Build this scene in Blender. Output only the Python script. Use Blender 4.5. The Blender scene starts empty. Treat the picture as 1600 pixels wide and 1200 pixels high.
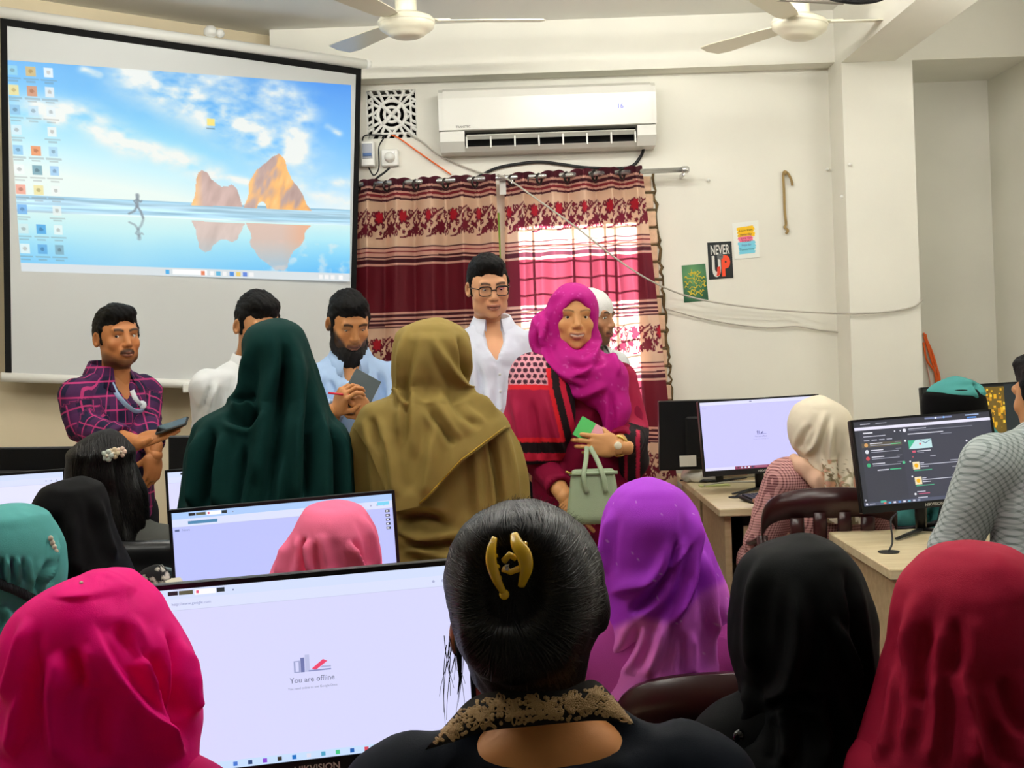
import bpy, math, random
import numpy as np
from mathutils import Vector, Matrix
from mathutils.bvhtree import BVHTree

random.seed(7)
SC = bpy.context.scene
COL = SC.collection

# ------------------------------------------------------------------ camera
F = 2000.0            # focal length in pixels of the 1600 px wide frame
PX, PY = 800.0, 530.0  # principal point (cropped frame)
TH = 0.035            # camera roll
CAMZ = 1.5
cT, sT = math.cos(TH), math.sin(TH)
cam_d = bpy.data.cameras.new('camera')
cam = bpy.data.objects.new('camera', cam_d)
COL.objects.link(cam)
cam_d.sensor_width = 36.0
cam_d.lens = F / 1600.0 * 36.0
cam_d.shift_y = -(600.0 - PY) / 1600.0
cam_d.clip_start = 0.05
cam.matrix_world = Matrix(((cT, sT, 0, 0), (0, 0, -1, 0), (-sT, cT, 0, CAMZ), (0, 0, 0, 1)))
SC.camera = cam

# ------------------------------------------------------------------ world, daylight, exposure
SC.view_settings.view_transform = 'Standard'
SC.view_settings.look = 'None'
SC.view_settings.gamma = 1.0
SC.view_settings.exposure = 0.12
SC.view_settings.use_curve_mapping = False
W = bpy.data.worlds.new('world'); SC.world = W
W.use_nodes = True
W.node_tree.nodes['Background'].inputs[0].default_value = (0.93, 0.97, 1.0, 1)
W.node_tree.nodes['Background'].inputs[1].default_value = 2.2
sun_d = bpy.data.lights.new('daylight', 'SUN')
sun_d.energy = 30.0; sun_d.angle = math.radians(2.5); sun_d.color = (1.0, 0.97, 0.92)
sun = bpy.data.objects.new('daylight', sun_d); COL.objects.link(sun)
sun.rotation_euler = Vector((-0.03, -1.0, -0.16)).to_track_quat('-Z', 'Y').to_euler()

# ------------------------------------------------------------------ helpers
def at(px, py, Y):
    u, v = px - PX, py - PY
    return Vector(((u * cT - v * sT) * Y / F, Y, CAMZ - (u * sT + v * cT) * Y / F))

def proj(P):
    P = np.asarray(P, float)
    uw = P[:, 0] / P[:, 1] * F
    vw = (CAMZ - P[:, 2]) / P[:, 1] * F
    return PX + uw * cT + vw * sT, PY - uw * sT + vw * cT

def lin(c):
    if isinstance(c, str):
        c = tuple(int(c[i:i + 2], 16) for i in (1, 3, 5))
    out = []
    for x in c[:3]:
        x = x / 255.0
        out.append(x / 12.92 if x <= 0.04045 else ((x + 0.055) / 1.055) ** 2.4)
    return tuple(out)

def linA(a):
    a = np.asarray(a, float) / 255.0
    return np.where(a <= 0.04045, a / 12.92, ((a + 0.055) / 1.055) ** 2.4)

MATS = {}
def mat(name, col='#808080', rough=0.6, metal=0.0, spec=0.3, attr=False, bump=0.0, bscale=200.0, var=0.0, vscale=8.0,
        emit=0.0, sheen=0.0, trans=0.0, weave=0.0, wscale=700.0, coat=0.0, tgam=1.0):
    if name in MATS:
        return MATS[name]
    m = bpy.data.materials.new(name); m.use_nodes = True
    nt = m.node_tree; b = nt.nodes['Principled BSDF']
    N, L = nt.nodes.new, nt.links.new
    b.inputs['Roughness'].default_value = rough
    b.inputs['Metallic'].default_value = metal
    b.inputs['Specular IOR Level'].default_value = spec
    if coat: b.inputs['Coat Weight'].default_value = coat
    if sheen:
        b.inputs['Sheen Weight'].default_value = sheen
        b.inputs['Sheen Roughness'].default_value = 0.45
    tc = N('ShaderNodeTexCoord')
    src = None
    if attr:
        a = N('ShaderNodeAttribute'); a.attribute_name = 'Col'; src = a.outputs['Color']
    else:
        rgb = N('ShaderNodeRGB'); rgb.outputs[0].default_value = lin(col) + (1,); src = rgb.outputs[0]
    if var:
        n = N('ShaderNodeTexNoise'); n.inputs['Scale'].default_value = vscale; n.inputs['Detail'].default_value = 5
        L(tc.outputs['Object'], n.inputs['Vector'])
        mr = N('ShaderNodeMapRange'); mr.inputs[1].default_value = 0.3; mr.inputs[2].default_value = 0.7
        mr.inputs[3].default_value = 1 - var; mr.inputs[4].default_value = 1 + var * 0.4
        L(n.outputs['Fac'], mr.inputs[0])
        mx = N('ShaderNodeMix'); mx.data_type = 'RGBA'; mx.blend_type = 'MULTIPLY'; mx.inputs[0].default_value = 1
        L(src, mx.inputs[6]); L(mr.outputs[0], mx.inputs[7]); src = mx.outputs[2]
    L(src, b.inputs['Base Color'])
    if sheen:
        L(src, b.inputs['Sheen Tint'])
    if emit:
        L(src, b.inputs['Emission Color']); b.inputs['Emission Strength'].default_value = emit
    h = None
    if bump:
        n2 = N('ShaderNodeTexNoise'); n2.inputs['Scale'].default_value = bscale; n2.inputs['Detail'].default_value = 4
        L(tc.outputs['Object'], n2.inputs['Vector'])
        bp = N('ShaderNodeBump'); bp.inputs['Strength'].default_value = bump; bp.inputs['Distance'].default_value = 0.01
        L(n2.outputs['Fac'], bp.inputs['Height']); L(bp.outputs[0], b.inputs['Normal'])
    if trans:
        t = N('ShaderNodeBsdfTranslucent'); gm = N('ShaderNodeGamma'); gm.inputs[1].default_value = tgam; L(src, gm.inputs[0]); L(gm.outputs[0], t.inputs[0])
        ms = N('ShaderNodeMixShader'); ms.inputs[0].default_value = trans
        L(b.outputs[0], ms.inputs[1]); L(t.outputs[0], ms.inputs[2])
        L(ms.outputs[0], nt.nodes['Material Output'].inputs[0])
    MATS[name] = m
    return m

def emat(name, strength=1.0, attr=True, col='#ffffff', base=0.03):
    """a lit display surface: colour from the mesh, given off as light"""
    if name in MATS: return MATS[name]
    m = bpy.data.materials.new(name); m.use_nodes = True
    nt = m.node_tree; b = nt.nodes['Principled BSDF']
    b.inputs['Base Color'].default_value = (base, base, base, 1); b.inputs['Roughness'].default_value = 0.45
    b.inputs['Specular IOR Level'].default_value = 0.2
    b.inputs['Emission Strength'].default_value = strength
    if attr:
        a = nt.nodes.new('ShaderNodeAttribute'); a.attribute_name = 'Col'
        nt.links.new(a.outputs['Color'], b.inputs['Emission Color'])
    else:
        b.inputs['Emission Color'].default_value = lin(col) + (1,)
    MATS[name] = m
    return m

def origin_of(o):
    p = Vector((0, 0, 0))
    while o is not None:
        p += o.location; o = o.parent
    return p

def link_mesh(name, V, Fs, material, parent=None, smooth=True, cols=None, loc=None):
    """V in world coordinates; cols per-vertex linear rgb"""
    V = np.asarray(V, np.float32).reshape(-1, 3)
    o0 = origin_of(parent) if parent is not None else (Vector(loc) if loc is not None else Vector((0, 0, 0)))
    me = bpy.data.meshes.new(name)
    if isinstance(Fs, np.ndarray):
        k = Fs.shape[1]; n = Fs.shape[0]
        me.vertices.add(len(V)); me.vertices.foreach_set('co', (V - np.array(o0, np.float32)).ravel())
        me.loops.add(n * k); me.loops.foreach_set('vertex_index', Fs.astype(np.int32).ravel())
        me.polygons.add(n); me.polygons.foreach_set('loop_start', np.arange(0, n * k, k, dtype=np.int32))
        me.polygons.foreach_set('loop_total', np.full(n, k, np.int32))
        me.update(calc_edges=True); me.validate()
    else:
        me.from_pydata((V - np.array(o0, np.float32)).tolist(), [], Fs)
    if smooth and len(me.polygons):
        me.polygons.foreach_set('use_smooth', np.ones(len(me.polygons), bool))
    if cols is not None:
        ca = me.color_attributes.new('Col', 'FLOAT_COLOR', 'POINT')
        c4 = np.ones((len(V), 4), np.float32); c4[:, :3] = np.asarray(cols)[:, :3]
        ca.data.foreach_set('color', c4.ravel())
    me.update()
    if material is not None: me.materials.append(material)
    o = bpy.data.objects.new(name, me); COL.objects.link(o)
    if parent is not None: o.parent = parent
    else: o.location = o0
    return o

def tag(o, label, cat, group=None):
    o['label'] = label; o['category'] = cat
    if group: o['group'] = group
    return o

def thing(name, label, cat, loc=(0, 0, 0), group=None):
    o = bpy.data.objects.new(name, None); COL.objects.link(o)
    o.location = Vector(loc); o.empty_display_size = 0.05
    return tag(o, label, cat, group)

def structure(o):
    o['kind'] = 'structure'; return o

class MB:
    """collects simple shapes into one mesh; every shape may carry a colour"""
    def __init__(s): s.v = []; s.f = []; s.c = []; s.M = None; s.cur = (0.5, 0.5, 0.5)
    def xf(s, M): s.M = M; return s
    def color(s, c): s.cur = lin(c) if isinstance(c, (str, tuple)) else c; return s
    def add(s, vs, fs):
        b = len(s.v)
        for p in vs:
            p = Vector(p)
            if s.M is not None: p = s.M @ p
            s.v.append(p); s.c.append(s.cur)
        for f in fs: s.f.append([i + b for i in f])
        return s
    def box(s, lo, hi, bev=0.0):
        x0, y0, z0 = lo; x1, y1, z1 = hi
        if bev <= 0:
            vs = [(x, y, z) for x in (x0, x1) for y in (y0, y1) for z in (z0, z1)]
            return s.add(vs, [(0, 1, 3, 2), (4, 6, 7, 5), (0, 4, 5, 1), (2, 3, 7, 6), (0, 2, 6, 4), (1, 5, 7, 3)])
        b = min(bev, (x1 - x0) / 2.01, (y1 - y0) / 2.01, (z1 - z0) / 2.01)
        vs = []; idx = {}
        for ix, x in enumerate((x0, x1)):
            for iy, y in enumerate((y0, y1)):
                for iz, z in enumerate((z0, z1)):
                    sx, sy, sz = (1, -1)[ix], (1, -1)[iy], (1, -1)[iz]
                    for a in range(3):
                        q = [x + sx * b, y + sy * b, z + sz * b]; q[a] = (x, y, z)[a]
                        idx[ix, iy, iz, a] = len(vs); vs.append(q)
        I = idx; fs = []
        fs += [[I[0, 0, 0, 0], I[0, 0, 1, 0], I[0, 1, 1, 0], I[0, 1, 0, 0]], [I[1, 0, 0, 0], I[1, 1, 0, 0], I[1, 1, 1, 0], I[1, 0, 1, 0]],
               [I[0, 0, 0, 1], I[1, 0, 0, 1], I[1, 0, 1, 1], I[0, 0, 1, 1]], [I[0, 1, 0, 1], I[0, 1, 1, 1], I[1, 1, 1, 1], I[1, 1, 0, 1]],
               [I[0, 0, 0, 2], I[0, 1, 0, 2], I[1, 1, 0, 2], I[1, 0, 0, 2]], [I[0, 0, 1, 2], I[1, 0, 1, 2], I[1, 1, 1, 2], I[0, 1, 1, 2]]]
        for i in (0, 1):
            for j in (0, 1):
                e = [I[i, j, 0, 0], I[i, j, 0, 1], I[i, j, 1, 1], I[i, j, 1, 0]]; fs.append(e if i == j else e[::-1])
                e = [I[i, 0, j, 0], I[i, 1, j, 0], I[i, 1, j, 2], I[i, 0, j, 2]]; fs.append(e if i == j else e[::-1])
                e = [I[0, i, j, 1], I[0, i, j, 2], I[1, i, j, 2], I[1, i, j, 1]]; fs.append(e if i == j else e[::-1])
                for k in (0, 1):
                    e = [I[i, j, k, 0], I[i, j, k, 1], I[i, j, k, 2]]; fs.append(e if (i + j + k) % 2 else e[::-1])
        return s.add(vs, fs)
    def prism(s, poly, d, axis='y', o=0.0):
        """poly: 2-D outline; extruded from o to o+d along the axis"""
        n = len(poly)
        def P(p, t):
            return (p[0], t, p[1]) if axis == 'y' else ((p[0], p[1], t) if axis == 'z' else (t, p[0], p[1]))
        vs = [P(p, o) for p in poly] + [P(p, o + d) for p in poly]
        fs = [list(range(n)), list(range(2 * n - 1, n - 1, -1))]
        fs += [[i, i + n, (i + 1) % n + n, (i + 1) % n] for i in range(n)]
        return s.add(vs, fs)
    def tube(s, pts, r, seg=8, flat=1.0, up=None, caps=True):
        pts = [Vector(p) for p in pts]; n = len(pts)
        rs = list(r) if hasattr(r, '__len__') else [r] * n
        vs = []; prev = None
        for i, p in enumerate(pts):
            t = (pts[min(i + 1, n - 1)] - pts[max(i - 1, 0)]).normalized()
            if prev is None:
                a = Vector(up) if up is not None else (Vector((0, 0, 1)) if abs(t.z) < 0.9 else Vector((1, 0, 0)))
            else: a = prev
            a = (a - t * a.dot(t))
            if a.length < 1e-6: a = t.orthogonal()
            a.normalize(); prev = a; b = t.cross(a)
            for k in range(seg):
                q = 2 * math.pi * k / seg
                vs.append(p + a * (math.cos(q) * rs[i] * flat) + b * (math.sin(q) * rs[i]))
        fs = [[i * seg + k, i * seg + (k + 1) % seg, (i + 1) * seg + (k + 1) % seg, (i + 1) * seg + k] for i in range(n - 1) for k in range(seg)]
        if caps:
            fs.append(list(range(seg))[::-1]); fs.append([(n - 1) * seg + k for k in range(seg)])
        return s.add(vs, fs)
    def lathe(s, prof, seg=24, c=(0, 0, 0), M=None):
        vs = []
        for r, z in prof:
            for k in range(seg):
                q = 2 * math.pi * k / seg
                p = Vector((r * math.cos(q), r * math.sin(q), z))
                if M is not None: p = M @ p
                vs.append(p + Vector(c))
        n = len(prof)
        fs = [[i * seg + k, i * seg + (k + 1) % seg, (i + 1) * seg + (k + 1) % seg, (i + 1) * seg + k] for i in range(n - 1) for k in range(seg)]
        if prof[0][0] > 1e-6: fs.append(list(range(seg))[::-1])
        if prof[-1][0] > 1e-6: fs.append([(n - 1) * seg + k for k in range(seg)])
        return s.add(vs, fs)
    def sphere(s, c, r, seg=12, rings=8, R=None):
        r = r if hasattr(r, '__len__') else (r, r, r)
        vs = []; c = Vector(c)
        for i in range(rings + 1):
            a = math.pi * i / rings
            for k in range(seg):
                q = 2 * math.pi * k / seg
                p = Vector((r[0] * math.sin(a) * math.cos(q), r[1] * math.sin(a) * math.sin(q), -r[2] * math.cos(a)))
                if R is not None: p = R @ p
                vs.append(c + p)
        fs = [[i * seg + k, i * seg + (k + 1) % seg, (i + 1) * seg + (k + 1) % seg, (i + 1) * seg + k] for i in range(rings) for k in range(seg)]
        return s.add(vs, fs)
    def build(s, name, material, parent=None, smooth=False, cols=False, loc=None):
        return link_mesh(name, [tuple(p) for p in s.v], s.f, material, parent, smooth, np.array(s.c) if cols else None, loc)

_txt = {}
def text_geo(body, size=1.0, align='CENTER', bold=0.0):
    key = (body, align, bold)
    if key not in _txt:
        cu = bpy.data.curves.new('t', 'FONT'); cu.body = body; cu.align_x = align; cu.resolution_u = 3; cu.offset = bold
        o = bpy.data.objects.new('t', cu); COL.objects.link(o)
        me = bpy.data.meshes.new_from_object(o.evaluated_get(bpy.context.evaluated_depsgraph_get()))
        _txt[key] = ([tuple(v.co) for v in me.vertices], [list(p.vertices) for p in me.polygons])
        bpy.data.objects.remove(o); bpy.data.curves.remove(cu); bpy.data.meshes.remove(me)
    v, f = _txt[key]
    return [(x * size, y * size) for x, y, z in v], f

# value noise, vectorised
_perm = np.random.RandomState(3).rand(64, 64, 64).astype(np.float32)
def vnoise(P, scale=1.0, seed=0):
    Q = np.asarray(P, np.float32) * scale + seed * 7.31 + 1000.0
    i = np.floor(Q).astype(int); f = Q - i; f = f * f * (3 - 2 * f); i &= 63; j = (i + 1) & 63
    def g(a, b, c): return _perm[a, b, c]
    x0, y0, z0 = i.T; x1, y1, z1 = j.T; fx, fy, fz = f.T
    a = g(x0, y0, z0) * (1 - fx) + g(x1, y0, z0) * fx; b = g(x0, y1, z0) * (1 - fx) + g(x1, y1, z0) * fx
    c = g(x0, y0, z1) * (1 - fx) + g(x1, y0, z1) * fx; d = g(x0, y1, z1) * (1 - fx) + g(x1, y1, z1) * fx
    return (a * (1 - fy) + b * fy) * (1 - fz) + (c * (1 - fy) + d * fy) * fz
def fbm(P, scale=1.0, seed=0, oct=4):
    s = 0; a = 0.5; t = 0
    for k in range(oct):
        s = s + a * vnoise(P, scale * 2 ** k, seed + k); t += a; a *= 0.5
    return s / t

def inpoly(x, y, poly):
    r = np.zeros(np.shape(x), bool); n = len(poly)
    for i in range(n):
        x0, y0 = poly[i]; x1, y1 = poly[(i + 1) % n]
        if y0 == y1: continue
        c = ((y0 > y) != (y1 > y)) & (x < (x1 - x0) * (y - y0) / (y1 - y0) + x0)
        r ^= c
    return r

def seg_dist(x, y, pts):
    """distance to a polyline, and the parameter 0..1 along it"""
    best = np.full(np.shape(x), 1e9); tt = np.zeros(np.shape(x)); sg = np.zeros(np.shape(x))
    P = np.array(pts, float); L = np.r_[0, np.cumsum(np.hypot(*np.diff(P, axis=0).T))]
    for i in range(len(P) - 1):
        d = P[i + 1] - P[i]; l2 = d @ d + 1e-9
        t = np.clip(((x - P[i, 0]) * d[0] + (y - P[i, 1]) * d[1]) / l2, 0, 1)
        dx = x - P[i, 0] - t * d[0]; dy = y - P[i, 1] - t * d[1]
        dd = np.hypot(dx, dy); m = dd < best
        best = np.where(m, dd, best); tt = np.where(m, (L[i] + t * math.sqrt(l2)) / L[-1], tt)
        sg = np.where(m, np.sign(d[0] * dy - d[1] * dx), sg)
    return best, tt, sg

def spline(pts, n=8):
    """Catmull-Rom through the points"""
    P = [np.array(p, float) for p in pts]; P = [2 * P[0] - P[1]] + P + [2 * P[-1] - P[-2]]; out = []
    for i in range(1, len(P) - 2):
        for k in range(n):
            t = k / n
            out.append(0.5 * (2 * P[i] + (P[i + 1] - P[i - 1]) * t + (2 * P[i - 1] - 5 * P[i] + 4 * P[i + 1] - P[i + 2]) * t * t
                              + (3 * P[i] - P[i - 1] - 3 * P[i + 1] + P[i + 2]) * t ** 3))
    out.append(P[-2]); return out

def vnormals(V, Fq):
    V = np.asarray(V, float); n = np.zeros_like(V)
    a, b, c, d = (V[Fq[:, i]] for i in range(4))
    fn = np.cross(c - a, d - b)
    for i in range(4):
        for k in range(3):
            n[:, k] += np.bincount(Fq[:, i], fn[:, k], len(V))
    return n / (np.linalg.norm(n, axis=1, keepdims=True) + 1e-12)

def lap_smooth(V, Fq, it=2, w=0.5):
    V = np.asarray(V, float)
    E = np.concatenate([Fq[:, [0, 1]], Fq[:, [1, 2]], Fq[:, [2, 3]], Fq[:, [3, 0]]])
    E = np.concatenate([E, E[:, ::-1]])
    cnt = np.bincount(E[:, 0], minlength=len(V)).astype(float)[:, None] + 1e-9
    for _ in range(it):
        S = np.stack([np.bincount(E[:, 0], V[E[:, 1], k], len(V)) for k in range(3)], 1) / cnt
        V = V * (1 - w) + S * w
    return V

# ------------------------------------------------------------------ signed-distance modelling (smooth blends, one continuous skin)
def rotm(yaw=0, pitch=0, roll=0):
    """local frame: x = image right when facing the camera, -y = facing direction, z = up"""
    return np.array(Matrix.Rotation(yaw, 3, 'Z') @ Matrix.Rotation(pitch, 3, 'X') @ Matrix.Rotation(roll, 3, 'Y'))

class SDF:
    def __init__(s, lo, hi, vox):
        s.ax = [np.arange(lo[i] - 2 * vox, hi[i] + 3 * vox, vox, dtype=np.float32) for i in range(3)]
        s.V = np.full([len(a) for a in s.ax], 0.3, np.float32); s.vox = vox
    def _win(s, lo, hi):
        sl = []
        for i in range(3):
            a, b = np.searchsorted(s.ax[i], [lo[i], hi[i]]); sl.append(slice(int(max(a, 0)), int(max(b, a, 0))))
        return tuple(sl), s.ax[0][sl[0]][:, None, None], s.ax[1][sl[1]][None, :, None], s.ax[2][sl[2]][None, None, :]
    def _mix(s, sl, d, k, sub):
        a = s.V[sl]
        if a.size == 0: return
        if sub:
            d = -d; h = np.clip(0.5 - 0.5 * (a - d) / k, 0, 1)
            s.V[sl] = a * (1 - h) + d * h + k * h * (1 - h)
        else:
            h = np.clip(0.5 + 0.5 * (a - d) / k, 0, 1)
            s.V[sl] = a * (1 - h) + d * h - k * h * (1 - h)
    def ell(s, c, r, k=0.02, sub=False, R=None):
        r = r if hasattr(r, '__len__') else (r, r, r)
        m = max(r) + 1.5 * k + 3 * s.vox if R is not None else None
        e = [m] * 3 if m else [q + 1.5 * k + 3 * s.vox for q in r]
        sl, x, y, z = s._win([c[i] - e[i] for i in range(3)], [c[i] + e[i] for i in range(3)])
        x = x - c[0]; y = y - c[1]; z = z - c[2]
        if R is not None:
            R = np.asarray(R)
            x, y, z = (R[0, i] * x + R[1, i] * y + R[2, i] * z for i in range(3))
        k0 = np.sqrt((x / r[0]) ** 2 + (y / r[1]) ** 2 + (z / r[2]) ** 2) + 1e-6
        k1 = np.sqrt((x / r[0] ** 2) ** 2 + (y / r[1] ** 2) ** 2 + (z / r[2] ** 2) ** 2) + 1e-6
        s._mix(sl, k0 * (k0 - 1) / k1, k, sub); return s
    def cone(s, a, b, ra, rb=None, k=0.02, sub=False):
        rb = ra if rb is None else rb
        a = np.array(a, float); b = np.array(b, float); m = max(ra, rb) + 1.5 * k + 3 * s.vox
        sl, x, y, z = s._win(np.minimum(a, b) - m, np.maximum(a, b) + m)
        d = b - a; l2 = d @ d + 1e-12
        t = np.clip(((x - a[0]) * d[0] + (y - a[1]) * d[1] + (z - a[2]) * d[2]) / l2, 0, 1)
        q = np.sqrt((x - a[0] - t * d[0]) ** 2 + (y - a[1] - t * d[1]) ** 2 + (z - a[2] - t * d[2]) ** 2) - (ra + t * (rb - ra))
        s._mix(sl, q, k, sub); return s
    def chain(s, pts, rs, k=0.02, sub=False):
        for i in range(len(pts) - 1): s.cone(pts[i], pts[i + 1], rs[i], rs[i + 1], k, sub)
        return s
    def plane(s, n, d):
        """keep only the half space n.p < d"""
        n = np.array(n, float)
        s.V = np.maximum(s.V, (n[0] * s.ax[0][:, None, None] + n[1] * s.ax[1][None, :, None] + n[2] * s.ax[2][None, None, :] - d).astype(np.float32)); return s
    def mesh(s, smooth=1):
        V = s.V; xs = s.ax; S = V < 0
        c = np.zeros([n - 1 for n in V.shape], np.int8); nx, ny, nz = c.shape
        for i in (0, 1):
            for j in (0, 1):
                for k in (0, 1): c += S[i:nx + i, j:ny + j, k:nz + k]
        act = (c > 0) & (c < 8); ids = np.argwhere(act); n = len(ids)
        idx = np.full(c.shape, -1, np.int64); idx[act] = np.arange(n)
        acc = np.zeros((n, 3)); cnt = np.zeros(n)
        for ax in range(3):
            o1, o2 = [(1, 2), (0, 2), (0, 1)][ax]
            for p in (0, 1):
                for q in (0, 1):
                    o = np.zeros(3, int); o[o1] = p; o[o2] = q
                    A = ids + o; B = A.copy(); B[:, ax] += 1
                    va = V[A[:, 0], A[:, 1], A[:, 2]]; vb = V[B[:, 0], B[:, 1], B[:, 2]]
                    m = (va < 0) != (vb < 0); t = np.where(m, va / np.where(m, va - vb, 1), 0)
                    P = np.stack([xs[i][A[:, i]] for i in range(3)], 1).astype(float)
                    P[:, ax] += t * (xs[ax][B[:, ax]] - xs[ax][A[:, ax]])
                    acc[m] += P[m]; cnt[m] += 1
        verts = acc / np.maximum(cnt, 1)[:, None]; quads = []
        for ax in range(3):
            a, b = (ax + 1) % 3, (ax + 2) % 3
            s0 = [slice(None)] * 3; s1 = [slice(None)] * 3; s0[ax] = slice(0, -1); s1[ax] = slice(1, None)
            e = S[tuple(s0)] != S[tuple(s1)]
            E = np.argwhere(e); E = E[(E[:, a] >= 1) & (E[:, b] >= 1) & (E[:, a] < c.shape[a]) & (E[:, b] < c.shape[b])]
            if not len(E): continue
            def cell(da, db):
                Q = E.copy(); Q[:, a] -= da; Q[:, b] -= db
                return idx[Q[:, 0], Q[:, 1], Q[:, 2]]
            q = np.stack([cell(1, 1), cell(0, 1), cell(0, 0), cell(1, 0)], 1)
            ins = S[E[:, 0], E[:, 1], E[:, 2]]
            q[~ins] = q[~ins][:, ::-1]; quads.append(q)
        Q = np.concatenate(quads); Q = Q[(Q >= 0).all(1)]
        if smooth: verts = lap_smooth(verts, Q, smooth, 0.5)
        return verts, Q

def join(*ms):
    """several (V, Fq) -> one"""
    Vs, Fs, b = [], [], 0
    for V, Q in ms:
        Vs.append(np.asarray(V, float)); Fs.append(np.asarray(Q) + b); b += len(V)
    return np.concatenate(Vs), np.concatenate(Fs)

def apply_folds(V, Fq, folds, depth=None):
    """cloth folds: each fold is a crease line seen in the picture, raised or sunk on the surface that faces the room"""
    N = vnormals(V, Fq); px, py = proj(V); out = np.zeros(len(V))
    face = np.clip(-N[:, 1] * 2.5 + 0.3, 0, 1)
    for f in folds:
        pts, a, w = f[0], f[1], f[2]; kind = f[3] if len(f) > 3 else 'r'
        d, t, sg = seg_dist(px, py, spline(pts, 4) if len(pts) > 2 else pts)
        fade = np.clip(np.minimum(t / 0.32, (1.02 - t) / 0.2), 0, 1); fade = fade * fade * (3 - 2 * fade)
        if kind == 's':      # one side stands over the other
            g = np.where(sg > 0, np.exp(-(d / (w * 1.3)) ** 2), np.exp(-(d / (w * 0.3)) ** 2) - .35 * np.exp(-((d - 1.3 * w) / w) ** 2))
        else: g = np.exp(-(d / (w * .8)) ** 2) - .4 * np.exp(-((d - 1.7 * w) / (w * .9)) ** 2)
        out += 1.6 * a * g * fade
    return V + N * (out * face)[:, None]

def pchip(x, y, xq):
    x = np.asarray(x, float); y = np.asarray(y, float); h = np.diff(x); dl = np.diff(y) / h
    m = np.zeros(len(x)); m[0] = dl[0]; m[-1] = dl[-1]
    for i in range(1, len(x) - 1):
        if dl[i - 1] * dl[i] > 0: m[i] = 2 / (1 / dl[i - 1] + 1 / dl[i])
    i = np.clip(np.searchsorted(x, xq) - 1, 0, len(h) - 1); t = (xq - x[i]) / h[i]
    return (y[i] * (1 + 2 * t) * (1 - t) ** 2 + h[i] * m[i] * t * (1 - t) ** 2 + y[i + 1] * t * t * (3 - 2 * t) + h[i] * m[i + 1] * t * t * (t - 1))

def drape(Y, top, rows, folds=(), nth=150, nt=120, ripple=(0, 9, 0.0), noise=0.0035, nscale=14, seed=1, dome=0.42, sq=1.0, hem=None):
    """cloth over a head: rings from the crown down.  rows = (py, left px, right px, depth to the room, depth away)"""
    R = []
    for py, l, r, dF, dB in rows:
        A, B = at(l, py, Y), at(r, py, Y)
        R.append(((A.z + B.z) / 2, (A.x + B.x) / 2, (B.x - A.x) / 2, dF, dB, (B.z - A.z) / 2))
    R = np.array(R); tz = at(top[0], top[1], Y)
    # one smooth profile from the crown through every row, sampled by its length
    w = np.r_[-R[0, 2], 0, R[:, 2]]; zz = np.r_[R[0, 0], tz.z, R[:, 0]]
    C_ = np.array([tuple(p) for p in spline(list(zip(w, zz)), 16)])[16:]
    S_ = np.r_[0, np.cumsum(np.hypot(*np.diff(C_, axis=0).T))]; kn = S_[::16]
    vis = R[:, 0] > -9; sq_ = np.linspace(0, 1, nt); su = S_[-1] * (sq_ ** 1.0)
    rx = np.abs(np.interp(su, S_, C_[:, 0])); z = np.interp(su, S_, C_[:, 1])
    def along(v0, vals): return pchip(kn, np.r_[v0, vals], su)
    cx = along(tz.x, R[:, 1]); rF = along(R[0, 3] / R[0, 2], R[:, 3] / R[:, 2]); rB = along(R[0, 4] / R[0, 2], R[:, 4] / R[:, 2]); tl = along(0, R[:, 5])
    dF = rx * rF; dB = rx * rB; n1 = max(4, int(np.searchsorted(su, kn[1])))
    th = np.linspace(0, 2 * math.pi, nth, endpoint=False)
    c, s = np.cos(th), np.sin(th)
    down = np.clip((R[0, 0] - z) / max(R[0, 0] - R[-1, 0], 1e-6), 0, 1)
    rip = 1 + ripple[0] * (down ** 0.7)[:, None] * np.sin(ripple[1] * th[None, :] + ripple[2] + 3 * down[:, None] + 1.7 * np.sin(2 * th)[None, :])
    X = cx[:, None] + rx[:, None] * c[None, :] * (1 + (rip - 1) * 0.5)
    Yv = Y + np.where(s < 0, dF[:, None], dB[:, None]) * s[None, :] * rip
    Z = z[:, None] + tl[:, None] * c[None, :]
    V = np.stack([X, Yv, Z], -1)
    if hem is not None:      # the cloth ends at a slanting edge
        hx = [p[0] for p in hem]; hy = [p[1] for p in hem]; G = V.reshape(-1, 3); gx, gy = proj(G)
        dd = (gy - np.interp(gx, hx, hy)).reshape(nt, nth); dd[:max(4, n1 // 2)] = -1e3
        for q in range(nth):
            w = np.where(dd[:, q] > 0)[0]; e = nt - 1.0
            if len(w): e = w[0] - dd[w[0], q] / (dd[w[0], q] - dd[w[0] - 1, q])
            f_ = np.linspace(0, e, nt); i0 = np.minimum(f_.astype(int), nt - 2); fr = (f_ - i0)[:, None]
            V[:, q] = V[i0, q] * (1 - fr) + V[i0 + 1, q] * fr
    V = V.reshape(-1, 3)
    V = np.concatenate([V, [[tz.x, Y, tz.z]]]); ap = len(V) - 1
    i = np.arange(nt - 1)[:, None] * nth; j = np.arange(nth)[None, :]; j1 = (j + 1) % nth
    Q = np.stack([i + j, i + nth + j, i + nth + j1, i + j1], -1).reshape(-1, 4)
    cap = np.array([[ap, k2, (k2 + 1) % nth, (k2 + 1) % nth] for k2 in range(0)]).reshape(-1, 4).astype(int)
    V[:nth] = V[:nth] * 0.15 + V[ap] * 0.85
    Nn = vnormals(V, Q)
    V = V + Nn * ((fbm(V, nscale, seed, 3) - 0.5) * 2 * noise)[:, None]
    if len(folds): V = apply_folds(V, Q, folds)
    return V, Q

def bvh(V, Q):
    return BVHTree.FromPolygons([tuple(map(float, p)) for p in V], [tuple(map(int, q)) for q in Q])

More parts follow.
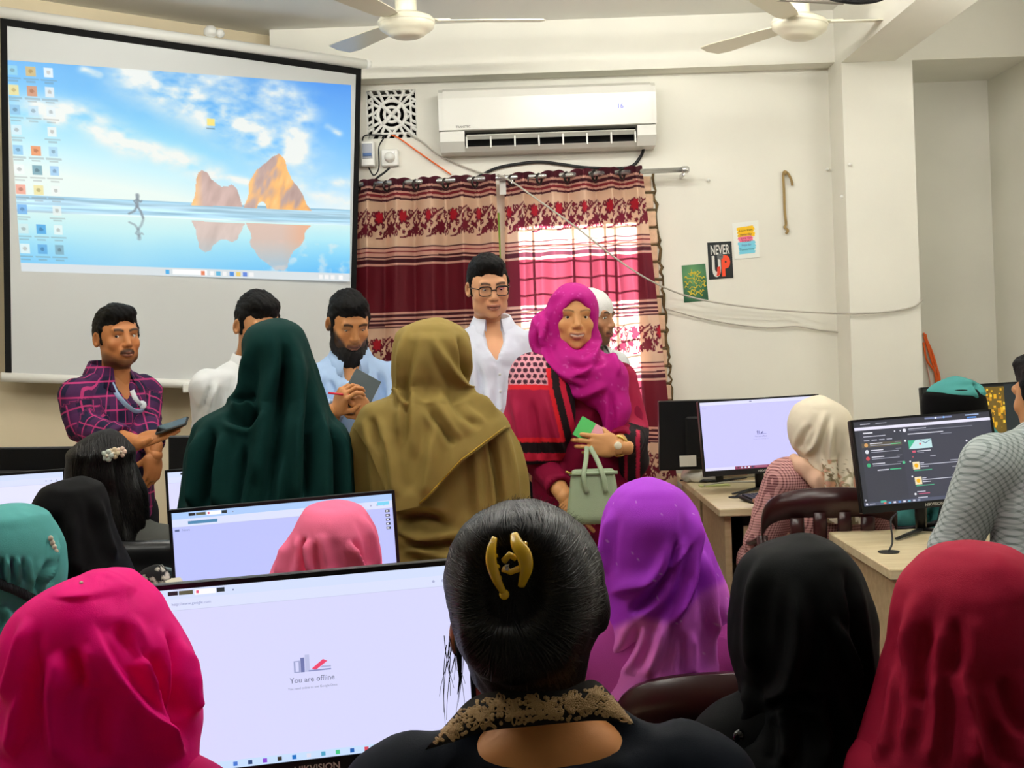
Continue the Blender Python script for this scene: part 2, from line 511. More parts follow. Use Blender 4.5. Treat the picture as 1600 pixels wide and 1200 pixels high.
def hit(tree, px, py, off=0.0):
    d = (at(px, py, 1.0) - Vector((0, 0, CAMZ))).normalized()
    loc, n, i, t = tree.ray_cast(Vector((0, 0, CAMZ)), d)
    if loc is None: return None
    return loc - d * off
# ------------------------------------------------------------------ the room
CEIL = 3.2; YB = 7.0
M_rear = mat('rear_wall_light_cut', '#6f6a60', 0.8)  # unseen wall; dark tone made up to cut light bounced onto backs
M_wall = mat('wall_paint', '#e8e6da', 0.75, bump=0.05, bscale=30, var=0.05, vscale=2.2)
M_wall2 = mat('wall_paint_cream', '#e0d2b2', 0.8, bump=0.05, bscale=30, var=0.06, vscale=2.0)
M_ceil = mat('ceiling_paint', '#f0efe8', 0.85, bump=0.03, bscale=40)
M_floor = mat('floor_tiles', '#8f8a80', 0.35, var=0.08)
M_black = mat('black_plastic', '#0b0c0d', 0.42)
M_white = mat('white_plastic', '#e9e9e2', 0.35, spec=0.45)
M_wire = mat('grey_cable', '#b7b2a6', 0.5)
M_blackwire = mat('black_cable', '#17181a', 0.45)
M_orange = mat('orange_cable', '#ef6a2c', 0.45)
M_steel = mat('brushed_steel', '#c9c9c7', 0.25, metal=0.85)

def holes_wall(name, x0, x1, z0, z1, y0, y1, holes, material):
    xs = sorted({x0, x1} | {h[0] for h in holes} | {h[1] for h in holes}); zs = sorted({z0, z1} | {h[2] for h in holes} | {h[3] for h in holes})
    m = MB()
    for i in range(len(xs) - 1):
        for j in range(len(zs) - 1):
            cx, cz = (xs[i] + xs[i + 1]) / 2, (zs[j] + zs[j + 1]) / 2
            if any(h[0] < cx < h[1] and h[2] < cz < h[3] for h in holes): continue
            m.box((xs[i], y0, zs[j]), (xs[i + 1], y1, zs[j + 1]))
    return structure(m.build(name, material))

WX0, WX1, WZ0, WZ1 = 0.03, 0.715, 0.92, 2.17        # window opening
VX0, VX1, VZ0, VZ1 = -0.752, -0.478, 2.62, 2.885    # air vent opening
BRX0, BRX1 = 0.715, 0.80                            # strip where the plaster is broken away
wall_back = holes_wall('wall_back', -1.3, 1.78, 0, CEIL, YB, YB + 0.22, [(WX0, WX1, WZ0, WZ1), (VX0, VX1, VZ0, VZ1)], M_wall)
m = MB(); m.box((-4.4, -1.5, -0.1), (2.9, 7.6, 0)); floor = structure(m.build('floor', M_floor))
m = MB(); m.box((-4.4, -1.5, CEIL), (2.9, 7.6, CEIL + 0.12)); structure(m.build('ceiling', M_ceil))
# slanting wall behind the projection screen
m = MB(); m.prism([(-1.24, YB), (-4.3, 4.22), (-4.3, 4.5), (-1.3, YB + 0.22)], CEIL, 'z'); structure(m.build('wall_left', M_wall2))
m = MB(); m.box((-4.4, -1.5, 0), (-4.3, 4.5, CEIL)); structure(m.build('wall_far_left', M_wall2))
m = MB(); m.box((1.778, 6.72, 0), (2.15, 7.4, CEIL)); structure(m.build('column', M_wall))['label'] = 'square plastered column'
m = MB(); m.box((-1.24, 6.85, 2.92), (1.778, YB, CEIL)); structure(m.build('beam', M_wall))
m = MB(); m.box((1.778, -1.5, 2.89), (2.06, 6.72, CEIL)); structure(m.build('beam', M_wall))
m = MB(); m.box((2.15, 6.72, 2.89), (2.78, 7.35, CEIL)); structure(m.build('lintel', M_wall))
m = MB(); m.box((2.15, 7.35, 0), (2.78, 7.5, CEIL)); structure(m.build('wall_recess', M_wall))
m = MB(); m.box((2.78, -1.5, 0), (2.9, 7.5, CEIL)); structure(m.build('wall_right', M_wall))

m = MB(); m.box((-4.4, -1.6, 0), (2.9, -1.5, CEIL)); structure(m.build('wall_rear', M_rear))

# unseen tube lights under the ceiling, added as fill for the room
M_tube = emat('fill_tube', 95.0, attr=False, col='#fffdf7')
def fill_tube_light(x, y, lbl, hl=.58, z=CEIL - .16):
    t = thing('fill_tube_light', lbl, 'light', (x, y, CEIL), 'added fill tube lights')
    P = lambda a, b, c: Vector((x + a, y + b, c))
    for s_ in (-.75 * hl, .75 * hl): MB().tube([P(s_, 0, z + .03), P(s_, 0, CEIL)], .006, 6).build('hanger', M_white, t, True)
    MB().tube([P(-hl - .03, 0, z + .03), P(hl + .03, 0, z + .03)], .012, 6).build('fixture', M_white, t)
    MB().tube([P(-hl, 0, z), P(hl, 0, z)], .017, 10).build('tube', M_tube, t, True)
for x, y, ax, wh in ((-2.4, 3.0, 0, 'on the left above the front desks'), (0.3, 3.2, 0, 'in the middle above the front desks'), (-1.1, 4.7, 0, 'near the projection screen'), (0.7, 5.3, 0, 'before the air conditioner'), (2.42, 5.0, 1, 'right of the long beam'), (-1.3, 1.9, 0, 'on the left above the front row'), (1.1, 2.0, 0, 'on the right above the front row')):
    fill_tube_light(x, y, 'added unseen ceiling tube light ' + wh, .31 if ax else .58, 2.6 if ax else CEIL - .16)

# window with a steel grille behind the curtain
win = structure(bpy.data.objects.new('window_1', None)); COL.objects.link(win); win.location = ((WX0 + WX1) / 2, YB, WZ0)
M_grille = mat('grille_paint', '#5b2222', 0.5, metal=0.2)
M_frame = mat('window_frame_metal', '#8b8f8e', 0.4, metal=0.6)
mf = MB()
for a, b in (((WX0, WZ0), (WX0 + .03, WZ1)), ((WX1 - .02, WZ0), (WX1, WZ1)), ((WX0, WZ0), (WX1, WZ0 + .03)), ((WX0, WZ1 - .03), (WX1, WZ1))):
    mf.box((a[0], YB + .08, a[1]), (b[0], YB + .12, b[1]))
mf.build('window_frame', M_frame, win)
for xb in (0.052, 0.137, 0.352, 0.44, 0.525, 0.575):
    MB().box((xb - .007, YB + .03, WZ0), (xb + .007, YB + .042, WZ1)).build('grille_bar', M_grille, win)
zb = WZ0 + 0.05
while zb < WZ1:
    MB().box((WX0, YB + .026, zb - .005), (WX1, YB + .032, zb + .005)).build('grille_rail', M_grille, win); zb += 0.0875
mg = bpy.data.materials.new('window_glass'); mg.use_nodes = True
nt = mg.node_tree; nt.nodes.remove(nt.nodes['Principled BSDF'])
a = nt.nodes.new('ShaderNodeBsdfTransparent'); b = nt.nodes.new('ShaderNodeBsdfGlossy'); b.inputs['Roughness'].default_value = 0.02
x = nt.nodes.new('ShaderNodeMixShader'); x.inputs[0].default_value = 0.06
nt.links.new(a.outputs[0], x.inputs[1]); nt.links.new(b.outputs[0], x.inputs[2]); nt.links.new(x.outputs[0], nt.nodes['Material Output'].inputs[0])
xm = (WX0 + WX1) / 2
for q0, q1 in ((WX0 + .03, xm), (xm, WX1 - .02)):
    MB().box((q0, YB + .098, WZ0 + .03), (q1, YB + .102, WZ1 - .03)).build('pane', mg, win)

# raw bricks where the plaster ends beside the window
M_brick = mat('raw_brick', '#e3c3a4', 0.9, var=0.15, vscale=30, bump=0.3, bscale=120)
M_mortar = mat('rough_mortar', '#6b5a3c', 0.95, var=0.4, vscale=40, bump=0.6, bscale=90)
z = 0.95; k = 0
brick_edge = []
rb = random.Random(5)
while z < 2.36:
    w = rb.uniform(0.075, 0.10); h = 0.083
    zc = z + h / 2; xr = 0.80 + 0.0 * zc + (2.3 - zc) * 0.05
    mbx = MB(); mbx.box((BRX0 - 0.02, YB - 0.012 - rb.random() * .004, z), (xr + rb.uniform(-.012, .008), YB + 0.01, z + h), 0.006)
    o = mbx.build('brick', M_brick, wall_back)
    brick_edge.append((xr, z)); z += h + 0.012
m = MB()
pts = []
for i in range(60):
    zz = 0.93 + i * (2.38 - 0.93) / 59
    pts.append((0.806 + (2.3 - zz) * 0.05 + rb.uniform(-.008, .008), YB - 0.004, zz))
m.tube(pts, [rb.uniform(.004, .010) for _ in pts], 6)
for xr, zz in brick_edge:
    m.tube([(BRX0 - .02, YB - .006, zz - .006), (xr + .01, YB - .006, zz - .006)], .0075, 5)
m.build('broken_plaster_edge', M_mortar, wall_back, True)

# ventilation grille with carved flower pattern
M_dark = mat('cavity_shade', '#060606', 0.9)  # near-black panels stand in for the shade inside the openings
MB().box((VX0, YB + .1, VZ0), (VX1, YB + .11, VZ1)).build('vent_shade_panel', M_dark, wall_back)
vent = thing('vent_grille', 'square white carved flower ventilation grille beside the air conditioner', 'vent', ((VX0 + VX1) / 2, YB, VZ0))
cx, cz, hw = (VX0 + VX1) / 2, (VZ0 + VZ1) / 2, (VX1 - VX0) / 2
def strip(pts, w, d=0.018, nm='lattice'):
    m = MB()
    m.tube([(cx + p[0] * hw, YB + 0.012, cz + p[1] * hw) for p in pts], w * hw, 6, flat=1.0, up=(0, 1, 0))
    return m.build(nm, M_white, vent, True)
for q in ((-1, -1, 1, -1), (1, -1, 1, 1), (1, 1, -1, 1), (-1, 1, -1, -1)): strip([(q[0], q[1]), (q[2], q[3])], .06, nm='frame_bar')
for s_ in (-.76, .76):
    strip([(-.8, s_), (.8, s_)], .05, nm='frame_bar'); strip([(s_, -.8), (s_, .8)], .05, nm='frame_bar')
for rr, w in ((.56, .08), (.30, .07)):
    strip([(rr * math.cos(t * math.pi / 16), rr * math.sin(t * math.pi / 16)) for t in range(33)], w, nm='ring')
for k in range(8):                                   # petals and spokes
    a = k * math.pi / 4
    if k % 2 == 0:
        strip([(.56 * math.cos(a - .4), .56 * math.sin(a - .4)), (.78 * math.cos(a), .78 * math.sin(a)), (.56 * math.cos(a + .4), .56 * math.sin(a + .4))], .07, nm='petal')
    else:
        for b in (-.28, 0, .28):
            R2 = min(1 / abs(math.cos(a + b)), 1 / abs(math.sin(a + b))) * .96
            strip([(.5 * math.cos(a + b * .7), .5 * math.sin(a + b * .7)), (R2 * math.cos(a + b), R2 * math.sin(a + b))], .065, nm='spoke')
        strip([(0, 0), (.56 * math.cos(a), .56 * math.sin(a))], .09, nm='spoke')
for k in range(6):
    t = -.8 + k * .32
    for s_ in (-1, 1): strip([(t - .07, s_), (t + .07, s_ * .76)], .06, nm='spoke')
for k in range(5):
    t = -.6 + k * .3
    for s_ in (-1, 1): strip([(s_, t - .07), (s_ * .76, t + .07)], .06, nm='spoke')

# ------------------------------------------------------------------ air conditioner
AY = 6.8
A0 = at(688, 188, AY); A1 = at(1022, 178, AY)
ac = thing('air_conditioner', 'white split air conditioner on the wall above the window', 'air conditioner', ((A0.x + A1.x) / 2, YB, at(850, 232, AY).z))
x0, x1 = A0.x - .005, A1.x + .01; zt, zbm = at(850, 131, AY).z, at(850, 232, AY).z
prof = [(YB - .01, zt), (AY + .05, zt), (AY + .012, zt - .02), (AY, zt - .06), (AY, zt - .225), (AY + .006, zt - .25), (AY + .01, zbm + .055), (AY + .07, zbm + .005), (YB - .01, zbm)]
L_ = x1 - x0
def acx(xa, xb, p, nm, mt):
    m = MB(); m.prism(p, xb - xa, 'x', xa); return m.build(nm, mt, ac)
M_ac = mat('air_conditioner_white', '#dbdad1', 0.25, spec=0.45)
acx(x0 + .02, x1 - .02, [(YB - .01, zt), (AY + .05, zt), (AY + .012, zt - .02), (AY, zt - .06), (AY, zt - .228), (AY + .01, zt - .232), (YB - .01, zt - .232)], 'front_panel', M_ac)
for xa, xb in ((x0, x0 + .13), (x1 - .10, x1)):
    acx(xa, xb, [(YB - .01, zt - .234), (AY + .012, zt - .234), (AY + .014, zbm + .055), (AY + .06, zbm + .005), (YB - .01, zbm)], 'lower_end', M_ac)
for xa, xb in ((x0 - .004, x0 + .02), (x1 - .02, x1 + .004)):
    acx(xa, xb, [(YB - .01, zt - .003), (AY + .055, zt - .003), (AY + .02, zt - .025), (AY + .01, zt - .06), (AY + .01, zt - .228), (YB - .01, zt - .233)], 'end_cap', M_ac)
acx(x0 + .13, x1 - .10, [(AY + .10, zt - .234), (AY + .11, zbm + .02), (YB - .02, zbm + .02), (YB - .02, zt - .234)], 'outlet_shade_block', M_dark)
acx(x0 + .13, x1 - .10, [(AY + .03, zbm + .028), (AY + .04, zbm + .022), (AY + .07, zbm + .005), (YB - .01, zbm), (YB - .01, zbm + .02)], 'outlet_lip', M_ac)
acx(x0 + .14, x1 - .11, [(AY + .02, zt - .258), (AY + .028, zt - .252), (AY + .06, zt - .268), (AY + .05, zt - .276)], 'louvre', M_ac)
for k in range(8):
    xv = x0 + .14 + k * (L_ - .25) / 7
    MB().box((xv - .004, AY + .03, zbm + .02), (xv + .004, AY + .06, zt - .262)).build('vane', M_ac, ac)
mt_ = MB(); mt_.color('#222222')
v_, f_ = text_geo('TRANSTEC', 0.016, 'LEFT', 0.01)
mt_.add([(at(712, 199, AY).x + q[0], AY - .001, at(712, 200, AY).z + q[1]) for q in v_], f_)
mt_.build('brand_lettering', mat('ink_dark', '#2a2a2a', 0.5), ac)
M_led = emat('blue_led', 1.1, attr=False, col='#5f74ff')
v_, f_ = text_geo('16', 0.036, 'CENTER', 0.005); p_ = at(969, 169, AY)
MB().add([(p_.x + q[0], AY - .0012, p_.z + q[1]) for q in v_], f_).build('temperature_display', M_led, ac)

# ------------------------------------------------------------------ breaker box and socket
def wallbox(name, label, cat, px0, py0, px1, py1, d, extra):
    a, b = at(px0, py1, YB), at(px1, py0, YB)
    t = thing(name, label, cat, ((a.x + b.x) / 2, YB, a.z))
    MB().box((a.x, YB - d, a.z), (b.x, YB - .0005, b.z), .006).build('cover', M_white, t)
    extra(t, a, b, YB - d); return t
def ex1(t, a, b, y):
    w, h = b.x - a.x, b.z - a.z
    MB().box((a.x + .15 * w, y - .006, a.z + .3 * h), (b.x - .15 * w, y + .001, b.z - .12 * h)).build('window_panel', mat('smoked_panel', '#9aa0ab', 0.3), t)
    MB().box((a.x + .2 * w, y - .014, a.z + .38 * h), (b.x - .2 * w, y - .004, a.z + .5 * h)).build('breaker_switch', mat('blue_switch', '#35609a', 0.4), t)
wallbox('breaker_box', 'small white circuit breaker box with blue switch left of the socket', 'breaker box', 566, 222, 586, 262, .06, ex1)
def ex2(t, a, b, y):
    c = Vector(((a.x + b.x) / 2, y, (a.z + b.z) / 2))
    MB().lathe([(0.0, -.05), (.02, -.05), (.026, -.03), (.03, 0), (.03, .004)], 16, c, Matrix.Rotation(-math.pi / 2, 3, 'X')).build('plug', M_white, t, True)
    MB().box((c.x + .01, y - .008, b.z - .035), (c.x + .028, y, b.z - .012), .002).build('switch', mat('switch_white', '#f4f4f2', 0.3), t)
wallbox('power_socket', 'white wall socket with a round plug beside the breaker box', 'socket', 597, 234, 623, 261, .04, ex2)

def cable(name, label, pts, r, material, cat='cable', group=None, parent=None, n=6, world=False):
    P = [Vector(p) if world else at(*p) for p in pts]
    S = spline([tuple(p) for p in P], n) if len(P) > 2 else P
    m = MB(); m.tube(S, r, 6)
    base = P[0]
    o = m.build(name, material, parent, True, loc=tuple(base))
    if parent is None: tag(o, label, cat, group)
    return o
cable('cable', 'dark thin cable looping from the breaker box to the plug', [(566, 222, 6.97), (570, 212, 6.96), (590, 211, 6.98), (600, 214, 6.98), (592, 230, 6.95), (592, 262, 6.95), (584, 274, 6.95), (576, 262, 6.97)], .004, M_blackwire)
cable('cable', 'black cable coming down from the round plug behind the rod', [(609, 262, 6.95), (600, 270, 6.95), (588, 279, 6.94), (580, 290, 6.96)], .006, M_blackwire)
cable('cable', 'orange cable running from the vent down to the curtain rod', [(612, 211, 6.99), (625, 217, 6.985), (660, 242, 6.985), (705, 273, 6.985)], .004, M_orange)
cable('cable', 'grey cable sagging from the vent to the top of the curtain', [(636, 208, 6.99), (660, 222, 6.985), (690, 245, 6.985), (745, 268, 6.985), (775, 274, 6.97)], .0045, M_wire)
cable('cable', 'thick black cable arching under the air conditioner', [(744, 278, 6.99), (775, 263, 6.985), (810, 256, 6.985), (845, 253, 6.985), (880, 257, 6.985), (920, 262, 6.985), (980, 262, 6.985), (1000, 246, 6.985), (1007, 228, 6.96)], .0085, M_blackwire)
cable('cable', 'long pale cable strung from the curtain rod across posters to the column', [(778, 273, 6.85), (800, 284, 6.79), (840, 312, 6.78), (900, 355, 6.78), (960, 402, 6.78), (1010, 435, 6.79), (1060, 458, 6.9), (1110, 471, 6.9), (1180, 481, 6.92), (1250, 487, 6.92), (1322, 490, 6.71), (1380, 488, 6.70), (1425, 480, 6.70), (1442, 468, 6.70)], .005, M_wire)
cable('cable', 'second pale cable below the posters ending at the column', [(1040, 482, 6.97), (1090, 496, 6.98), (1150, 507, 6.98), (1200, 512, 6.98), (1245, 510, 6.98), (1280, 516, 6.98), (1312, 519, 6.98)], .004, M_wire)
for k, (a, b) in enumerate((((1443, 520), (1466, 592)), ((1444, 526), (1462, 590)), ((1446, 522), (1468, 590)), ((1443, 535), (1464, 591)))):
    cable('cable', 'orange cable down the right edge of the column, ' + ('longest strand', 'second strand', 'straight strand', 'innermost strand')[k], [(a[0], a[1], 7.335), ((a[0] + b[0]) / 2 + 4 - 3 * k, (a[1] + b[1]) / 2, 7.33), (b[0], b[1], 7.33), (b[0] + 2, b[1] + 70, 7.33)], .006, M_orange, group='orange cables by the column')
cable('cable', 'pale pink cable beside the orange cables on the column', [(1446, 545, 7.335), (1448, 570, 7.335), (1453, 598, 7.335), (1461, 660, 7.335)], .004, mat('pink_cable', '#d8a79a', 0.5))

# rope on a nail
rope = thing('rope', 'frayed jute rope hanging from a nail on the wall', 'rope', at(1230, 365, 6.98))
MB().tube(spline([tuple(at(*p)) for p in ((1238, 290, 6.985), (1236, 280, 6.98), (1230, 270, 6.975), (1224, 271, 6.975), (1225, 300, 6.985), (1226, 330, 6.985), (1228, 350, 6.985), (1226, 355, 6.985), (1231, 360, 6.985), (1228, 365, 6.985))], 5), .007, 7).build('cord', mat('jute', '#a98f5f', 0.95, bump=0.6, bscale=300), rope, True)
MB().sphere(at(1227, 270, 6.972), .013, 8, 6).build('knot', MATS['jute'], rope, True)
for k, (a, b, s_) in enumerate(((1106, 282, 'right of the curtain rod end'), (1292, 265, 'beside the column edge high up'), (1327, 258, 'on the column face high up'), (1314, 308, 'low on the column edge'))):
    yy = 6.72 if a > 1305 else YB
    p = at(a, b, yy); o = MB().lathe([(0, -.02), (.009, -.018), (.009, -.012), (.004, -.01), (.004, 0)], 10, p, Matrix.Rotation(-math.pi / 2, 3, 'X')).build('wall_hook', M_white, None, True, loc=None)
    tag(o, 'tiny nail in the wall ' + s_, 'nail')

# ------------------------------------------------------------------ three small posters
def poster(label, quad, paint):
    ps = [at(x, y, YB - .004) for x, y in quad]
    t = thing('poster', label, 'poster', (ps[0] + ps[2]) / 2)
    def P(u, v, d=0.0):
        q = ps[0] * (1 - u) * (1 - v) + ps[1] * u * (1 - v) + ps[2] * u * v + ps[3] * (1 - u) * v
        return Vector((q.x, YB - .0035 - d, q.z))
    m = MB()
    return t, P
M_print = mat('poster_print', attr=True, rough=0.45)
def sheet(t, P, colf, n=14):
    m = MB()
    for j in range(n + 1):
        for i in range(n + 1):
            m.color(colf(i / n, j / n)); m.add([P(i / n, j / n)], [])
    m.f = [[j * (n + 1) + i, (j + 1) * (n + 1) + i, (j + 1) * (n + 1) + i + 1, j * (n + 1) + i + 1] for j in range(n) for i in range(n)]
    b = len(m.v)
    m.color('#dddddd'); m.add([P(0, 0, -.002), P(1, 0, -.002), P(1, 1, -.002), P(0, 1, -.002)], [[0, 1, 2, 3]])
    e = [0, n, (n + 1) * (n + 1) - 1, (n + 1) * n]
    for k in range(4): m.f.append([e[k], b + k, b + (k + 1) % 4, e[(k + 1) % 4]])
    m.build('sheet', M_print, t, False, True)
def ptext(m, P, s, u, v, h, col, d=.0008, wid=None, bold=0.0):
    vs, fs = text_geo(s, 1.0, 'CENTER', bold)
    w0 = max(q[0] for q in vs) - min(q[0] for q in vs)
    sx = (wid / w0) if wid else h * .8
    m.color(col); m.add([P(u + q[0] * sx, v - q[1] * h / .7, d) for q in vs], fs)
def mixc(a, b, t): return tuple(a[i] * (1 - t) + b[i] * t for i in range(3))
t, P = poster('green poster with gold calligraphy, lowest of the three on the wall', [(1065, 415), (1102, 412), (1107, 469), (1069, 473)], None)
sheet(t, P, lambda u, v: mixc((104, 160, 104), (38, 84, 60), min(1, abs(u - .45) * .9 + abs(v - .25) * .9)))
m = MB(); m.color('#d9c341'); rr = random.Random(11)
for row, (v0, w) in enumerate(((.24, .18), (.36, .34), (.48, .36), (.60, .36), (.72, .26), (.8, .2))):
    for k in range(5):
        u = .5 - w + 2 * w * k / 4
        c = spline([(u - .07, v0 + rr.uniform(-.03, .03)), (u - .02, v0 + rr.uniform(-.06, .05)), (u + .04, v0 + rr.uniform(-.05, .06)), (u + .09, v0 + rr.uniform(-.03, .03))], 4)
        m.tube([P(q[0], q[1], .0015) for q in c], rr.uniform(.0018, .0034), 5)
    if row < 4: m.tube([P(.5 - w * .6 + .2 * row, v0 - .12, .0015), P(.5 - w * .6 + .2 * row, v0 + .03, .0015)], .0022, 5)
m.build('calligraphy', mat('gold_ink', '#d9c341', 0.4), t, True)
t, P = poster('black poster reading NEVER GIVE UP, middle one of the three', [(1105, 379), (1143, 377), (1146, 434), (1108, 437)], None)
sheet(t, P, lambda u, v: (34, 38, 38))
m = MB(); ptext(m, P, 'NEVER', .5, .33, .25, '#d8d6d0', wid=.78, bold=.02)
ptext(m, P, 'U', .33, .90, .50, '#d8d6d0', wid=.36, bold=.06); ptext(m, P, 'P', .70, .90, .50, '#f0502e', wid=.36, bold=.06)
m.color('#e0432c'); m.add([P(u, v, .0012) for u, v in ((.36, .68), (.48, .66), (.48, .86), (.40, .92), (.30, .92), (.34, .86))], [[0, 5, 4, 3, 2, 1]])
m.color('#6b6f70'); m.add([P(.5 + .13 * math.cos(k * .5236), .40 + .085 * math.sin(k * .5236), .0014) for k in range(12)], [list(range(11, -1, -1))])
ptext(m, P, 'GIVE', .5, .42, .05, '#20242a', .002, wid=.2)
m.build('print', M_print, t, False, True)
t, P = poster('white note with yellow, pink and blue paint strokes, topmost of the three', [(1144, 349), (1185, 344), (1187, 402), (1148, 405)], None)
sheet(t, P, lambda u, v: (236, 238, 230))
m = MB(); rr = random.Random(4)
for colr, v0, v1, a, b in (('#f6c41e', .14, .40, .18, .82), ('#f27b9b', .36, .58, .2, .74), ('#7fd3ea', .55, .84, .2, .84)):
    m.color(colr); v = v0
    while v < v1:
        dz_ = .0004 + .0012 * v
        m.add([P(a + rr.uniform(-.05, .05), v, dz_), P(b + rr.uniform(-.05, .05), v - .02, dz_), P(b + rr.uniform(-.05, .05), v + .05, dz_), P(a + rr.uniform(-.05, .05), v + .06, dz_)], [[3, 2, 1, 0]]); v += .045
for s_, v, w, c_ in (('Learn from', .26, .5, '#5a4408'), ('yesterday', .37, .46, '#5a4408'), ('Live for', .47, .42, '#8a1436'), ('TODAY', .56, .38, '#8a1436'), ('hope for', .66, .38, '#6a5aa0'), ('Tomorrow', .78, .58, '#0f4c68')):
    ptext(m, P, s_, .5, v, .06, c_, .0026, wid=w, bold=.0)
m.build('print', M_print, t, False, True)

# ------------------------------------------------------------------ ceiling fans
M_fan = mat('fan_cream', '#e9e4cd', 0.3, spec=0.5)
def fan(label, px, py, Y, rot, tilt=0.0):
    c = at(px, py, Y)
    t = thing('ceiling_fan', label, 'fan', c, 'ceiling fans')
    T = Matrix.Rotation(tilt, 3, 'Y')
    MB().lathe([(0, -.065), (.06, -.062), (.085, -.05), (.088, -.045), (.105, -.035), (.125, -.02), (.13, 0), (.128, .02), (.12, .03), (.10, .036), (.085, .045), (.05, .05), (.05, .055)], 32, c, T).build('motor', M_fan, t, True)
    MB().lathe([(.12, -.002), (.133, .002), (.133, .012), (.12, .016)], 32, c, T).build('trim_ring', M_fan, t, True)
    MB().lathe([(.046, .05), (.05, .06), (.05, .11), (.033, .17), (.014, .18), (.014, CEIL - c.z - .06), (.014, CEIL - c.z)], 20, c).build('down_rod', M_fan, t, True)
    MB().lathe([(.016, CEIL - c.z - .09), (.06, CEIL - c.z - .02), (.06, CEIL - c.z - .001)], 20, c).build('canopy', M_fan, t, True)
    for k in range(3):
        R = Matrix.Rotation(rot + k * 2 * math.pi / 3, 4, 'Z'); mb = MB().xf(Matrix.Translation(c) @ R @ Matrix.Rotation(.16, 4, 'X'))
        out = [(.14, -.035), (.2, -.055), (.55, -.072), (.63, -.06), (.65, 0), (.63, .06), (.55, .065), (.2, .045), (.14, .035)]
        mb.prism(out, .005, 'z', .012); mb.prism([(.08, -.018), (.2, -.03), (.2, .03), (.08, .018)], .006, 'z', .018)
        mb.build('blade', M_fan, t)
fan('cream ceiling fan between the projection screen and the air conditioner', 635, 38, 5.9, 0.12)
fan('cream ceiling fan near the square column', 1249, 40, 6.0, 0.05, 0.10)
cable('cable', 'black cable sagging along the ceiling near the column', [(1260, -40, 5.2), (1290, -8, 5.3), (1310, 0, 5.4), (1345, 3, 5.4), (1380, -4, 5.4), (1410, -30, 5.4)], .011, M_blackwire)
o = MB(); p0, p1 = at(1105, -8, 5.6), at(1318, 3, 5.6); o.tube([p0, p1], .013, 8)
o = o.build('conduit', mat('conduit_grey', '#8d877c', 0.6), None, True, loc=tuple(p0)); tag(o, 'grey conduit pipe hanging just under the ceiling', 'pipe')

# ------------------------------------------------------------------ projection screen
SL, SR = 5.85, 6.85
sc_ = {'TL': at(0, 26, SL), 'TR': at(564, 106, SR), 'BR': at(552, 612, SR), 'BL': at(8, 592, SL)}
def SP(u, v, d=0.0):
    q = sc_['TL'] * (1 - u) * (1 - v) + sc_['TR'] * u * (1 - v) + sc_['BR'] * u * v + sc_['BL'] * (1 - u) * v
    return q - SN * d
SN = (sc_['TR'] - sc_['TL']).cross(sc_['BL'] - sc_['TL']).normalized()
if SN.y < 0: SN = -SN
scr = thing('projection_screen', 'large pull-down projection screen showing a beach wallpaper', 'projection screen', SP(.5, 1))
def slab(u0, u1, v0, v1, d0, d1, nm, mt_, n=1):
    m = MB(); vs = [SP(u, v, d) for d in (d0, d1) for u, v in ((u0, v0), (u1, v0), (u1, v1), (u0, v1))]
    m.add(vs, [[0, 1, 2, 3], [7, 6, 5, 4], [0, 4, 5, 1], [1, 5, 6, 2], [2, 6, 7, 3], [3, 7, 4, 0]]); return m.build(nm, mt_, scr)
M_fabric = mat('screen_fabric', '#cfd2d0', 0.8)
M_edge = mat('screen_black_border', '#060606', 0.85)
slab(0.012, .985, .022, .985, 0, .004, 'fabric', M_fabric)
slab(0, 1, 0, .024, 0, .005, 'border', M_edge); slab(0, .016, .024, .985, 0, .005, 'border', M_edge); slab(.983, 1, .024, .985, 0, .005, 'border', M_edge)
m = MB(); m.tube([SP(-.02, -.012, 0), SP(1.02, -.012, 0)], .028, 12); m.build('housing', M_white, scr, True)
for u in (-.02, 1.02):
    m = MB(); m.tube([SP(u - .006, -.012), SP(u + .006, -.012)], .034, 12); m.build('end_cap', M_white, scr, True)
m = MB(); m.tube([SP(-.01, .995, 0), SP(1.01, .995, 0)], .022, 12); m.build('bottom_bar', M_white, scr, True)
m = MB(); p = SP(.545, -.03); m.lathe([(.02, 0), (.035, .01), (.035, .03), (.02, .05)], 12, p + Vector((0, 0, .0))); m.sphere(p + Vector((.05, -.01, .01)), .022, 10, 6); m.build('hanging_bracket', M_white, scr, True)
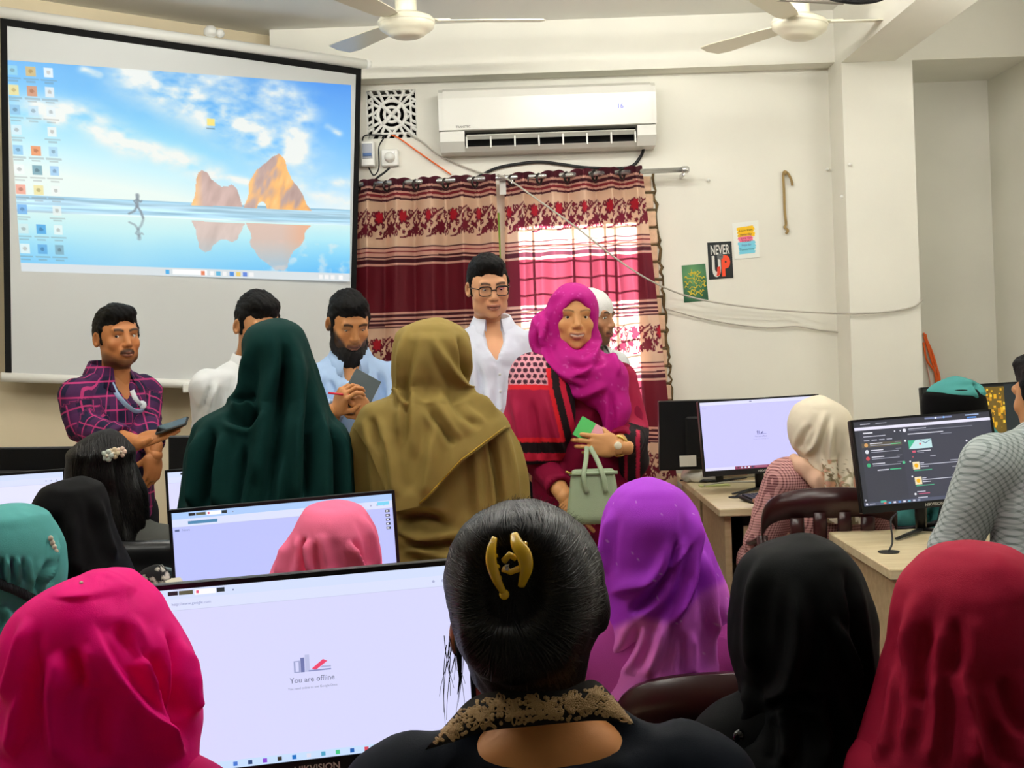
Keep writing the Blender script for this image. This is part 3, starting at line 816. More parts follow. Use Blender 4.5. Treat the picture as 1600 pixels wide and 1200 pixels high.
# the projected picture
def wallpaper(u, v):
    n = len(u); P3 = np.stack([u * 1.8, v, np.zeros(n)], 1)
    def lerp(stops, t):
        t = np.clip(t, 0, 1); xs = [s[0] for s in stops]
        return np.stack([np.interp(t, xs, [s[1][i] for s in stops]) for i in range(3)], 1)
    sky = lerp([(0, (92, 172, 238)), (.2, (110, 190, 244)), (.38, (150, 220, 246)), (.52, (200, 240, 248)), (.63, (232, 246, 240))], v + (0.5 - u) * .25)
    right = lerp([(0, (70, 150, 238)), (.3, (112, 188, 250)), (.5, (160, 216, 250)), (.63, (215, 238, 248))], v)
    k = np.clip((u - .45) * 2.2, 0, 1)[:, None]; c = sky * (1 - k) + right * k
    # clouds: bands along lines, broken by noise
    nz = fbm(P3 * np.array([1, 2.0, 1]), 7, 2, 5); nz2 = fbm(P3 * np.array([1, 1.6, 1]), 16, 9, 4)
    cl = np.zeros(n)
    for pts, w, a in (([(.36, .02), (.52, .14), (.66, .24), (.80, .36)], .085, 1.25), ([(.42, -.02), (.62, .06), (.8, .14)], .05, .8), ([(.74, .05), (.84, .13), (.82, .3)], .05, 1.0), ([(.07, .24), (.18, .24), (.3, .36)], .05, 1.1),
                      ([(.28, .36), (.42, .41), (.55, .49)], .04, 1.05), ([(.8, .5), (.9, .56), (.98, .6)], .035, .8), ([(.9, .52), (1.0, .49)], .025, .8), ([(.58, .50), (.66, .52)], .015, .9), ([(.2, .02), (.24, .04)], .014, .8), ([(.92, .22), (.96, .25)], .012, .7)):
        d, t, s_ = seg_dist(u * 1.3, v, [(a_ * 1.3, b_) for a_, b_ in pts]); d = d * .8
        cl = np.maximum(cl, a * np.exp(-(d / w) ** 2) * np.clip((nz - .27) * 3.6, 0, 1.2))
    cl = np.clip(cl * (0.55 + .9 * nz2), 0, .96)[:, None]
    c = c * (1 - cl) + np.array([240, 242, 236]) * cl
    hz = .637
    # sea and wet sand
    sea = lerp([(hz, (150, 198, 222)), (.66, (178, 214, 232)), (.70, (160, 205, 228)), (.715, (200, 226, 236))], v)
    wv = fbm(np.stack([u * 3, v * 60, 0 * u], 1), 1.6, 5, 3); sea = sea + (np.clip((wv - .45) * 5, -.6, 1.4) * 34)[:, None]
    sand = lerp([(.715, (214, 242, 240)), (.8, (176, 232, 244)), (.88, (130, 210, 246)), (.96, (96, 190, 246))], v + .02 * nz)
    k = (np.clip(1 - abs(u - .3) * 1.6, 0, 1) * .45)[:, None]; sand = sand * (1 - k) + np.array([216, 243, 236]) * k
    crf = np.clip((nz2 - .55) * 3, 0, .5) * (u > .7) * (v > .8); sand = sand * (1 - crf[:, None]) + 235 * crf[:, None]
    c = np.where((v > hz)[:, None], sea, c); c = np.where((v > .715)[:, None], sand, c)
    R1 = [(.487, .65), (.50, .60), (.505, .52), (.513, .485), (.523, .473), (.54, .485), (.55, .515), (.58, .55), (.60, .548), (.612, .535), (.628, .555), (.636, .59), (.645, .645)]
    R2 = [(.648, .65), (.664, .59), (.667, .52), (.69, .46), (.72, .42), (.745, .385), (.764, .37), (.782, .40), (.79, .45), (.805, .50), (.825, .535), (.84, .57), (.852, .62), (.87, .65)]
    HO = [(.69, .65), (.695, .625), (.708, .612), (.718, .625), (.722, .65)]
    rk = fbm(np.stack([u * 16 + v * 3, v * 4, 0 * u], 1), 2.6, 3, 3)
    for R, g in ((R1, .14), (R2, 1.0)):
        inn = inpoly(u, v, R) & ~inpoly(u, v, HO)
        base = np.array([198, 168, 160]) + (rk - .5)[:, None] * 60
        lit = np.array([248, 176, 96]) + (rk - .5)[:, None] * np.array([30, 90, 120])
        if g < .5: k = np.clip(1 - (u - .495) / .03, 0, 1)
        else: k = np.clip((rk - .42) * 4.5 + (u - .75) * 4, 0, 1)
        c = np.where(inn[:, None], base * (1 - k[:, None]) + lit * k[:, None], c)
        mv = .655 - (v - .72) * 1.15 + .0; mu = u + (nz - .5) * .03
        ref = inpoly(mu, mv, R) & (v > .72) & (v < .955)
        kk = np.clip(1.0 - (v - .72) * 2.6, 0.25, .8)[:, None] * ref[:, None]
        rc = np.array([214, 178, 166]) + (rk - .5)[:, None] * 40 if g < .5 else np.array([222, 178, 160]) + np.clip((u - .77) * 10, 0, 1)[:, None] * np.array([24, -20, -50])
        c = c * (1 - kk) + rc * kk
    # runner and mirror image
    for s_, y0, al in ((1, .715, .85), (-1, .735, .55)):
        def q(p): return (p[0], y0 + s_ * (p[1] - .715) * (1 if s_ > 0 else .85))
        for pts, w in (([(.331, .625), (.329, .665)], .006), ([(.331, .61), (.3315, .617)], .007), ([(.329, .665), (.339, .69), (.345, .722)], .0045), ([(.329, .665), (.320, .69), (.305, .703)], .0045), ([(.331, .63), (.321, .64), (.325, .652)], .003), ([(.331, .63), (.339, .645), (.343, .637)], .003)):
            d, t, sg = seg_dist(u * 1.3, v, [(q(p)[0] * 1.3, q(p)[1]) for p in pts])
            k = (np.clip(1.5 - d / w, 0, 1) * al)[:, None]; c = c * (1 - k) + np.array([128, 140, 150]) * k
    # desktop icons
    IC = [(0, 0, '#8fd0e8'), (1, 0, '#d9b56c'), (2, 0, '#f2f6f6'), (0, 1, '#f3dd8e'), (1, 1, '#d88b62'), (2, 1, '#e8ecec'), (0, 2, '#86bfe4'), (1, 2, '#bfe0f2'), (2, 2, '#e2f0f4'), (0, 3, '#d6ecf4'), (2, 3, '#eef2ee'), (0, 4, '#8cc6ec'), (1, 4, '#ef8e54'), (2, 4, '#a8d4ee'),
          (0, 5, '#f0f6f4'), (1, 5, '#6fa0b0'), (2, 5, '#9ccaf0'), (0, 6, '#f0a08a'), (1, 6, '#ecdf9a'), (2, 6, '#eef4f0'), (0, 7, '#6fb0ea'), (2, 7, '#e6f0ec'), (0, 8, '#d0e8e8'), (1, 8, '#3fa0e0'), (2, 8, '#e6f4f2'), (0, 9, '#e8f4f2'), (1, 9, '#58a8e0'), (2, 9, '#7aa6b8')]
    for i, j, h in IC:
        uc = .014 + .046 * i; vc = .045 + .094 * j; rgb = np.array([int(h[q:q + 2], 16) for q in (1, 3, 5)])
        k = ((abs(u - uc) < .0125) & (abs(v - vc) < .023)); c = np.where(k[:, None], c * .15 + rgb * .85, c)
        d = np.hypot((u - uc) * 1.6, v - vc); k = (d < .009); c = np.where(k[:, None], rgb * .8, c)
        for ln in (.037, .05):
            k = (abs(u - uc) < (.02 if ln < .04 else .012)) & (abs(v - vc - ln) < .004); c = np.where(k[:, None], c * .72 + 30, c)
    k = (abs(u - .553) < .0115) & (abs(v - .235) < .018); c = np.where(k[:, None], np.array([246, 226, 120]), c)
    k = (abs(u - .553) < .013) & (abs(v - .265) < .004); c = np.where(k[:, None], c * .75, c)
    # taskbar
    tb = v > .958; c = np.where(tb[:, None], np.array([214, 222, 226]), c)
    k = tb & (u > .425) & (u < .53) & (abs(v - .98) < .012); c = np.where(k[:, None], np.array([248, 250, 250]), c)
    for uc, h in ((.41, (60, 170, 230)), (.517, (230, 130, 90)), (.545, (245, 245, 245)), (.565, (90, 180, 220)), (.585, (240, 240, 240)), (.607, (70, 140, 220)), (.628, (236, 206, 110)), (.649, (90, 130, 220)), (.67, (240, 240, 240)), (.9, (240, 240, 240)), (.92, (240, 240, 240)), (.94, (240, 240, 240)), (.968, (246, 246, 246))):
        k = tb & (abs(u - uc) < .0065) & (abs(v - .98) < .011); c = np.where(k[:, None], np.array(h), c)
    return np.clip(c, 0, 255)
NU, NV = 430, 285
uu, vv = np.meshgrid(np.linspace(0, 1, NU), np.linspace(0, 1, NV)); uu = uu.ravel(); vv = vv.ravel()
img = wallpaper(uu, vv)
# where the projected picture lands on the fabric (keystoned)
def on_screen(px, py):
    o = Vector((0, 0, CAMZ)); d = at(px, py, 1) - o; t = (sc_['TL'] - o).dot(SN) / d.dot(SN); return np.array(o + d * t - SN * .004)
c00, c10, c11, c01 = on_screen(9, 94), on_screen(548, 133), on_screen(546, 440), on_screen(33, 424)
Pv = c00 * ((1 - uu) * (1 - vv))[:, None] + c10 * (uu * (1 - vv))[:, None] + c11 * (uu * vv)[:, None] + c01 * ((1 - uu) * vv)[:, None]
ii = (np.arange(NV - 1)[:, None] * NU + np.arange(NU - 1)[None, :]).ravel()
link_mesh('projected_picture', Pv, np.stack([ii, ii + NU, ii + NU + 1, ii + 1], 1), emat('projected_light', 0.93), scr, False, linA(img))
# thin stand pipe by the screen
o = thing('pipe', 'white plastic conduit pipe on the wall below the screen', 'pipe', at(303, 690, 6.35))
MB().tube([at(300, 606, 6.3), at(306, 680, 6.3), at(312, 860, 6.3)], .014, 8).build('tube', M_white, o, True)
a = at(297, 606, 6.3); MB().box((a.x - .03, a.y - .03, a.z - .022), (a.x + .045, a.y + .02, a.z + .02), .004).build('bracket', M_white, o)
# ------------------------------------------------------------------ curtain rod and curtains
RY = 6.87
r0, r1 = at(430, 294, RY), at(1071, 265, RY)
rod = thing('curtain_rod', 'steel curtain rod above the window', 'curtain rod', (r0 + r1) / 2)
MB().tube([r0, r1], .014, 12).build('pole', M_steel, rod, True)
MB().lathe([(.014, -.02), (.019, -.018), (.019, .012), (.012, .02)], 12, r1, Matrix.Rotation(math.pi / 2, 3, 'Y')).build('finial', M_steel, rod, True)
for px in (1068, 800, 520):
    p = r0.lerp(r1, (px - 430) / 641.0); MB().box((p.x - .008, RY - .004, p.z - .035), (p.x + .008, YB - .0005, p.z - .012), .003).build('bracket', M_steel, rod)

def motif_mask(s, z):
    """embroidered scroll-and-flower border; s along the cloth (m), z from band centre (m)"""
    per = 0.235; s = np.mod(s, per); m = np.zeros(np.shape(s)); red = np.zeros(np.shape(s))
    def star(cx, cz, r, n=7, ph=0.0):
        d = 0
        for o in (-per, 0, per):
            a = np.arctan2(z - cz, s - cx + o); q = np.hypot(s - cx + o, z - cz)
            d = np.maximum(d, (q < 1.25 * r * (.62 + .38 * np.abs(np.cos(n * a / 2 + ph)))).astype(float))
        return d
    def curl(cx, cz, r, turns, ph, w, sg=1):
        d = 0; t = np.linspace(0, 1, 26)
        rr_ = r * (1 - .8 * t); an = ph + sg * turns * 2 * np.pi * t
        pts = list(zip(cx + rr_ * np.cos(an), cz + rr_ * np.sin(an)))
        for o in (-per, 0, per):
            q, tt, _ = seg_dist(s + o, z, pts); d = np.maximum(d, (q < 1.45 * w * (1.1 - .4 * tt)).astype(float))
        return d
    def stem(pts, w):
        d = 0; sp = [tuple(q) for q in spline(pts, 5)]
        for o in (-per, 0, per):
            q, tt, _ = seg_dist(s + o, z, sp); d = np.maximum(d, (q < 1.4 * w * (1.2 - .9 * np.abs(tt - .3))).astype(float))
        return d
    st = np.maximum(star(.05, .030, .034), star(.165, -.032, .034, 8, .4)); m = np.maximum(m, st)
    red = np.maximum(red, star(.05, .034, .026))
    for a in (curl(.115, .055, .022, 1.2, 2.6, .0045), curl(.012, .052, .018, 1.2, .5, .0042, -1), curl(.105, -.06, .022, 1.25, -.4, .0045), curl(.222, -.06, .02, 1.2, 3.6, .0042, -1), curl(.205, .03, .022, 1.1, 1.2, .0042), curl(.09, -.012, .016, 1.1, 4.0, .004, -1),
              stem([(.05, .03), (.09, .02), (.13, .05), (.18, .075)], .005), stem([(.165, -.03), (.12, -.04), (.08, -.075), (.03, -.08)], .005), stem([(.165, -.03), (.2, -.005), (.215, .02), (.235, .05)], .0045), stem([(.05, .03), (.03, 0), (.0, -.03), (-.03, -.06)], .0045), stem([(.13, .0), (.15, .03), (.175, .05)], .0045),
              star(.145, .022, .013, 5), star(.19, .055, .012, 5), star(.02, -.03, .014, 5), star(.06, -.05, .012, 5), star(.225, -.015, .013, 5)):
        m = np.maximum(m, a)
    return m, red

def curtain(label, pxl, pxr, topy, botl, botr, back, seed, nfold):
    """pxl/pxr at the rod, botl/botr lower down (py 610)"""
    a, b = at(pxl, topy[0], RY), at(pxr, topy[1], RY)
    la, lb = at(botl, 610, RY), at(botr, 610, RY); zr = (la.z + lb.z) / 2
    zt, zb = (a.z + b.z) / 2, 0.25
    t = thing('curtain', label, 'curtain', ((a.x + b.x) / 2, RY, zb), 'curtains on the rod')
    nx, nz = 300, 560
    S, Z = np.meshgrid(np.linspace(0, 1, nx), np.linspace(0, 1, nz))
    ztop = a.z + (b.z - a.z) * S; z = ztop + (zb - ztop) * Z
    k = np.clip((ztop - z) / (zt - zr), 0, 2.2)
    xl = a.x + (la.x - a.x) * k; xr = b.x + (lb.x - b.x) * k
    ph = 2 * np.pi * nfold * S + np.sin(5 * S + seed) * .5
    amp = .034 * np.exp(-Z * 7) + .030 + .006 * np.sin(9 * S + seed)
    y = RY + amp * np.sin(ph + .4 * Z) + .006 * np.sin(2.3 * ph + 3 * Z) + .02 * Z
    x = xl + (xr - xl) * S + .004 * np.sin(ph * 2)
    # scalloped top between the eyelets
    z = z + .006 * np.cos(2 * ph) * np.exp(-Z * 30)
    P = np.stack([x, y, z], -1).reshape(-1, 3)
    s = (S * (1.75 * abs(xr - xl))).ravel(); d = (ztop - z).ravel()      # d = distance down from the top hem
    H = lambda a_, b_: (d >= a_) & (d < b_)
    cream = np.array([232, 196, 166.]); dark = np.array([58, 14, 26.]); maroon = np.array([94, 14, 28.]); pink = np.array([226, 170, 152.])
    C = np.tile(maroon * .8, (len(d), 1))
    per = 0.685
    red3 = np.array([120, 22, 34.])
    for q in ((.038, .050), (.068, .078), (.092, .103)): C[H(*q)] = pink
    C[H(.050, .068)] = dark; C[H(.078, .092)] = red3; C[H(.103, .115)] = dark
    for rep in range(3):
        o = rep * per
        def st(a_, b_, col): C[H(o + a_, o + b_)] = col
        # the cream flower band, fine stripes, the plain dark field, fine stripes
        st(.115, .365, cream)
        st(.365, .372, dark); st(.372, .388, pink); st(.388, .396, red3); st(.396, .412, pink); st(.412, .420, dark); st(.420, .428, pink); st(.428, .452, dark); st(.452, .464, pink)
        st(.464, .715, maroon); st(.715, .80, dark)
        for q in ((.715, .727), (.742, .752), (.764, .773), (.785, .792)): st(q[0], q[1], pink)
    for rep in range(3):
        o = rep * per
        kk = H(o + .115, o + .365); mk, rd = motif_mask(s[kk], -(d[kk] - o - .235))
        cc = C[kk]; cc = np.where((mk > .5)[:, None], np.array([96, 12, 32.]), cc); cc = np.where((rd > .5)[:, None], np.array([176, 16, 34.]), cc); C[kk] = cc
    C[d < .038] = np.array([70, 12, 28.])
    # below the first repeat the pattern starts with stripes again (the top hem is only at the rod)
    ii = (np.arange(nz - 1)[:, None] * nx + np.arange(nx - 1)[None, :]).ravel()
    Q = np.stack([ii, ii + nx, ii + nx + 1, ii + 1], 1)
    link_mesh('cloth', P, Q, M_curt, t, True, linA(C))
    me = MB()
    for k in range(2 * nfold):
        sv = (k + .5) / (2 * nfold)
        c = a.lerp(b, sv); c = Vector((c.x, RY, a.z + (b.z - a.z) * sv - .036))
        ring = MB(); tilt = .55 * (1 if k % 2 else -1)
        R = Matrix.Rotation(tilt, 3, 'Z')
        ring.tube([c + R @ Vector((.004, .026 * math.cos(q * math.pi / 9), .026 * math.sin(q * math.pi / 9))) for q in range(19)], .0065, 6)
        ring.build('eyelet', M_eye, t, True)
    return t
M_eye = mat('gunmetal_eyelet', '#3c3634', 0.35, metal=0.7)
def curtain_mat():
    m = mat('curtain_cloth', attr=True, rough=0.55, sheen=0.2, trans=0.48, tgam=0.56)
    return m
M_curt = curtain_mat()
curtain('striped maroon and cream curtain hanging half behind the projection screen', 545, 775, (283, 273), 540, 792, False, 0.3, 5)
curtain('sunlit red and cream curtain covering the window, grille showing through', 787, 1003, (272, 260), 790, 1042, True, 1.7, 5)
o = tag(MB().box(at(781, 305, 6.93), at(790, 276, 6.90)).build('wall_tag', mat('paper_white', '#e6e4dc', 0.7), None), 'pale paper strip hanging between the two curtains', 'paper')
o = thing('window_strip', 'pale strip with green edge standing between the two curtains', 'trim', at(786, 560, 6.95))
a, b = at(780, 600, 6.96), at(790, 332, 6.95)
MB().box((a.x, 6.95, a.z), (a.x + .022, 6.965, b.z)).build('strip', mat('pale_metal', '#c9ccc4', 0.5), o)
MB().box((a.x + .022, 6.95, a.z + .5), (a.x + .034, 6.965, b.z)).build('edge', mat('green_edge', '#7ea53a', 0.6), o)
# ------------------------------------------------------------------ desks
def wood_mat(name, c1, c2):
    m = bpy.data.materials.new(name); m.use_nodes = True; nt = m.node_tree; b = nt.nodes['Principled BSDF']
    tc = nt.nodes.new('ShaderNodeTexCoord'); mp = nt.nodes.new('ShaderNodeMapping'); mp.inputs['Scale'].default_value = (1.2, 14, 14)
    n = nt.nodes.new('ShaderNodeTexNoise'); n.inputs['Scale'].default_value = 3; n.inputs['Detail'].default_value = 6
    r = nt.nodes.new('ShaderNodeValToRGB'); r.color_ramp.elements[0].position = .35; r.color_ramp.elements[1].position = .65
    r.color_ramp.elements[0].color = lin(c1) + (1,); r.color_ramp.elements[1].color = lin(c2) + (1,)
    L = nt.links.new; L(tc.outputs['Object'], mp.inputs[0]); L(mp.outputs[0], n.inputs['Vector']); L(n.outputs['Fac'], r.inputs[0]); L(r.outputs[0], b.inputs['Base Color'])
    b.inputs['Roughness'].default_value = .42; MATS[name] = m; return m
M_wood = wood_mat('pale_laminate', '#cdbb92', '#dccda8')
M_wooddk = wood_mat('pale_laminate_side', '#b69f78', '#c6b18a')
M_grom = mat('dark_grommet', '#23231f', 0.5)
DH = 0.74
def desk(label, x0, x1, y0, y1, grom=(), drawers=None):
    t = thing('desk', label, 'desk', ((x0 + x1) / 2, (y0 + y1) / 2, 0), 'computer desks')
    MB().box((x0, y0, DH - .035), (x1, y1, DH), .004).build('desktop', M_wood, t)
    for xa in (x0 + .03, x1 - .06):
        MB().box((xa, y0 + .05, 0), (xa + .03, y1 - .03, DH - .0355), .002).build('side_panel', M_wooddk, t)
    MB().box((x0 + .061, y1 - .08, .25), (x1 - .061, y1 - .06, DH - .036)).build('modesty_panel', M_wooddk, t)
    if drawers:
        xa, xb = drawers
        bd = MB().box((xa, y0 + .10, DH - .30), (xb, y1 - .15, DH - .036)).build('drawer_body', mat('drawer_gap_shade', '#191511', 0.7), t)  # near-black body colour stands in for shade in the drawer gaps
        for k in range(2):
            z1 = DH - .09 - k * .11
            f = MB().box((xa, y0 + .075, z1 - .06), (xb, y0 + .1, z1), .003).build('drawer_front', M_wood, t)
    for gx, gy in grom:
        g = MB().lathe([(.034, .0), (.036, .003), (.03, .004), (.0, .003)], 20, (gx, gy, DH)).build('cable_grommet', M_grom, t, True)
    return t
gA = at(1078, 772, 5.75); gB = at(1347, 841, 4.3)
desk('pale wooden desk in the front row under the large white monitor', -1.55, 0.06, 1.84, 2.22)
desk('pale wooden desk of the second row behind the rose pink headscarf', -1.6, 0.0, 3.0, 3.42)
desk('long pale desk between the black headscarf and the man in checked shirt', -2.5, -0.45, 3.88, 4.66)
desk('pale wooden desk with drawers and black keyboard near the window', 0.862, 2.7, 5.5, 6.22, [(1.0, 5.86)], (0.98, 1.5))
desk('pale wooden desk against the back wall behind the lit white monitor', 0.862, 1.76, 6.225, 6.95)
desk('pale wooden desk with the dark-screen monitor at the right', 1.155, 2.7, 4.0, 4.78, [(1.24, 4.3)])

# ------------------------------------------------------------------ monitors
M_scr = emat('display', 1.0)
M_bez = mat('monitor_black', '#0d0e10', 0.38, spec=0.35)
class UI:
    def __init__(s, w, h, M): s.w, s.h, s.mb, s.k = w, h, MB().xf(M), 0
    def P(s, u, v): return ((u - .5) * s.w, -.0005 - s.k * .00004, (.5 - v) * s.h)
    def rect(s, u0, v0, u1, v1, c):
        s.k += 1; s.mb.color(c); s.mb.add([s.P(u0, v0), s.P(u0, v1), s.P(u1, v1), s.P(u1, v0)], [[0, 1, 2, 3]]); return s
    def poly(s, pts, c):
        s.k += 1; s.mb.color(c); s.mb.add([s.P(*p) for p in pts], [list(range(len(pts)))]); return s
    def disc(s, u, v, r, c, n=16):
        return s.poly([(u + r * math.cos(-2 * math.pi * k / n) * s.h / s.w, v + r * math.sin(-2 * math.pi * k / n)) for k in range(n)], c)
    def text(s, t, u, v, h, c, align='CENTER', bold=0.0):
        s.k += 1; vs, fs = text_geo(t, h / .72, align, bold); s.mb.color(c)
        s.mb.add([s.P(u + q[0] * s.h / s.w, v - q[1]) for q in vs], fs); return s
def monitor(label, px, py, Y, w, yaw, tilt, roll, ui=None, logo='HIKVISION', back=False, group='computer monitors', legs=0.12, desk_z=DH):
    c = at(px, py, Y); sh = w * .5625; bz = .008; ch = .026
    t = thing('monitor', label, 'monitor', (c.x, c.y + .06, desk_z), group)
    M = Matrix.Translation(c) @ Matrix.Rotation(yaw + (math.pi if back else 0), 4, 'Z') @ Matrix.Rotation(-tilt if not back else -tilt, 4, 'X') @ Matrix.Rotation(-roll if not back else roll, 4, 'Y')
    W2, H2 = w / 2 + bz, sh / 2
    m = MB().xf(M)
    m.box((-W2, .002, -H2 - ch), (W2, .03, H2 + bz), .004); m.box((-W2 * .55, .03, -H2 * .8), (W2 * .55, .05, H2 * .55), .012)
    m.build('housing', M_bez, t)
    m = MB().xf(M)
    m.box((-W2, -.004, H2), (W2, .002, H2 + bz)); m.box((-W2, -.004, -H2), (-W2 + bz, .002, H2)); m.box((W2 - bz, -.004, -H2), (W2, .002, H2)); m.box((-W2, -.004, -H2 - ch), (W2, .002, -H2))
    bez = m.build('bezel', M_bez, t)
    if logo and not back:
        vs, fs = text_geo(logo, .015, 'CENTER', .02)
        MB().xf(M).add([(q[0], -.0048, -H2 - ch * .72 + q[1]) for q in vs], fs).build('logo', mat('logo_silver', '#b9b9b0', 0.4), bez)
    # the picture
    u = UI(w, sh, M)
    if ui: ui(u)
    else: u.rect(0, 0, 1, 1, '#020203')
    u.mb.build('screen', M_scr, t, False, True)
    # stand: neck and two splayed legs on the desk
    nx = (Matrix.Rotation(yaw + (math.pi if back else 0), 4, 'Z'))
    nb = M @ Vector((0, .055, -.02)); foot = Vector((nb.x, nb.y + (.02 if not back else -.02), desk_z + .012))
    MB().tube([nb, foot + Vector((0, 0, .05)), foot], [.024, .022, .02], 10, flat=.6, up=(0, 1, 0)).build('stand_neck', M_bez, t, True)
    d = nx @ Vector((0, -1, 0))
    for s_ in (-1, 1):
        e = foot + (nx @ Vector((s_ * .17, -.14, -.004)))
        MB().tube([foot, foot.lerp(e, .5), e], [.014, .011, .007], 8, flat=.55).build('stand_leg', M_bez, t, True)
    return t
LAV = '#d3d3f6'
def offline(u, small=False, tint=LAV, tb='#cfe0fb', task=True, dino=True, col_tab='#cfdaf8'):
    u.rect(0, 0, 1, 1, tint); u.rect(0, 0, 1, .055, col_tab); u.rect(0, .055, 1, .115, '#d6dcf8'); u.rect(0, .115, 1, .118, '#c2c6e6')
    u.rect(.075, .012, .105, .034, '#232328'); u.rect(.108, .012, .15, .034, '#5b5a44'); u.rect(.155, .01, .22, .04, '#f4f4fc'); u.rect(.16, .016, .168, .032, '#e0557a'); u.rect(.222, .012, .246, .036, '#2c3436')
    u.text('http://www.google.com', .085, .09, .016, '#7d86b4', 'LEFT'); u.disc(.272, .03, .005, '#8890b0')
    for x in (.90, .93, .96): u.disc(x, .085, .008, '#a9aed0')
    if dino:
        a, b = .5, .50
        u.rect(a - .055, b - .045, a - .035, b + .02, '#9aa0c8'); u.rect(a - .05, b - .04, a - .04, b + .015, tint)
        u.rect(a - .034, b - .06, a - .022, b + .02, '#6f76a8'); u.rect(a - .02, b - .075, a - .006, b + .02, '#b9bde0')
        u.poly([(a + .0, b + .005), (a + .012, b + .015), (a + .05, b - .03), (a + .036, b - .042)], '#e8486c'); u.rect(a - .01, b + .012, a + .06, b + .02, '#8990c0'); u.rect(a + .03, b - .005, a + .06, b + .004, '#a9aed4')
        u.text('You are offline', a, b + .075, .03, '#5b5f78'); u.text("You need online to use Google Docs", a, b + .112, .013, '#7b7f98')
    if task:
        u.rect(0, .958, 1, 1, '#c3d9fa')
        for k, c_ in enumerate(('#3f78d0', '#2f4a7a', '#8a4ad0', '#35322a', '#1f6fc0', '#d8d8e8', '#50a0c0', '#45c080', '#1f5fae', '#d04a5a', '#4a5a7a')):
            u.rect(.30 + k * .045 - .055, .967, .30 + k * .045 - .042, .99, c_)
        u.rect(.72, .972, .80, .985, '#9fb4de')
def ui1(u): offline(u)
def ui2(u):
    offline(u, tint='#b9bff6', dino=False, col_tab='#a9c8f4'); u.rect(.07, .075, .20, .1, '#4f86ae'); u.rect(.01, .135, .03, .152, '#5b6590'); u.text('News', .04, .152, .02, '#7d86b4', 'LEFT')
    u.rect(.93, .06, .985, .088, '#7ad0ee')
    for k in range(5): u.rect(.965, .13 + k * .035, .985, .15 + k * .035, '#20242c'); u.rect(.968, .134 + k * .035, .978, .146 + k * .035, '#e8e8f0')
def ui4(u):
    u.rect(0, 0, 1, 1, '#c7c4fb'); u.rect(0, 0, 1, .05, '#dcdcfa'); u.rect(0, .05, 1, .054, '#b4b2e0'); u.rect(.42, .012, .44, .03, '#8f90b8')
    u.text('News', .02, .10, .018, '#8d8fc0', 'LEFT')
    a, b = .49, .5
    u.poly([(a - .03, b - .03), (a - .024, b - .05), (a - .018, b - .02), (a - .024, b + .01)], '#6d6ca8'); u.rect(a - .015, b - .04, a - .006, b, '#8d8cc8'); u.poly([(a + .0, b - .002), (a + .02, b - .03), (a + .026, b - .02), (a + .012, b + .004)], '#5c5c98'); u.rect(a - .03, b + .004, a + .05, b + .01, '#7d7cb8')
    u.text('You are offline', a, b + .05, .022, '#6a69a0'); u.text('You need online to use Google Docs', a, b + .085, .011, '#8786b8')
    u.rect(0, .958, 1, 1, '#8d3a5c'); u.rect(0, .958, .25, 1, '#dcd9f4')
    for k in range(5): u.rect(.27 + .03 * k, .966, .285 + .03 * k, .99, ('#40202c', '#c0c0d0', '#d0d0e8', '#e8e8f0', '#304060')[k])
    u.rect(.42, .97, .52, .985, '#b06a80')
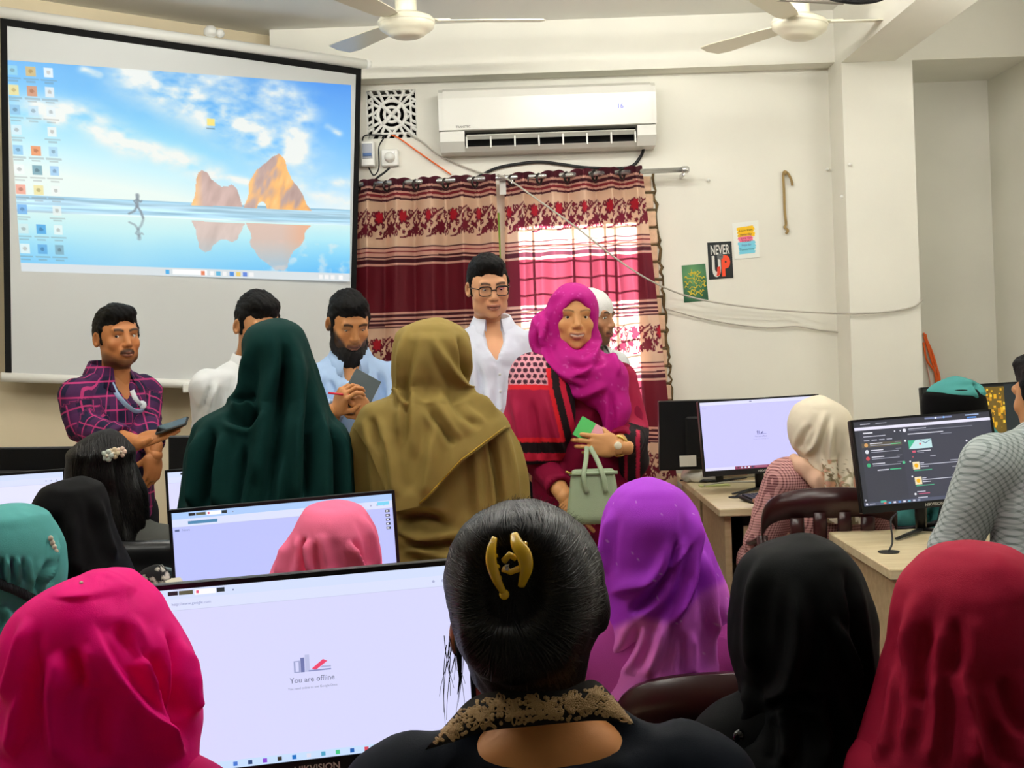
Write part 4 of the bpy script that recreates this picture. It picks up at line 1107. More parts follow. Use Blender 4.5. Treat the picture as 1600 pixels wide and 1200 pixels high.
def ui3(u):
    u.rect(0, 0, 1, 1, '#3d3f4d'); u.rect(0, 0, 1, .07, '#33343f'); u.rect(0, .07, 1, .105, '#e3e0f2'); u.rect(0, .105, .33, 1, '#393b47'); u.rect(0, .105, .035, 1, '#31333d')
    def ln(a, v, b, c='#cfcfdd', h=.008): u.rect(a, v, b, v + h, c)
    ln(.05, .03, .12); ln(.16, .03, .24, '#a9aab8'); ln(.52, .015, .72, '#7c86ac', .02); u.disc(.6, .025, .013, '#e6e8f4'); u.disc(.66, .025, .013, '#7fb0e8')
    ln(.82, .015, .92, '#9fb2d6', .014); ln(.83, .045, .9, '#4f86d0', .018)
    ln(.06, .135, .13, '#e4e4ec', .014); ln(.06, .18, .22); u.disc(.29, .145, .01, '#dcdce6'); u.disc(.33, .145, .008, '#dcdce6')
    for k in range(4): ln(.06 + .055 * k, .225, .1 + .055 * k, '#a9aab8', .012)
    u.rect(.04, .26, .33, .315, '#5a5348')
    for k, (v, c_) in enumerate(((.285, '#d29a5a'), (.365, '#d9dbe2'), (.445, '#c8484e'), (.525, '#3fae77'))):
        u.disc(.072, v, .024, c_); ln(.10, v - .018, .19, '#dcdce6', .01); ln(.10, v + .006, .30, '#a9aab8', .007); ln(.28, v - .018, .32, '#7a7c8a', .008)
    ln(.25, .285, .32, '#57c07c', .012); ln(.13, .585, .21, '#d0d0dc', .012); ln(.22, .585, .30, '#4cc089', .012); u.disc(.325, .525, .018, '#4cc089')
    u.disc(.36, .145, .022, '#e9e9f2'); ln(.39, .13, .52); ln(.39, .15, .86, '#8a8c9a', .006); ln(.38, .19, .64, '#d6d6e2', .01); ln(.62, .215, .7, '#8a8c9a', .008)
    u.rect(.375, .27, .545, .375, '#bfe0e2'); u.poly([(.375, .27), (.375, .375), (.43, .27)], '#3fb489'); u.poly([(.46, .272), (.5, .31), (.54, .275), (.54, .282), (.5, .32), (.46, .28)], '#4d6b86'); u.disc(.46, .32, .013, '#d86a70')
    u.disc(.355, .27, .014, '#eeeef4'); ln(.43, .40, .53, '#e0e0ea', .009); ln(.43, .42, .48, '#8a8c9a', .008); u.rect(.395, .395, .42, .42, '#d25a72'); ln(.52, .47, .56, '#a9aab8', .01); u.disc(.395, .47, .008, '#d25a62')
    for k in (0, 1):
        v = .53 + .18 * k
        u.rect(.385, v, .435, v + .09, '#e9d9b4'); u.disc(.41, v + .045, .026, '#f2b316'); ln(.44, v + .015, .47, '#cfcfdd', .008); ln(.44, v + .035, .72, '#bdbecc', .009); ln(.44, v + .06, .5, '#cfcfdd', .008); ln(.39, v + .1, .52, '#4cb489', .009); u.disc(.37, v - .01, .01, '#e6e6f0')
        ln(.66, v + .01, .72, '#a9aab8', .009); ln(.67, v + .09, .72, '#a9aab8', .009); ln(.74, v + .035, .76, '#8a8c9a', .008)
    ln(.39, .88, .45, '#cfcfdd', .009); ln(.4, .905, .48, '#c05a7a', .01); u.disc(.375, .91, .014, '#eeeef4'); ln(.39, .95, .46, '#cfcfdd', .01); u.disc(.80, .33, .012, '#e6e6f0')
    u.rect(0, .96, 1, 1, '#4d5268'); u.disc(.015, .93, .012, '#a8aab8'); u.disc(.02, .978, .014, '#dcdce6'); ln(.04, .975, .08, '#a9aab8', .01); u.rect(.12, .95, .16, .975, '#49b79c')
    for k, c_ in enumerate(('#d8645a', '#58a8d8', '#d8d8e8', '#4f86d0', '#e0e0ec', '#70b0c8', '#c8c8d8', '#9aa0b8')): u.rect(.14 + .035 * k, .972, .158 + .035 * k, .992, c_)
def ui6(u):
    u.rect(0, 0, 1, 1, '#0c0f0e'); u.rect(0, 0, .55, 1, '#10140f')
    rr = random.Random(3)
    u.rect(.40, .03, .72, .82, '#6a5214')
    for k in range(150):
        x, y = rr.uniform(.40, .70), rr.uniform(.04, .8); s_ = rr.uniform(.015, .045)
        u.rect(x, y, x + s_ * .6, y + s_ * rr.uniform(.6, 2.2), rr.choice(('#e0a81c', '#c98d14', '#f0c63a', '#b57a12', '#8c6a18', '#d89a2a') if y < .55 else ('#6d5a1a', '#8a7426', '#54461a', '#a1842c')))
    for k in range(9): u.rect(.34 + .01 * k, .03, .352 + .01 * k, .5 - .02 * k, rr.choice(('#a8613a', '#c07a4e', '#8c4a2c')))
    u.rect(.70, .0, .88, 1, '#0f1d22')
    for k in range(60):
        x, y = rr.uniform(.86, .98), rr.uniform(.05, .7); u.rect(x, y, x + .02, y + .05, rr.choice(('#3a3424', '#54482c', '#262a22')))
    u.rect(0, .84, 1, 1, '#050607'); u.text('What it Offers', .83, .90, .03, '#d6d6d6')
M1 = monitor('large white monitor reading You are offline in the front row', 487, 1043, 2.02, .502, .20, .05, .018, ui1)
M2 = monitor('white monitor behind the rose pink headscarf', 449, 882, 3.15, .535, .17, .04, .035, ui2, logo=None)
M3 = monitor('monitor with a dark chat window on the right-hand desk', 1449, 716, 4.62, .535, .18, .16, .03, ui3)
M4 = monitor('lavender-lit monitor on the desk by the window', 1190, 677, 6.02, .57, .10, .14, .02, ui4)
M5 = monitor('black monitor seen from behind beside the lavender-lit monitor', 1117, 675, 6.5, .565, .06, .05, -.01, None, back=True)
p = at(1075, 721, 6.43); o = MB().box((p.x - .042, p.y, p.z - .025), (p.x + .042, p.y + .002, p.z + .03)); o.build('sticker', mat('sticker_paper', '#cfcabc', 0.6), M5)
M6 = monitor('monitor with a yellow autumn picture at the far right', 1535, 655, 6.1, .57, .10, .05, .02, ui6, logo=None)
M8 = monitor('white-lit monitor cut off by the left edge of the photo', -34, 822, 3.98, .535, .06, .04, .03, lambda u: offline(u, tint='#e0e0fa', dino=False), logo=None)
M9 = monitor('white-lit monitor mostly hidden by the dark green abaya', 398, 802, 4.12, .535, .08, .04, .03, lambda u: offline(u, tint='#d6d6f8', dino=False), logo=None)
M7 = monitor('black monitor seen from behind at the left edge', -3, 770, 4.42, .535, .05, .04, -.03, None, back=True)
M10 = monitor('black monitor seen from behind next to the dark green abaya', 390, 750, 4.5, .535, .04, .02, -.03, None, back=True)

# ------------------------------------------------------------------ keyboard, mouse and desk clutter
kx = at(1168, 778, 5.7)
kb = thing('keyboard', 'black keyboard tilted on the desk by the window', 'keyboard', (1.15, 5.72, DH))
Mk = Matrix.Translation((1.17, 5.74, DH)) @ Matrix.Rotation(.35, 4, 'Z') @ Matrix.Rotation(.12, 4, 'X')
MB().xf(Mk).box((-.17, -.065, .002), (.17, .065, .02), .004).build('base', M_black, kb)
for r in range(5):
    for c_ in range(14):
        MB().xf(Mk).box((-.16 + c_ * .0228, -.055 + r * .0222, .02), (-.16 + c_ * .0228 + .0195, -.055 + r * .0222 + .019, .026), .002).build('key', M_bez, kb)
ms = thing('mouse', 'black computer mouse in front of the keyboard', 'mouse', (1.12, 5.58, DH))
MB().sphere((1.10, 5.58, DH + .004), (.06, .034, .03), 16, 8).build('body', M_black, ms, True)
MB().box((1.075, 5.577, DH + .027), (1.095, 5.583, DH + .036), .002).build('wheel', M_bez, ms)
cable('cable', 'black cable curling behind the lavender-lit monitor', [(1.0, 5.86, DH + .004), (1.05, 5.95, DH + .01), (1.2, 6.1, DH + .02), (1.3, 6.3, DH + .012), (1.4, 6.35, DH + .01)], .005, M_blackwire, world=True)
cable('cable', 'grey cable lying on the desk by the window', [(.92, 6.3, DH + .006), (1.05, 6.4, DH + .008), (1.25, 6.38, DH + .008), (1.5, 6.5, DH + .008)], .005, M_wire, world=True)
cable('cable', 'thin black cable dropping into the grommet on the right desk', [(1.24, 4.3, DH + .003), (1.265, 4.34, DH + .03), (1.28, 4.4, DH + .09), (1.33, 4.5, DH + .1)], .0035, M_blackwire, world=True)
pb = thing('plastic_bag', 'crumpled clear plastic bag of papers beside the black monitor', 'bag', (.95, 6.55, DH))
g = SDF((.82, 6.42, DH - .01), (1.1, 6.68, DH + .14), .012); g.ell((.93, 6.55, DH + .035), (.09, .07, .05), .03).ell((1.0, 6.52, DH + .05), (.06, .05, .06), .03).plane((0, 0, -1), -(DH + .002))
V, Q = g.mesh(1); V = V + (fbm(V, 30, 4, 3)[:, None] - .5) * .03; V[:, 2] = np.maximum(V[:, 2], DH + .001)
link_mesh('film', V, Q, mat('cloudy_plastic', '#d3d0c4', 0.25, spec=0.6), pb)
MB().box((.9, 6.30, DH + .001), (1.05, 6.36, DH + .006)).build('label_paper', mat('greenish_paper', '#c9cf8e', 0.7), pb)
bt = thing('box', 'pale cardboard box under the black monitor', 'box', (1.15, 6.72, DH))
MB().box((1.02, 6.66, DH), (1.28, 6.78, DH + .06), .004).build('carton', mat('carton_pale', '#d8d2c2', 0.8), bt)
MB().box((1.1, 6.659, DH + .01), (1.2, 6.6595, DH + .045)).build('printed_panel', mat('carton_print', '#c99a8a', 0.7), bt)
# pouch, book and notepads on a black box on the second-row desk
bx0 = at(232, 930, 3.1).x; BZ = .915
tag(MB().box((bx0 - .11, 3.02, DH), (bx0 + .075, 3.16, BZ), .006).build('box', mat('black_carton', '#0e0e0f', .7), None), 'low black box on the left desk carrying the flowered pouch', 'box')
pc = Vector((at(236, 905, 3.08).x, 3.09, BZ))
po = thing('pouch', 'black cloth pouch with white flowers at the left of the second monitor', 'pouch', tuple(pc))
g = SDF((pc.x - .09, 3.0, BZ - .01), (pc.x + .09, 3.2, BZ + .1), .006); g.ell((pc.x, 3.09, BZ + .028), (.045, .04, .034), .02).ell((pc.x + .012, 3.09, BZ + .05), (.028, .025, .022), .02)
V, Q = g.mesh(1); V += (fbm(V, 40, 3, 2)[:, None] - .5) * .014; V[:, 2] = np.maximum(V[:, 2], BZ + .001)
c_ = np.tile(lin('#141415'), (len(V), 1)); rr = np.random.RandomState(2)
for k in range(60):
    i = rr.randint(len(V)); d = np.linalg.norm(V - V[i], axis=1); c_[d < rr.uniform(.003, .007)] = lin('#d0cabb')
link_mesh('cloth', V, Q, mat('flower_cloth', attr=True, rough=0.8), po, True, c_)
nb = at(258, 890, 3.16)
tag(MB().xf(Matrix.Translation((nb.x, 3.135, BZ)) @ Matrix.Rotation(.3, 4, 'Z') @ Matrix.Rotation(.3, 4, 'Y')).box((-.03, -.018, .010), (.03, .018, .055), .003).build('box', mat('slate_cover', '#5f6f72', 0.6), None), 'small slate grey box behind the flowered pouch', 'box')
pp = at(270, 910, 3.07)
for k in range(4):
    tag(MB().xf(Matrix.Translation((pp.x, 3.075, BZ + .001 + k * .009)) @ Matrix.Rotation(.12 * k, 4, 'Z')).box((-.02, -.03, 0), (.02, .03, .008), .001).build('notepad', mat('pad_%d' % k, ('#d9d3bd', '#c2c9a0', '#e4e0d2', '#cfc7ae')[k], 0.8), None),
        'small pale notepad beside the flowered pouch, %s in the pile' % ('lowest', 'second', 'third', 'topmost')[k], 'notepad', 'notepads by the pouch')

# ------------------------------------------------------------------ plastic chairs
def chair(label, x, y, rz, material, sz=1.0):
    t = thing('chair', label, 'chair', (0, 0, 0), 'plastic chairs')
    g = MB()
    n = 14; top = []
    # arched top rail, wraps forward into the arms
    def rail(nm, pts, r, flat=1.0, up=None):
        MB().tube(spline(pts, 5), r, 8, flat=flat, up=up).build(nm, material, t, True)
    # broad arched back band
    m = MB(); V_, F_ = [], []
    N = 28
    for i in range(N + 1):
        a = -1 + 2 * i / N
        xx = .255 * math.sin(a * math.pi / 2 * 1.0); zt = .70 + .205 * math.sqrt(max(0, 1 - abs(a) ** 2.3)); yy = -.25 + .10 * a * a
        zl = zt - .085 - .03 * (1 - abs(a))
        for (dy, zz) in ((-.012, zt), (.012, zt), (.014, zl), (-.010, zl)): V_.append((xx, yy + dy - (zz - .7) * .12, zz))
    for i in range(N):
        for k in range(4): F_.append([i * 4 + k, (i + 1) * 4 + k, (i + 1) * 4 + (k + 1) % 4, i * 4 + (k + 1) % 4])
    F_ += [[0, 1, 2, 3], [N * 4 + 3, N * 4 + 2, N * 4 + 1, N * 4]]
    m.add(V_, F_); m.build('back_rail', material, t, True)
    for xs in (-.13, -.045, .045, .13):
        h = .70 + .205 * math.sqrt(max(0, 1 - abs(xs / .255) ** 2.3)) - .09
        m = MB(); m.tube(spline([(xs * .75, -.20, .42), (xs * .95, -.235, .55), (xs, -.255 - (h - .7) * .12, h)], 5), [.026] * 11, 8, flat=.35, up=(0, 1, 0)); m.build('back_slat', material, t, True)
    m = MB(); m.box((-.22, -.21, .405), (.22, .23, .43), .012); m.box((-.20, -.21, .43), (.20, -.19, .46), .008); m.build('seat', material, t)
    for s_ in (-1, 1):
        m = MB(); m.tube(spline([(s_ * .25, -.15, .70), (s_ * .275, 0, .66), (s_ * .27, .18, .645), (s_ * .25, .23, .60)], 5), .024, 8, flat=.5); m.build('armrest', material, t, True)
        m = MB(); m.tube([(s_ * .25, .23, .61), (s_ * .235, .215, .42), (s_ * .25, .24, 0.0)], [.02, .024, .018], 8); m.build('leg', material, t, True)
        m = MB(); m.tube([(s_ * .252, -.15, .71), (s_ * .225, -.19, .42), (s_ * .25, -.26, 0.0)], [.022, .026, .018], 8); m.build('leg', material, t, True)
    place(t, x, y, rz); return t
def place(t, x, y, rz): t.location = (x, y, 0); t.rotation_euler = (0, 0, rz)
def copy_thing(t, label, x, y, rz, material=None):
    o = t.copy(); COL.objects.link(o); o['label'] = label
    for ch in list(t.children):
        c = ch.copy(); c.parent = o; COL.objects.link(c)
        if material is not None:
            c.material_slots[0].link = 'OBJECT'; c.material_slots[0].material = material
    place(o, x, y, rz); return o
M_chair = mat('maroon_plastic', '#331415', 0.28, spec=0.45)
M_chairk = mat('black_chair_plastic', '#121314', 0.35)
ch0 = chair('dark brown plastic chair behind the purple headscarf', .43, 2.5, -.12, M_chair)
copy_thing(ch0, 'dark brown plastic chair under the cream flowered headscarf', 1.2, 5.05, -.1)
oc = thing('office_chair', 'black office chair with a square back under the long loose hair', 'chair', (-1.0, 3.36, 0))
g = SDF((-1.34, 3.12, .52), (-.74, 3.36, 1.08), .012)
for i in range(8):
    q = i / 7; g.cone((-1.21, 3.24 - .02 * math.sin(3.14 * q), .62 + .37 * q), (-.885, 3.24 - .02 * math.sin(3.14 * q), .62 + .37 * q), .034, k=.02)
V, Q = g.mesh(1); link_mesh('backrest', V, Q, M_chairk, oc)
MB().box((-1.22, 3.24, .40), (-.78, 3.66, .47), .025).build('seat', M_chairk, oc)
MB().tube([(-1.0, 3.22, .70), (-1.0, 3.20, .42), (-1.0, 3.36, .38)], .02, 8).build('back_support', M_black, oc, True)
MB().lathe([(.03, .08), (.03, .3), (.05, .38), (.05, .40)], 14, (-1.0, 3.36, 0)).build('gas_lift', M_black, oc, True)
for k in range(5):
    a = k * 2 * math.pi / 5; e_ = Vector((-1.0 + .27 * math.cos(a), 3.36 + .27 * math.sin(a), .06))
    l_ = MB().tube([(-1.0, 3.36, .10), e_], [.024, .014], 8).build('base_leg', M_black, oc, True)
    MB().sphere(e_ - Vector((0, 0, .03)), .03, 10, 8).build('castor', M_black, l_, True)

for lb, x, y, rz, mt_ in (('dark brown plastic chair under the woman with the claw clip', .06, 1.5, 0, None), ('dark brown plastic chair under the hot pink headscarf', -.57, 1.66, 0, None), ('dark brown plastic chair under the black headscarf at the right', .46, 1.86, 0, None),
                      ('dark brown plastic chair under the dark red headscarf', .67, 1.76, 0, None), ('dark brown plastic chair under the teal headscarf at the left edge', -.9, 2.3, 0, None), ('dark brown plastic chair under the rose pink headscarf', -.36, 2.6, 0, None),
                      ('black plastic chair under the plain black headscarf at the left', -1.0, 2.86, 0, M_chairk), ('black plastic chair under the man in the grey patterned shirt', 1.64, 3.72, 0, M_chairk), ('black plastic chair under the teal headscarf at the far right', 1.87, 5.4, .4, M_chairk)):
    copy_thing(ch0, lb, x, y, rz, mt_)
# ------------------------------------------------------------------ people: builders
def skin_mat(name):
    m = mat(name, attr=True, rough=0.5, spec=0.35, bump=0.04, bscale=500)
    m.node_tree.nodes['Principled BSDF'].inputs['Subsurface Weight'].default_value = 0.06
    m.node_tree.nodes['Principled BSDF'].inputs['Subsurface Radius'].default_value = (.012, .005, .003)
    return m
M_skin = skin_mat('skin')
M_eye_w = mat('eye', attr=True, rough=0.15, spec=0.5)
M_hair = mat('black_hair', '#040303', 0.55, spec=0.15, bump=0.5, bscale=420)

def cloth(name, col, rough=0.8, sheen=0.25, bump=0.12, bscale=600, **k):
    return mat(name, col, rough, spec=0.1, sheen=sheen, bump=bump, bscale=bscale, **k)

def w_yaw(x, y, yaw):
    c, s = math.cos(yaw), math.sin(yaw)
    return lambda a, b, z: np.array([x + a * c - b * s, y + a * s + b * c, z])

def face_head(o):
    """head, face and neck in the head's own frame (looks along -y); height .235"""
    v = o.get('vox', .0031); g = SDF((-.095, -.128, -.21), (.095, .115, .125), v); fm = o.get('fem', 0); fat = o.get('fat', 0)
    g.ell((0, .014, .032), (.076, .095, .088), .02)
    g.ell((0, -.022, -.022), (.064 + .008 * fat, .070, .084), .03)
    g.ell((0, -.030, -.070), (.050 + .012 * fat - .004 * fm, .054, .040), .03)
    g.ell((0, -.072, -.099), (.020 - .003 * fm, .017, .015), .022)
    for s in (-1, 1):
        g.ell((s * .041, -.062, -.026), (.022 + .006 * fat, .020, .022), .02)
        g.ell((s * .045, -.03, -.073), (.014 + .01 * fat, .026, .022), .025)
        g.ell((s * .079, .012, -.006), (.010, .019, .031), .006, R=rotm(s * -.35))
        g.ell((s * .083, .006, -.004), (.006, .011, .019), .005, sub=True)
    g.cone((-.040, -.078, .027), (.040, -.078, .027), .0125, k=.014)
    for s in (-1, 1): g.ell((s * .032, -.098, .006), (.019, .017, .011), .008, sub=True)
    for s in (-1, 1):
        g.ell((s * .032, -.0745, .0162 - o.get('squint', 0)), (.0185, .0125, .0052), .004, R=rotm(s * .18))
        g.ell((s * .032, -.0725, -.0092), (.017, .011, .0042), .004, R=rotm(s * .18))
    g.cone((0, -.084, .016), (0, -.104, -.026), .0085, .0125, .010)
    for s in (-1, 1): g.ell((s * .012, -.097, -.031), (.0085, .010, .0075), .006)
    for s in (-1, 1): g.ell((s * .0065, -.104, -.040), (.0042, .006, .0035), .003, sub=True)
    g.ell((0, -.083, -.055), (.028, .016, .020), .015)
    sm = o.get('smile', 0)
    up = [(-.024, -.0865, -.0605 + .004 * sm), (-.010, -.0975, -.0580), (0, -.099, -.0592), (.010, -.0975, -.0580), (.024, -.0865, -.0605 + .004 * sm)]
    lo = [(-.021, -.088, -.0655 + .003 * sm), (-.009, -.0965, -.0705), (.009, -.0965, -.0705), (.021, -.088, -.0655 + .003 * sm)]
    g.chain(up, [.0035, .0052, .0050, .0052, .0035], .004); g.chain(lo, [.0035, .0062, .0062, .0035], .004)
    g.chain([(-.023, -.095, -.0634 + .004 * sm), (0, -.105, -.0645), (.023, -.095, -.0634 + .004 * sm)], [.0016 + .0012 * sm] * 3, .002, sub=True)
    nr = o.get('neck', .052)
    g.cone((0, .018, -.06), (0, .035, -.22), nr, nr + .006, .03)
    V, Q = g.mesh(1)
    sk = np.array(lin(o['skin'])); C = np.tile(sk, (len(V), 1)); x, y, z = V.T
    def blend(mask, col, k=1.0):
        nonlocal C; mk = (np.clip(mask, 0, 1) * k)[:, None]; C = C * (1 - mk) + np.array(lin(col)) * mk
    front = y < -.04
    # cheeks and nose a little redder, sockets and jaw darker
    red = sk * np.array([1.0, .80, .74]); mk = (np.exp(-((np.abs(x) - .04) / .02) ** 2 - ((z + .03) / .025) ** 2) * .5 * front)[:, None]; C = C * (1 - mk) + red * mk
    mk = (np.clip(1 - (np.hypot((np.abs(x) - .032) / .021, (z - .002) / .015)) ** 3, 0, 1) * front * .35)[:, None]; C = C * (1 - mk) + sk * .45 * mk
    # brows
    by = o.get('brow_z', .026); bz = by + .006 * np.sin(np.clip((np.abs(x) - .012) / .04, 0, 1) * 2.6) - .002
    blend(np.clip(1.6 - np.abs(z - bz) / o.get('brow_w', .0042), 0, 1) * (np.abs(x) > .011) * (np.abs(x) < .049) * (y < -.05), o.get('brow', '#14100d'), o.get('brow_k', .92))
    lipm = np.minimum(seg_dist(x, z, [(p[0], p[2]) for p in up])[0] - .0045, seg_dist(x, z, [(p[0], p[2]) for p in lo])[0] - .0055)
    blend(np.clip(.8 - lipm / .002, 0, 1) * (y < -.082), o.get('lip', '#8c4a42'), .8)
    dm = seg_dist(x, z, [(-.023, -.0634 + .004 * sm), (0, -.0645), (.023, -.0634 + .004 * sm)])[0]
    blend(np.clip(1.3 - dm / .0026, 0, 1) * (y < -.078), '#2c1410' if not o.get('teeth') else '#d8cfc4', .85)
    if o.get('stache'): blend(np.clip(1.5 - np.abs(z + .0505 + .006 * (np.abs(x) / .024) ** 2) / .0066, 0, 1) * (np.abs(x) < .028) * (y < -.06), '#15100d', o['stache'])
    if o.get('stubble'):
        jaw = np.clip((o.get('beard_z', -.052) - z + np.clip(np.abs(x) - .03, 0, 1) * o.get('beard_up', 1.3)) / .02, 0, 1) * (z > -.125) * (y < .01) * np.clip((lipm - .001) / .004, 0, 1)
        blend(jaw, '#1b1410', o['stubble'])
    return V, Q, C

def eyes(o, T, parent, gaze):
    """gaze in the head frame"""
    for s in (-1, 1):
        c = np.array([s * .032, -.0685, .0035]); d = np.array(gaze, float); d /= np.linalg.norm(d)
        m = MB(); rg = [0, .12, .22, .24, .40, .46, .7, 1.0, 1.3, 1.6]
        q = Vector((0, 0, 1)).rotation_difference(Vector(d)).to_matrix()
        vs = []; cs = []
        for a in rg:
            for k in range(14):
                p = q @ Vector((math.sin(a) * math.cos(k * math.pi / 7), math.sin(a) * math.sin(k * math.pi / 7), math.cos(a)))
                vs.append(c + np.array(p) * .0136); cs.append(lin('#050403') if a < .23 else lin('#2a160c') if a < .45 else lin('#d9d2c8'))
        fs = [[i * 14 + k, i * 14 + (k + 1) % 14, (i + 1) * 14 + (k + 1) % 14, (i + 1) * 14 + k] for i in range(len(rg) - 1) for k in range(14)]
        link_mesh('eye', T(np.array(vs)), fs, M_eye_w, parent, True, np.array(cs))

def hair_cap(o, vox=.0042):
    """short hair in the head frame"""
    g = SDF((-.11, -.13, -.11), (.11, .14, .16), vox); up = o.get('top', .012)
    g.ell((0, .016, .034), (.083, .103, .092 + up), .02)
    g.ell((0, -.045, .088 + up * .6), (.058, .045, .030), .03)
    g.ell((0, -.125, -.030 + o.get('fore', 0)), (.082, .102, .100), .018, sub=True)
    for s in (-1, 1):
        g.ell((s * .098, -.004, -.034), (.038, .040, .048), .012, sub=True)
        g.ell((s * .075, -.088, .03), (.03, .05, .05), .02, sub=True)
        if o.get('burn', 1): g.cone((s * .073, -.012, .035), (s * .071, -.018, -.026), .012, .005, .008)
    g.ell((0, .06, -.13), (.12, .12, .075), .02, sub=True)
    V, Q = g.mesh(1); N = vnormals(V, Q)
    S = np.stack([V[:, 0] * 1.0 + V[:, 2] * .4, V[:, 1] * .35, V[:, 2] * .6], 1)
    d = (fbm(S, 110, o.get('seed', 1), 2) - .5) * .009 + (fbm(V, 22, 3 + o.get('seed', 1), 2) - .5) * .010
    return V + N * d[:, None], Q

def torso_sdf(g, W, H, inf=0.0, sh=.18, fat=0.0, z0=0.0, arms=None, legs=True, low=None, ar=(.050, .042, .030), k=.05, depth=0.0):
    """trunk, arms and legs of a standing figure; W maps body frame to world"""
    h = H / 1.7; E = np.array
    R = rotm(W.yaw)
    g.ell(W(0, .005, 1.24 * h), (.138 * h + inf + .02 * fat, .095 + inf + .03 * fat + depth, .17 * h + inf), k, R=R)
    g.ell(W(0, -.01 - .03 * fat, 1.05 * h), (.126 * h + inf + .03 * fat, .10 + inf + .04 * fat + depth, .18 * h + inf), k, R=R)
    g.ell(W(0, .005, .90 * h), (.140 * h + inf + .02 * fat, .105 + inf + .02 * fat + depth, .14 * h + inf), k, R=R)
    g.cone(W(-sh + .02, .01, 1.352 * h), W(sh - .02, .01, 1.352 * h), .050 + inf * .8, k=k)
    g.cone(W(-.06, .02, 1.385 * h), W(.06, .02, 1.385 * h), .045 + inf * .5, k=k)
    if arms:
        for (s_, e_, w_) in arms:
            g.cone(s_, e_, ar[0] + inf * .9, ar[1] + inf * .9, .014); g.cone(e_, w_, ar[1] + inf * .9, ar[2] + inf * .9, .014)
    if legs:
        for s in (-1, 1):
            g.cone(W(s * .085, .0, .86 * h), W(s * .09, -.01, .47 * h), .080 + inf, .055 + inf, .03)
            g.cone(W(s * .09, -.01, .47 * h), W(s * .095, .02, .09), .055 + inf, .040 + inf, .03)

def bbox_of(pts, m):
    P = np.array(pts); return P.min(0) - m, P.max(0) + m

def hand(wrist, fdir, back, side, curl, thumb=.5, s=1.0, spread=.03):
    """five-fingered hand; fdir = along the fingers, back = out of the back of the hand; side=+1 thumb on fdir x back side"""
    f = np.array(fdir, float); f /= np.linalg.norm(f); b = np.array(back, float); b -= f * (b @ f); b /= np.linalg.norm(b)
    t = np.cross(f, b) * side
    g = SDF((-.05, -.075, -.12), (.20, .095, .045), .0036)
    g.cone((-.04, 0, 0), (.012, 0, 0), .025, .023, .02)
    g.ell((.048, .0, 0), (.052, .040, .0155), .012); g.ell((.03, .022, -.006), (.032, .02, .016), .015); g.ell((.035, -.022, -.005), (.035, .016, .015), .015)
    base = [(.086, .029), (.091, .009), (.088, -.011), (.079, -.029)]; L = [(.040, .025, .020), (.045, .029, .021), (.041, .027, .021), (.032, .020, .018)]
    for i in range(4):
        p = np.array([base[i][0], base[i][1], .001]); a = 0.0; yw = (1.5 - i) * spread; c = curl[i] if hasattr(curl[i], '__len__') else (curl[i], curl[i] * 1.15, curl[i] * .8)
        r = (.0088, .0090, .0086, .0076)[i]
        g.cone((.05, base[i][1] * .8, 0), p, .011, r + .001, .008)
        for j in range(3):
            a += c[j]; q = p + L[i][j] * np.array([math.cos(a) * math.cos(yw), math.sin(yw) * math.cos(a), -math.sin(a)])
            g.cone(p, q, r - .0006 * j, r - .0006 * (j + 1), .003); p = q
    p = np.array([.020, .030, -.006]); d = np.array([.70, .62, -.30 - .5 * thumb]); d /= np.linalg.norm(d)
    q = p + d * .042; g.cone((.008, .014, -.004), p, .016, .014, .01); g.cone(p, q, .0125, .0100, .006)
    d2 = np.array([.88, .30 - .5 * thumb, -.30 - .45 * thumb]); d2 /= np.linalg.norm(d2); q2 = q + d2 * .030; g.cone(q, q2, .0100, .0080, .003)
    V, Q = g.mesh(1); V = V * s
    if side < 0: Q = Q[:, ::-1]
    return np.array(wrist) + V[:, :1] * f + V[:, 1:2] * t + V[:, 2:3] * b, Q

def head_T(c, R, s):
    return lambda V: np.asarray(V) @ R.T * s + np.array(c)

def shirt_collar(W, zc, parent, material, r=.062, gap=.35, h=.034, drop=.05, pitch=.25, nm='collar', cols=None):
    V, Fq = [], []; n = 40
    for i in range(n + 1):
        a = gap + (2 * math.pi - 2 * gap) * i / n            # angle from the front
        e = max(0, 1 - min(i, n - i) / 9.0)                  # collar points at the ends
        ca, sa = -math.cos(a), math.sin(a)
        lift = pitch * .06 * (math.cos(a) * -1)
        for rr_, zz in ((r + .002, -.012), (r, h), (r + .007, h + .003), (r + .030 + .020 * e, -.012 - drop * e), (r + .026 + .020 * e, -.015 - drop * e)):
            V.append(W(sa * rr_ * 1.08, ca * rr_ * 1.0 + .018, zc + zz + lift))
    for i in range(n):
        for k in range(4): Fq.append([i * 5 + k, (i + 1) * 5 + k, (i + 1) * 5 + k + 1, i * 5 + k + 1])
    return link_mesh(nm, np.array(V), np.array(Fq), material, parent, True)

def wrinkle(V, Q, amp=.006, sc=9, seed=0, stretch=(1, 1, .6)):
    N = vnormals(V, Q); S = V * np.array(stretch)
    r = 1 - np.abs(2 * fbm(S, sc, seed, 3) - 1) * 1.6
    return V + N * ((r - .55) * amp)[:, None]

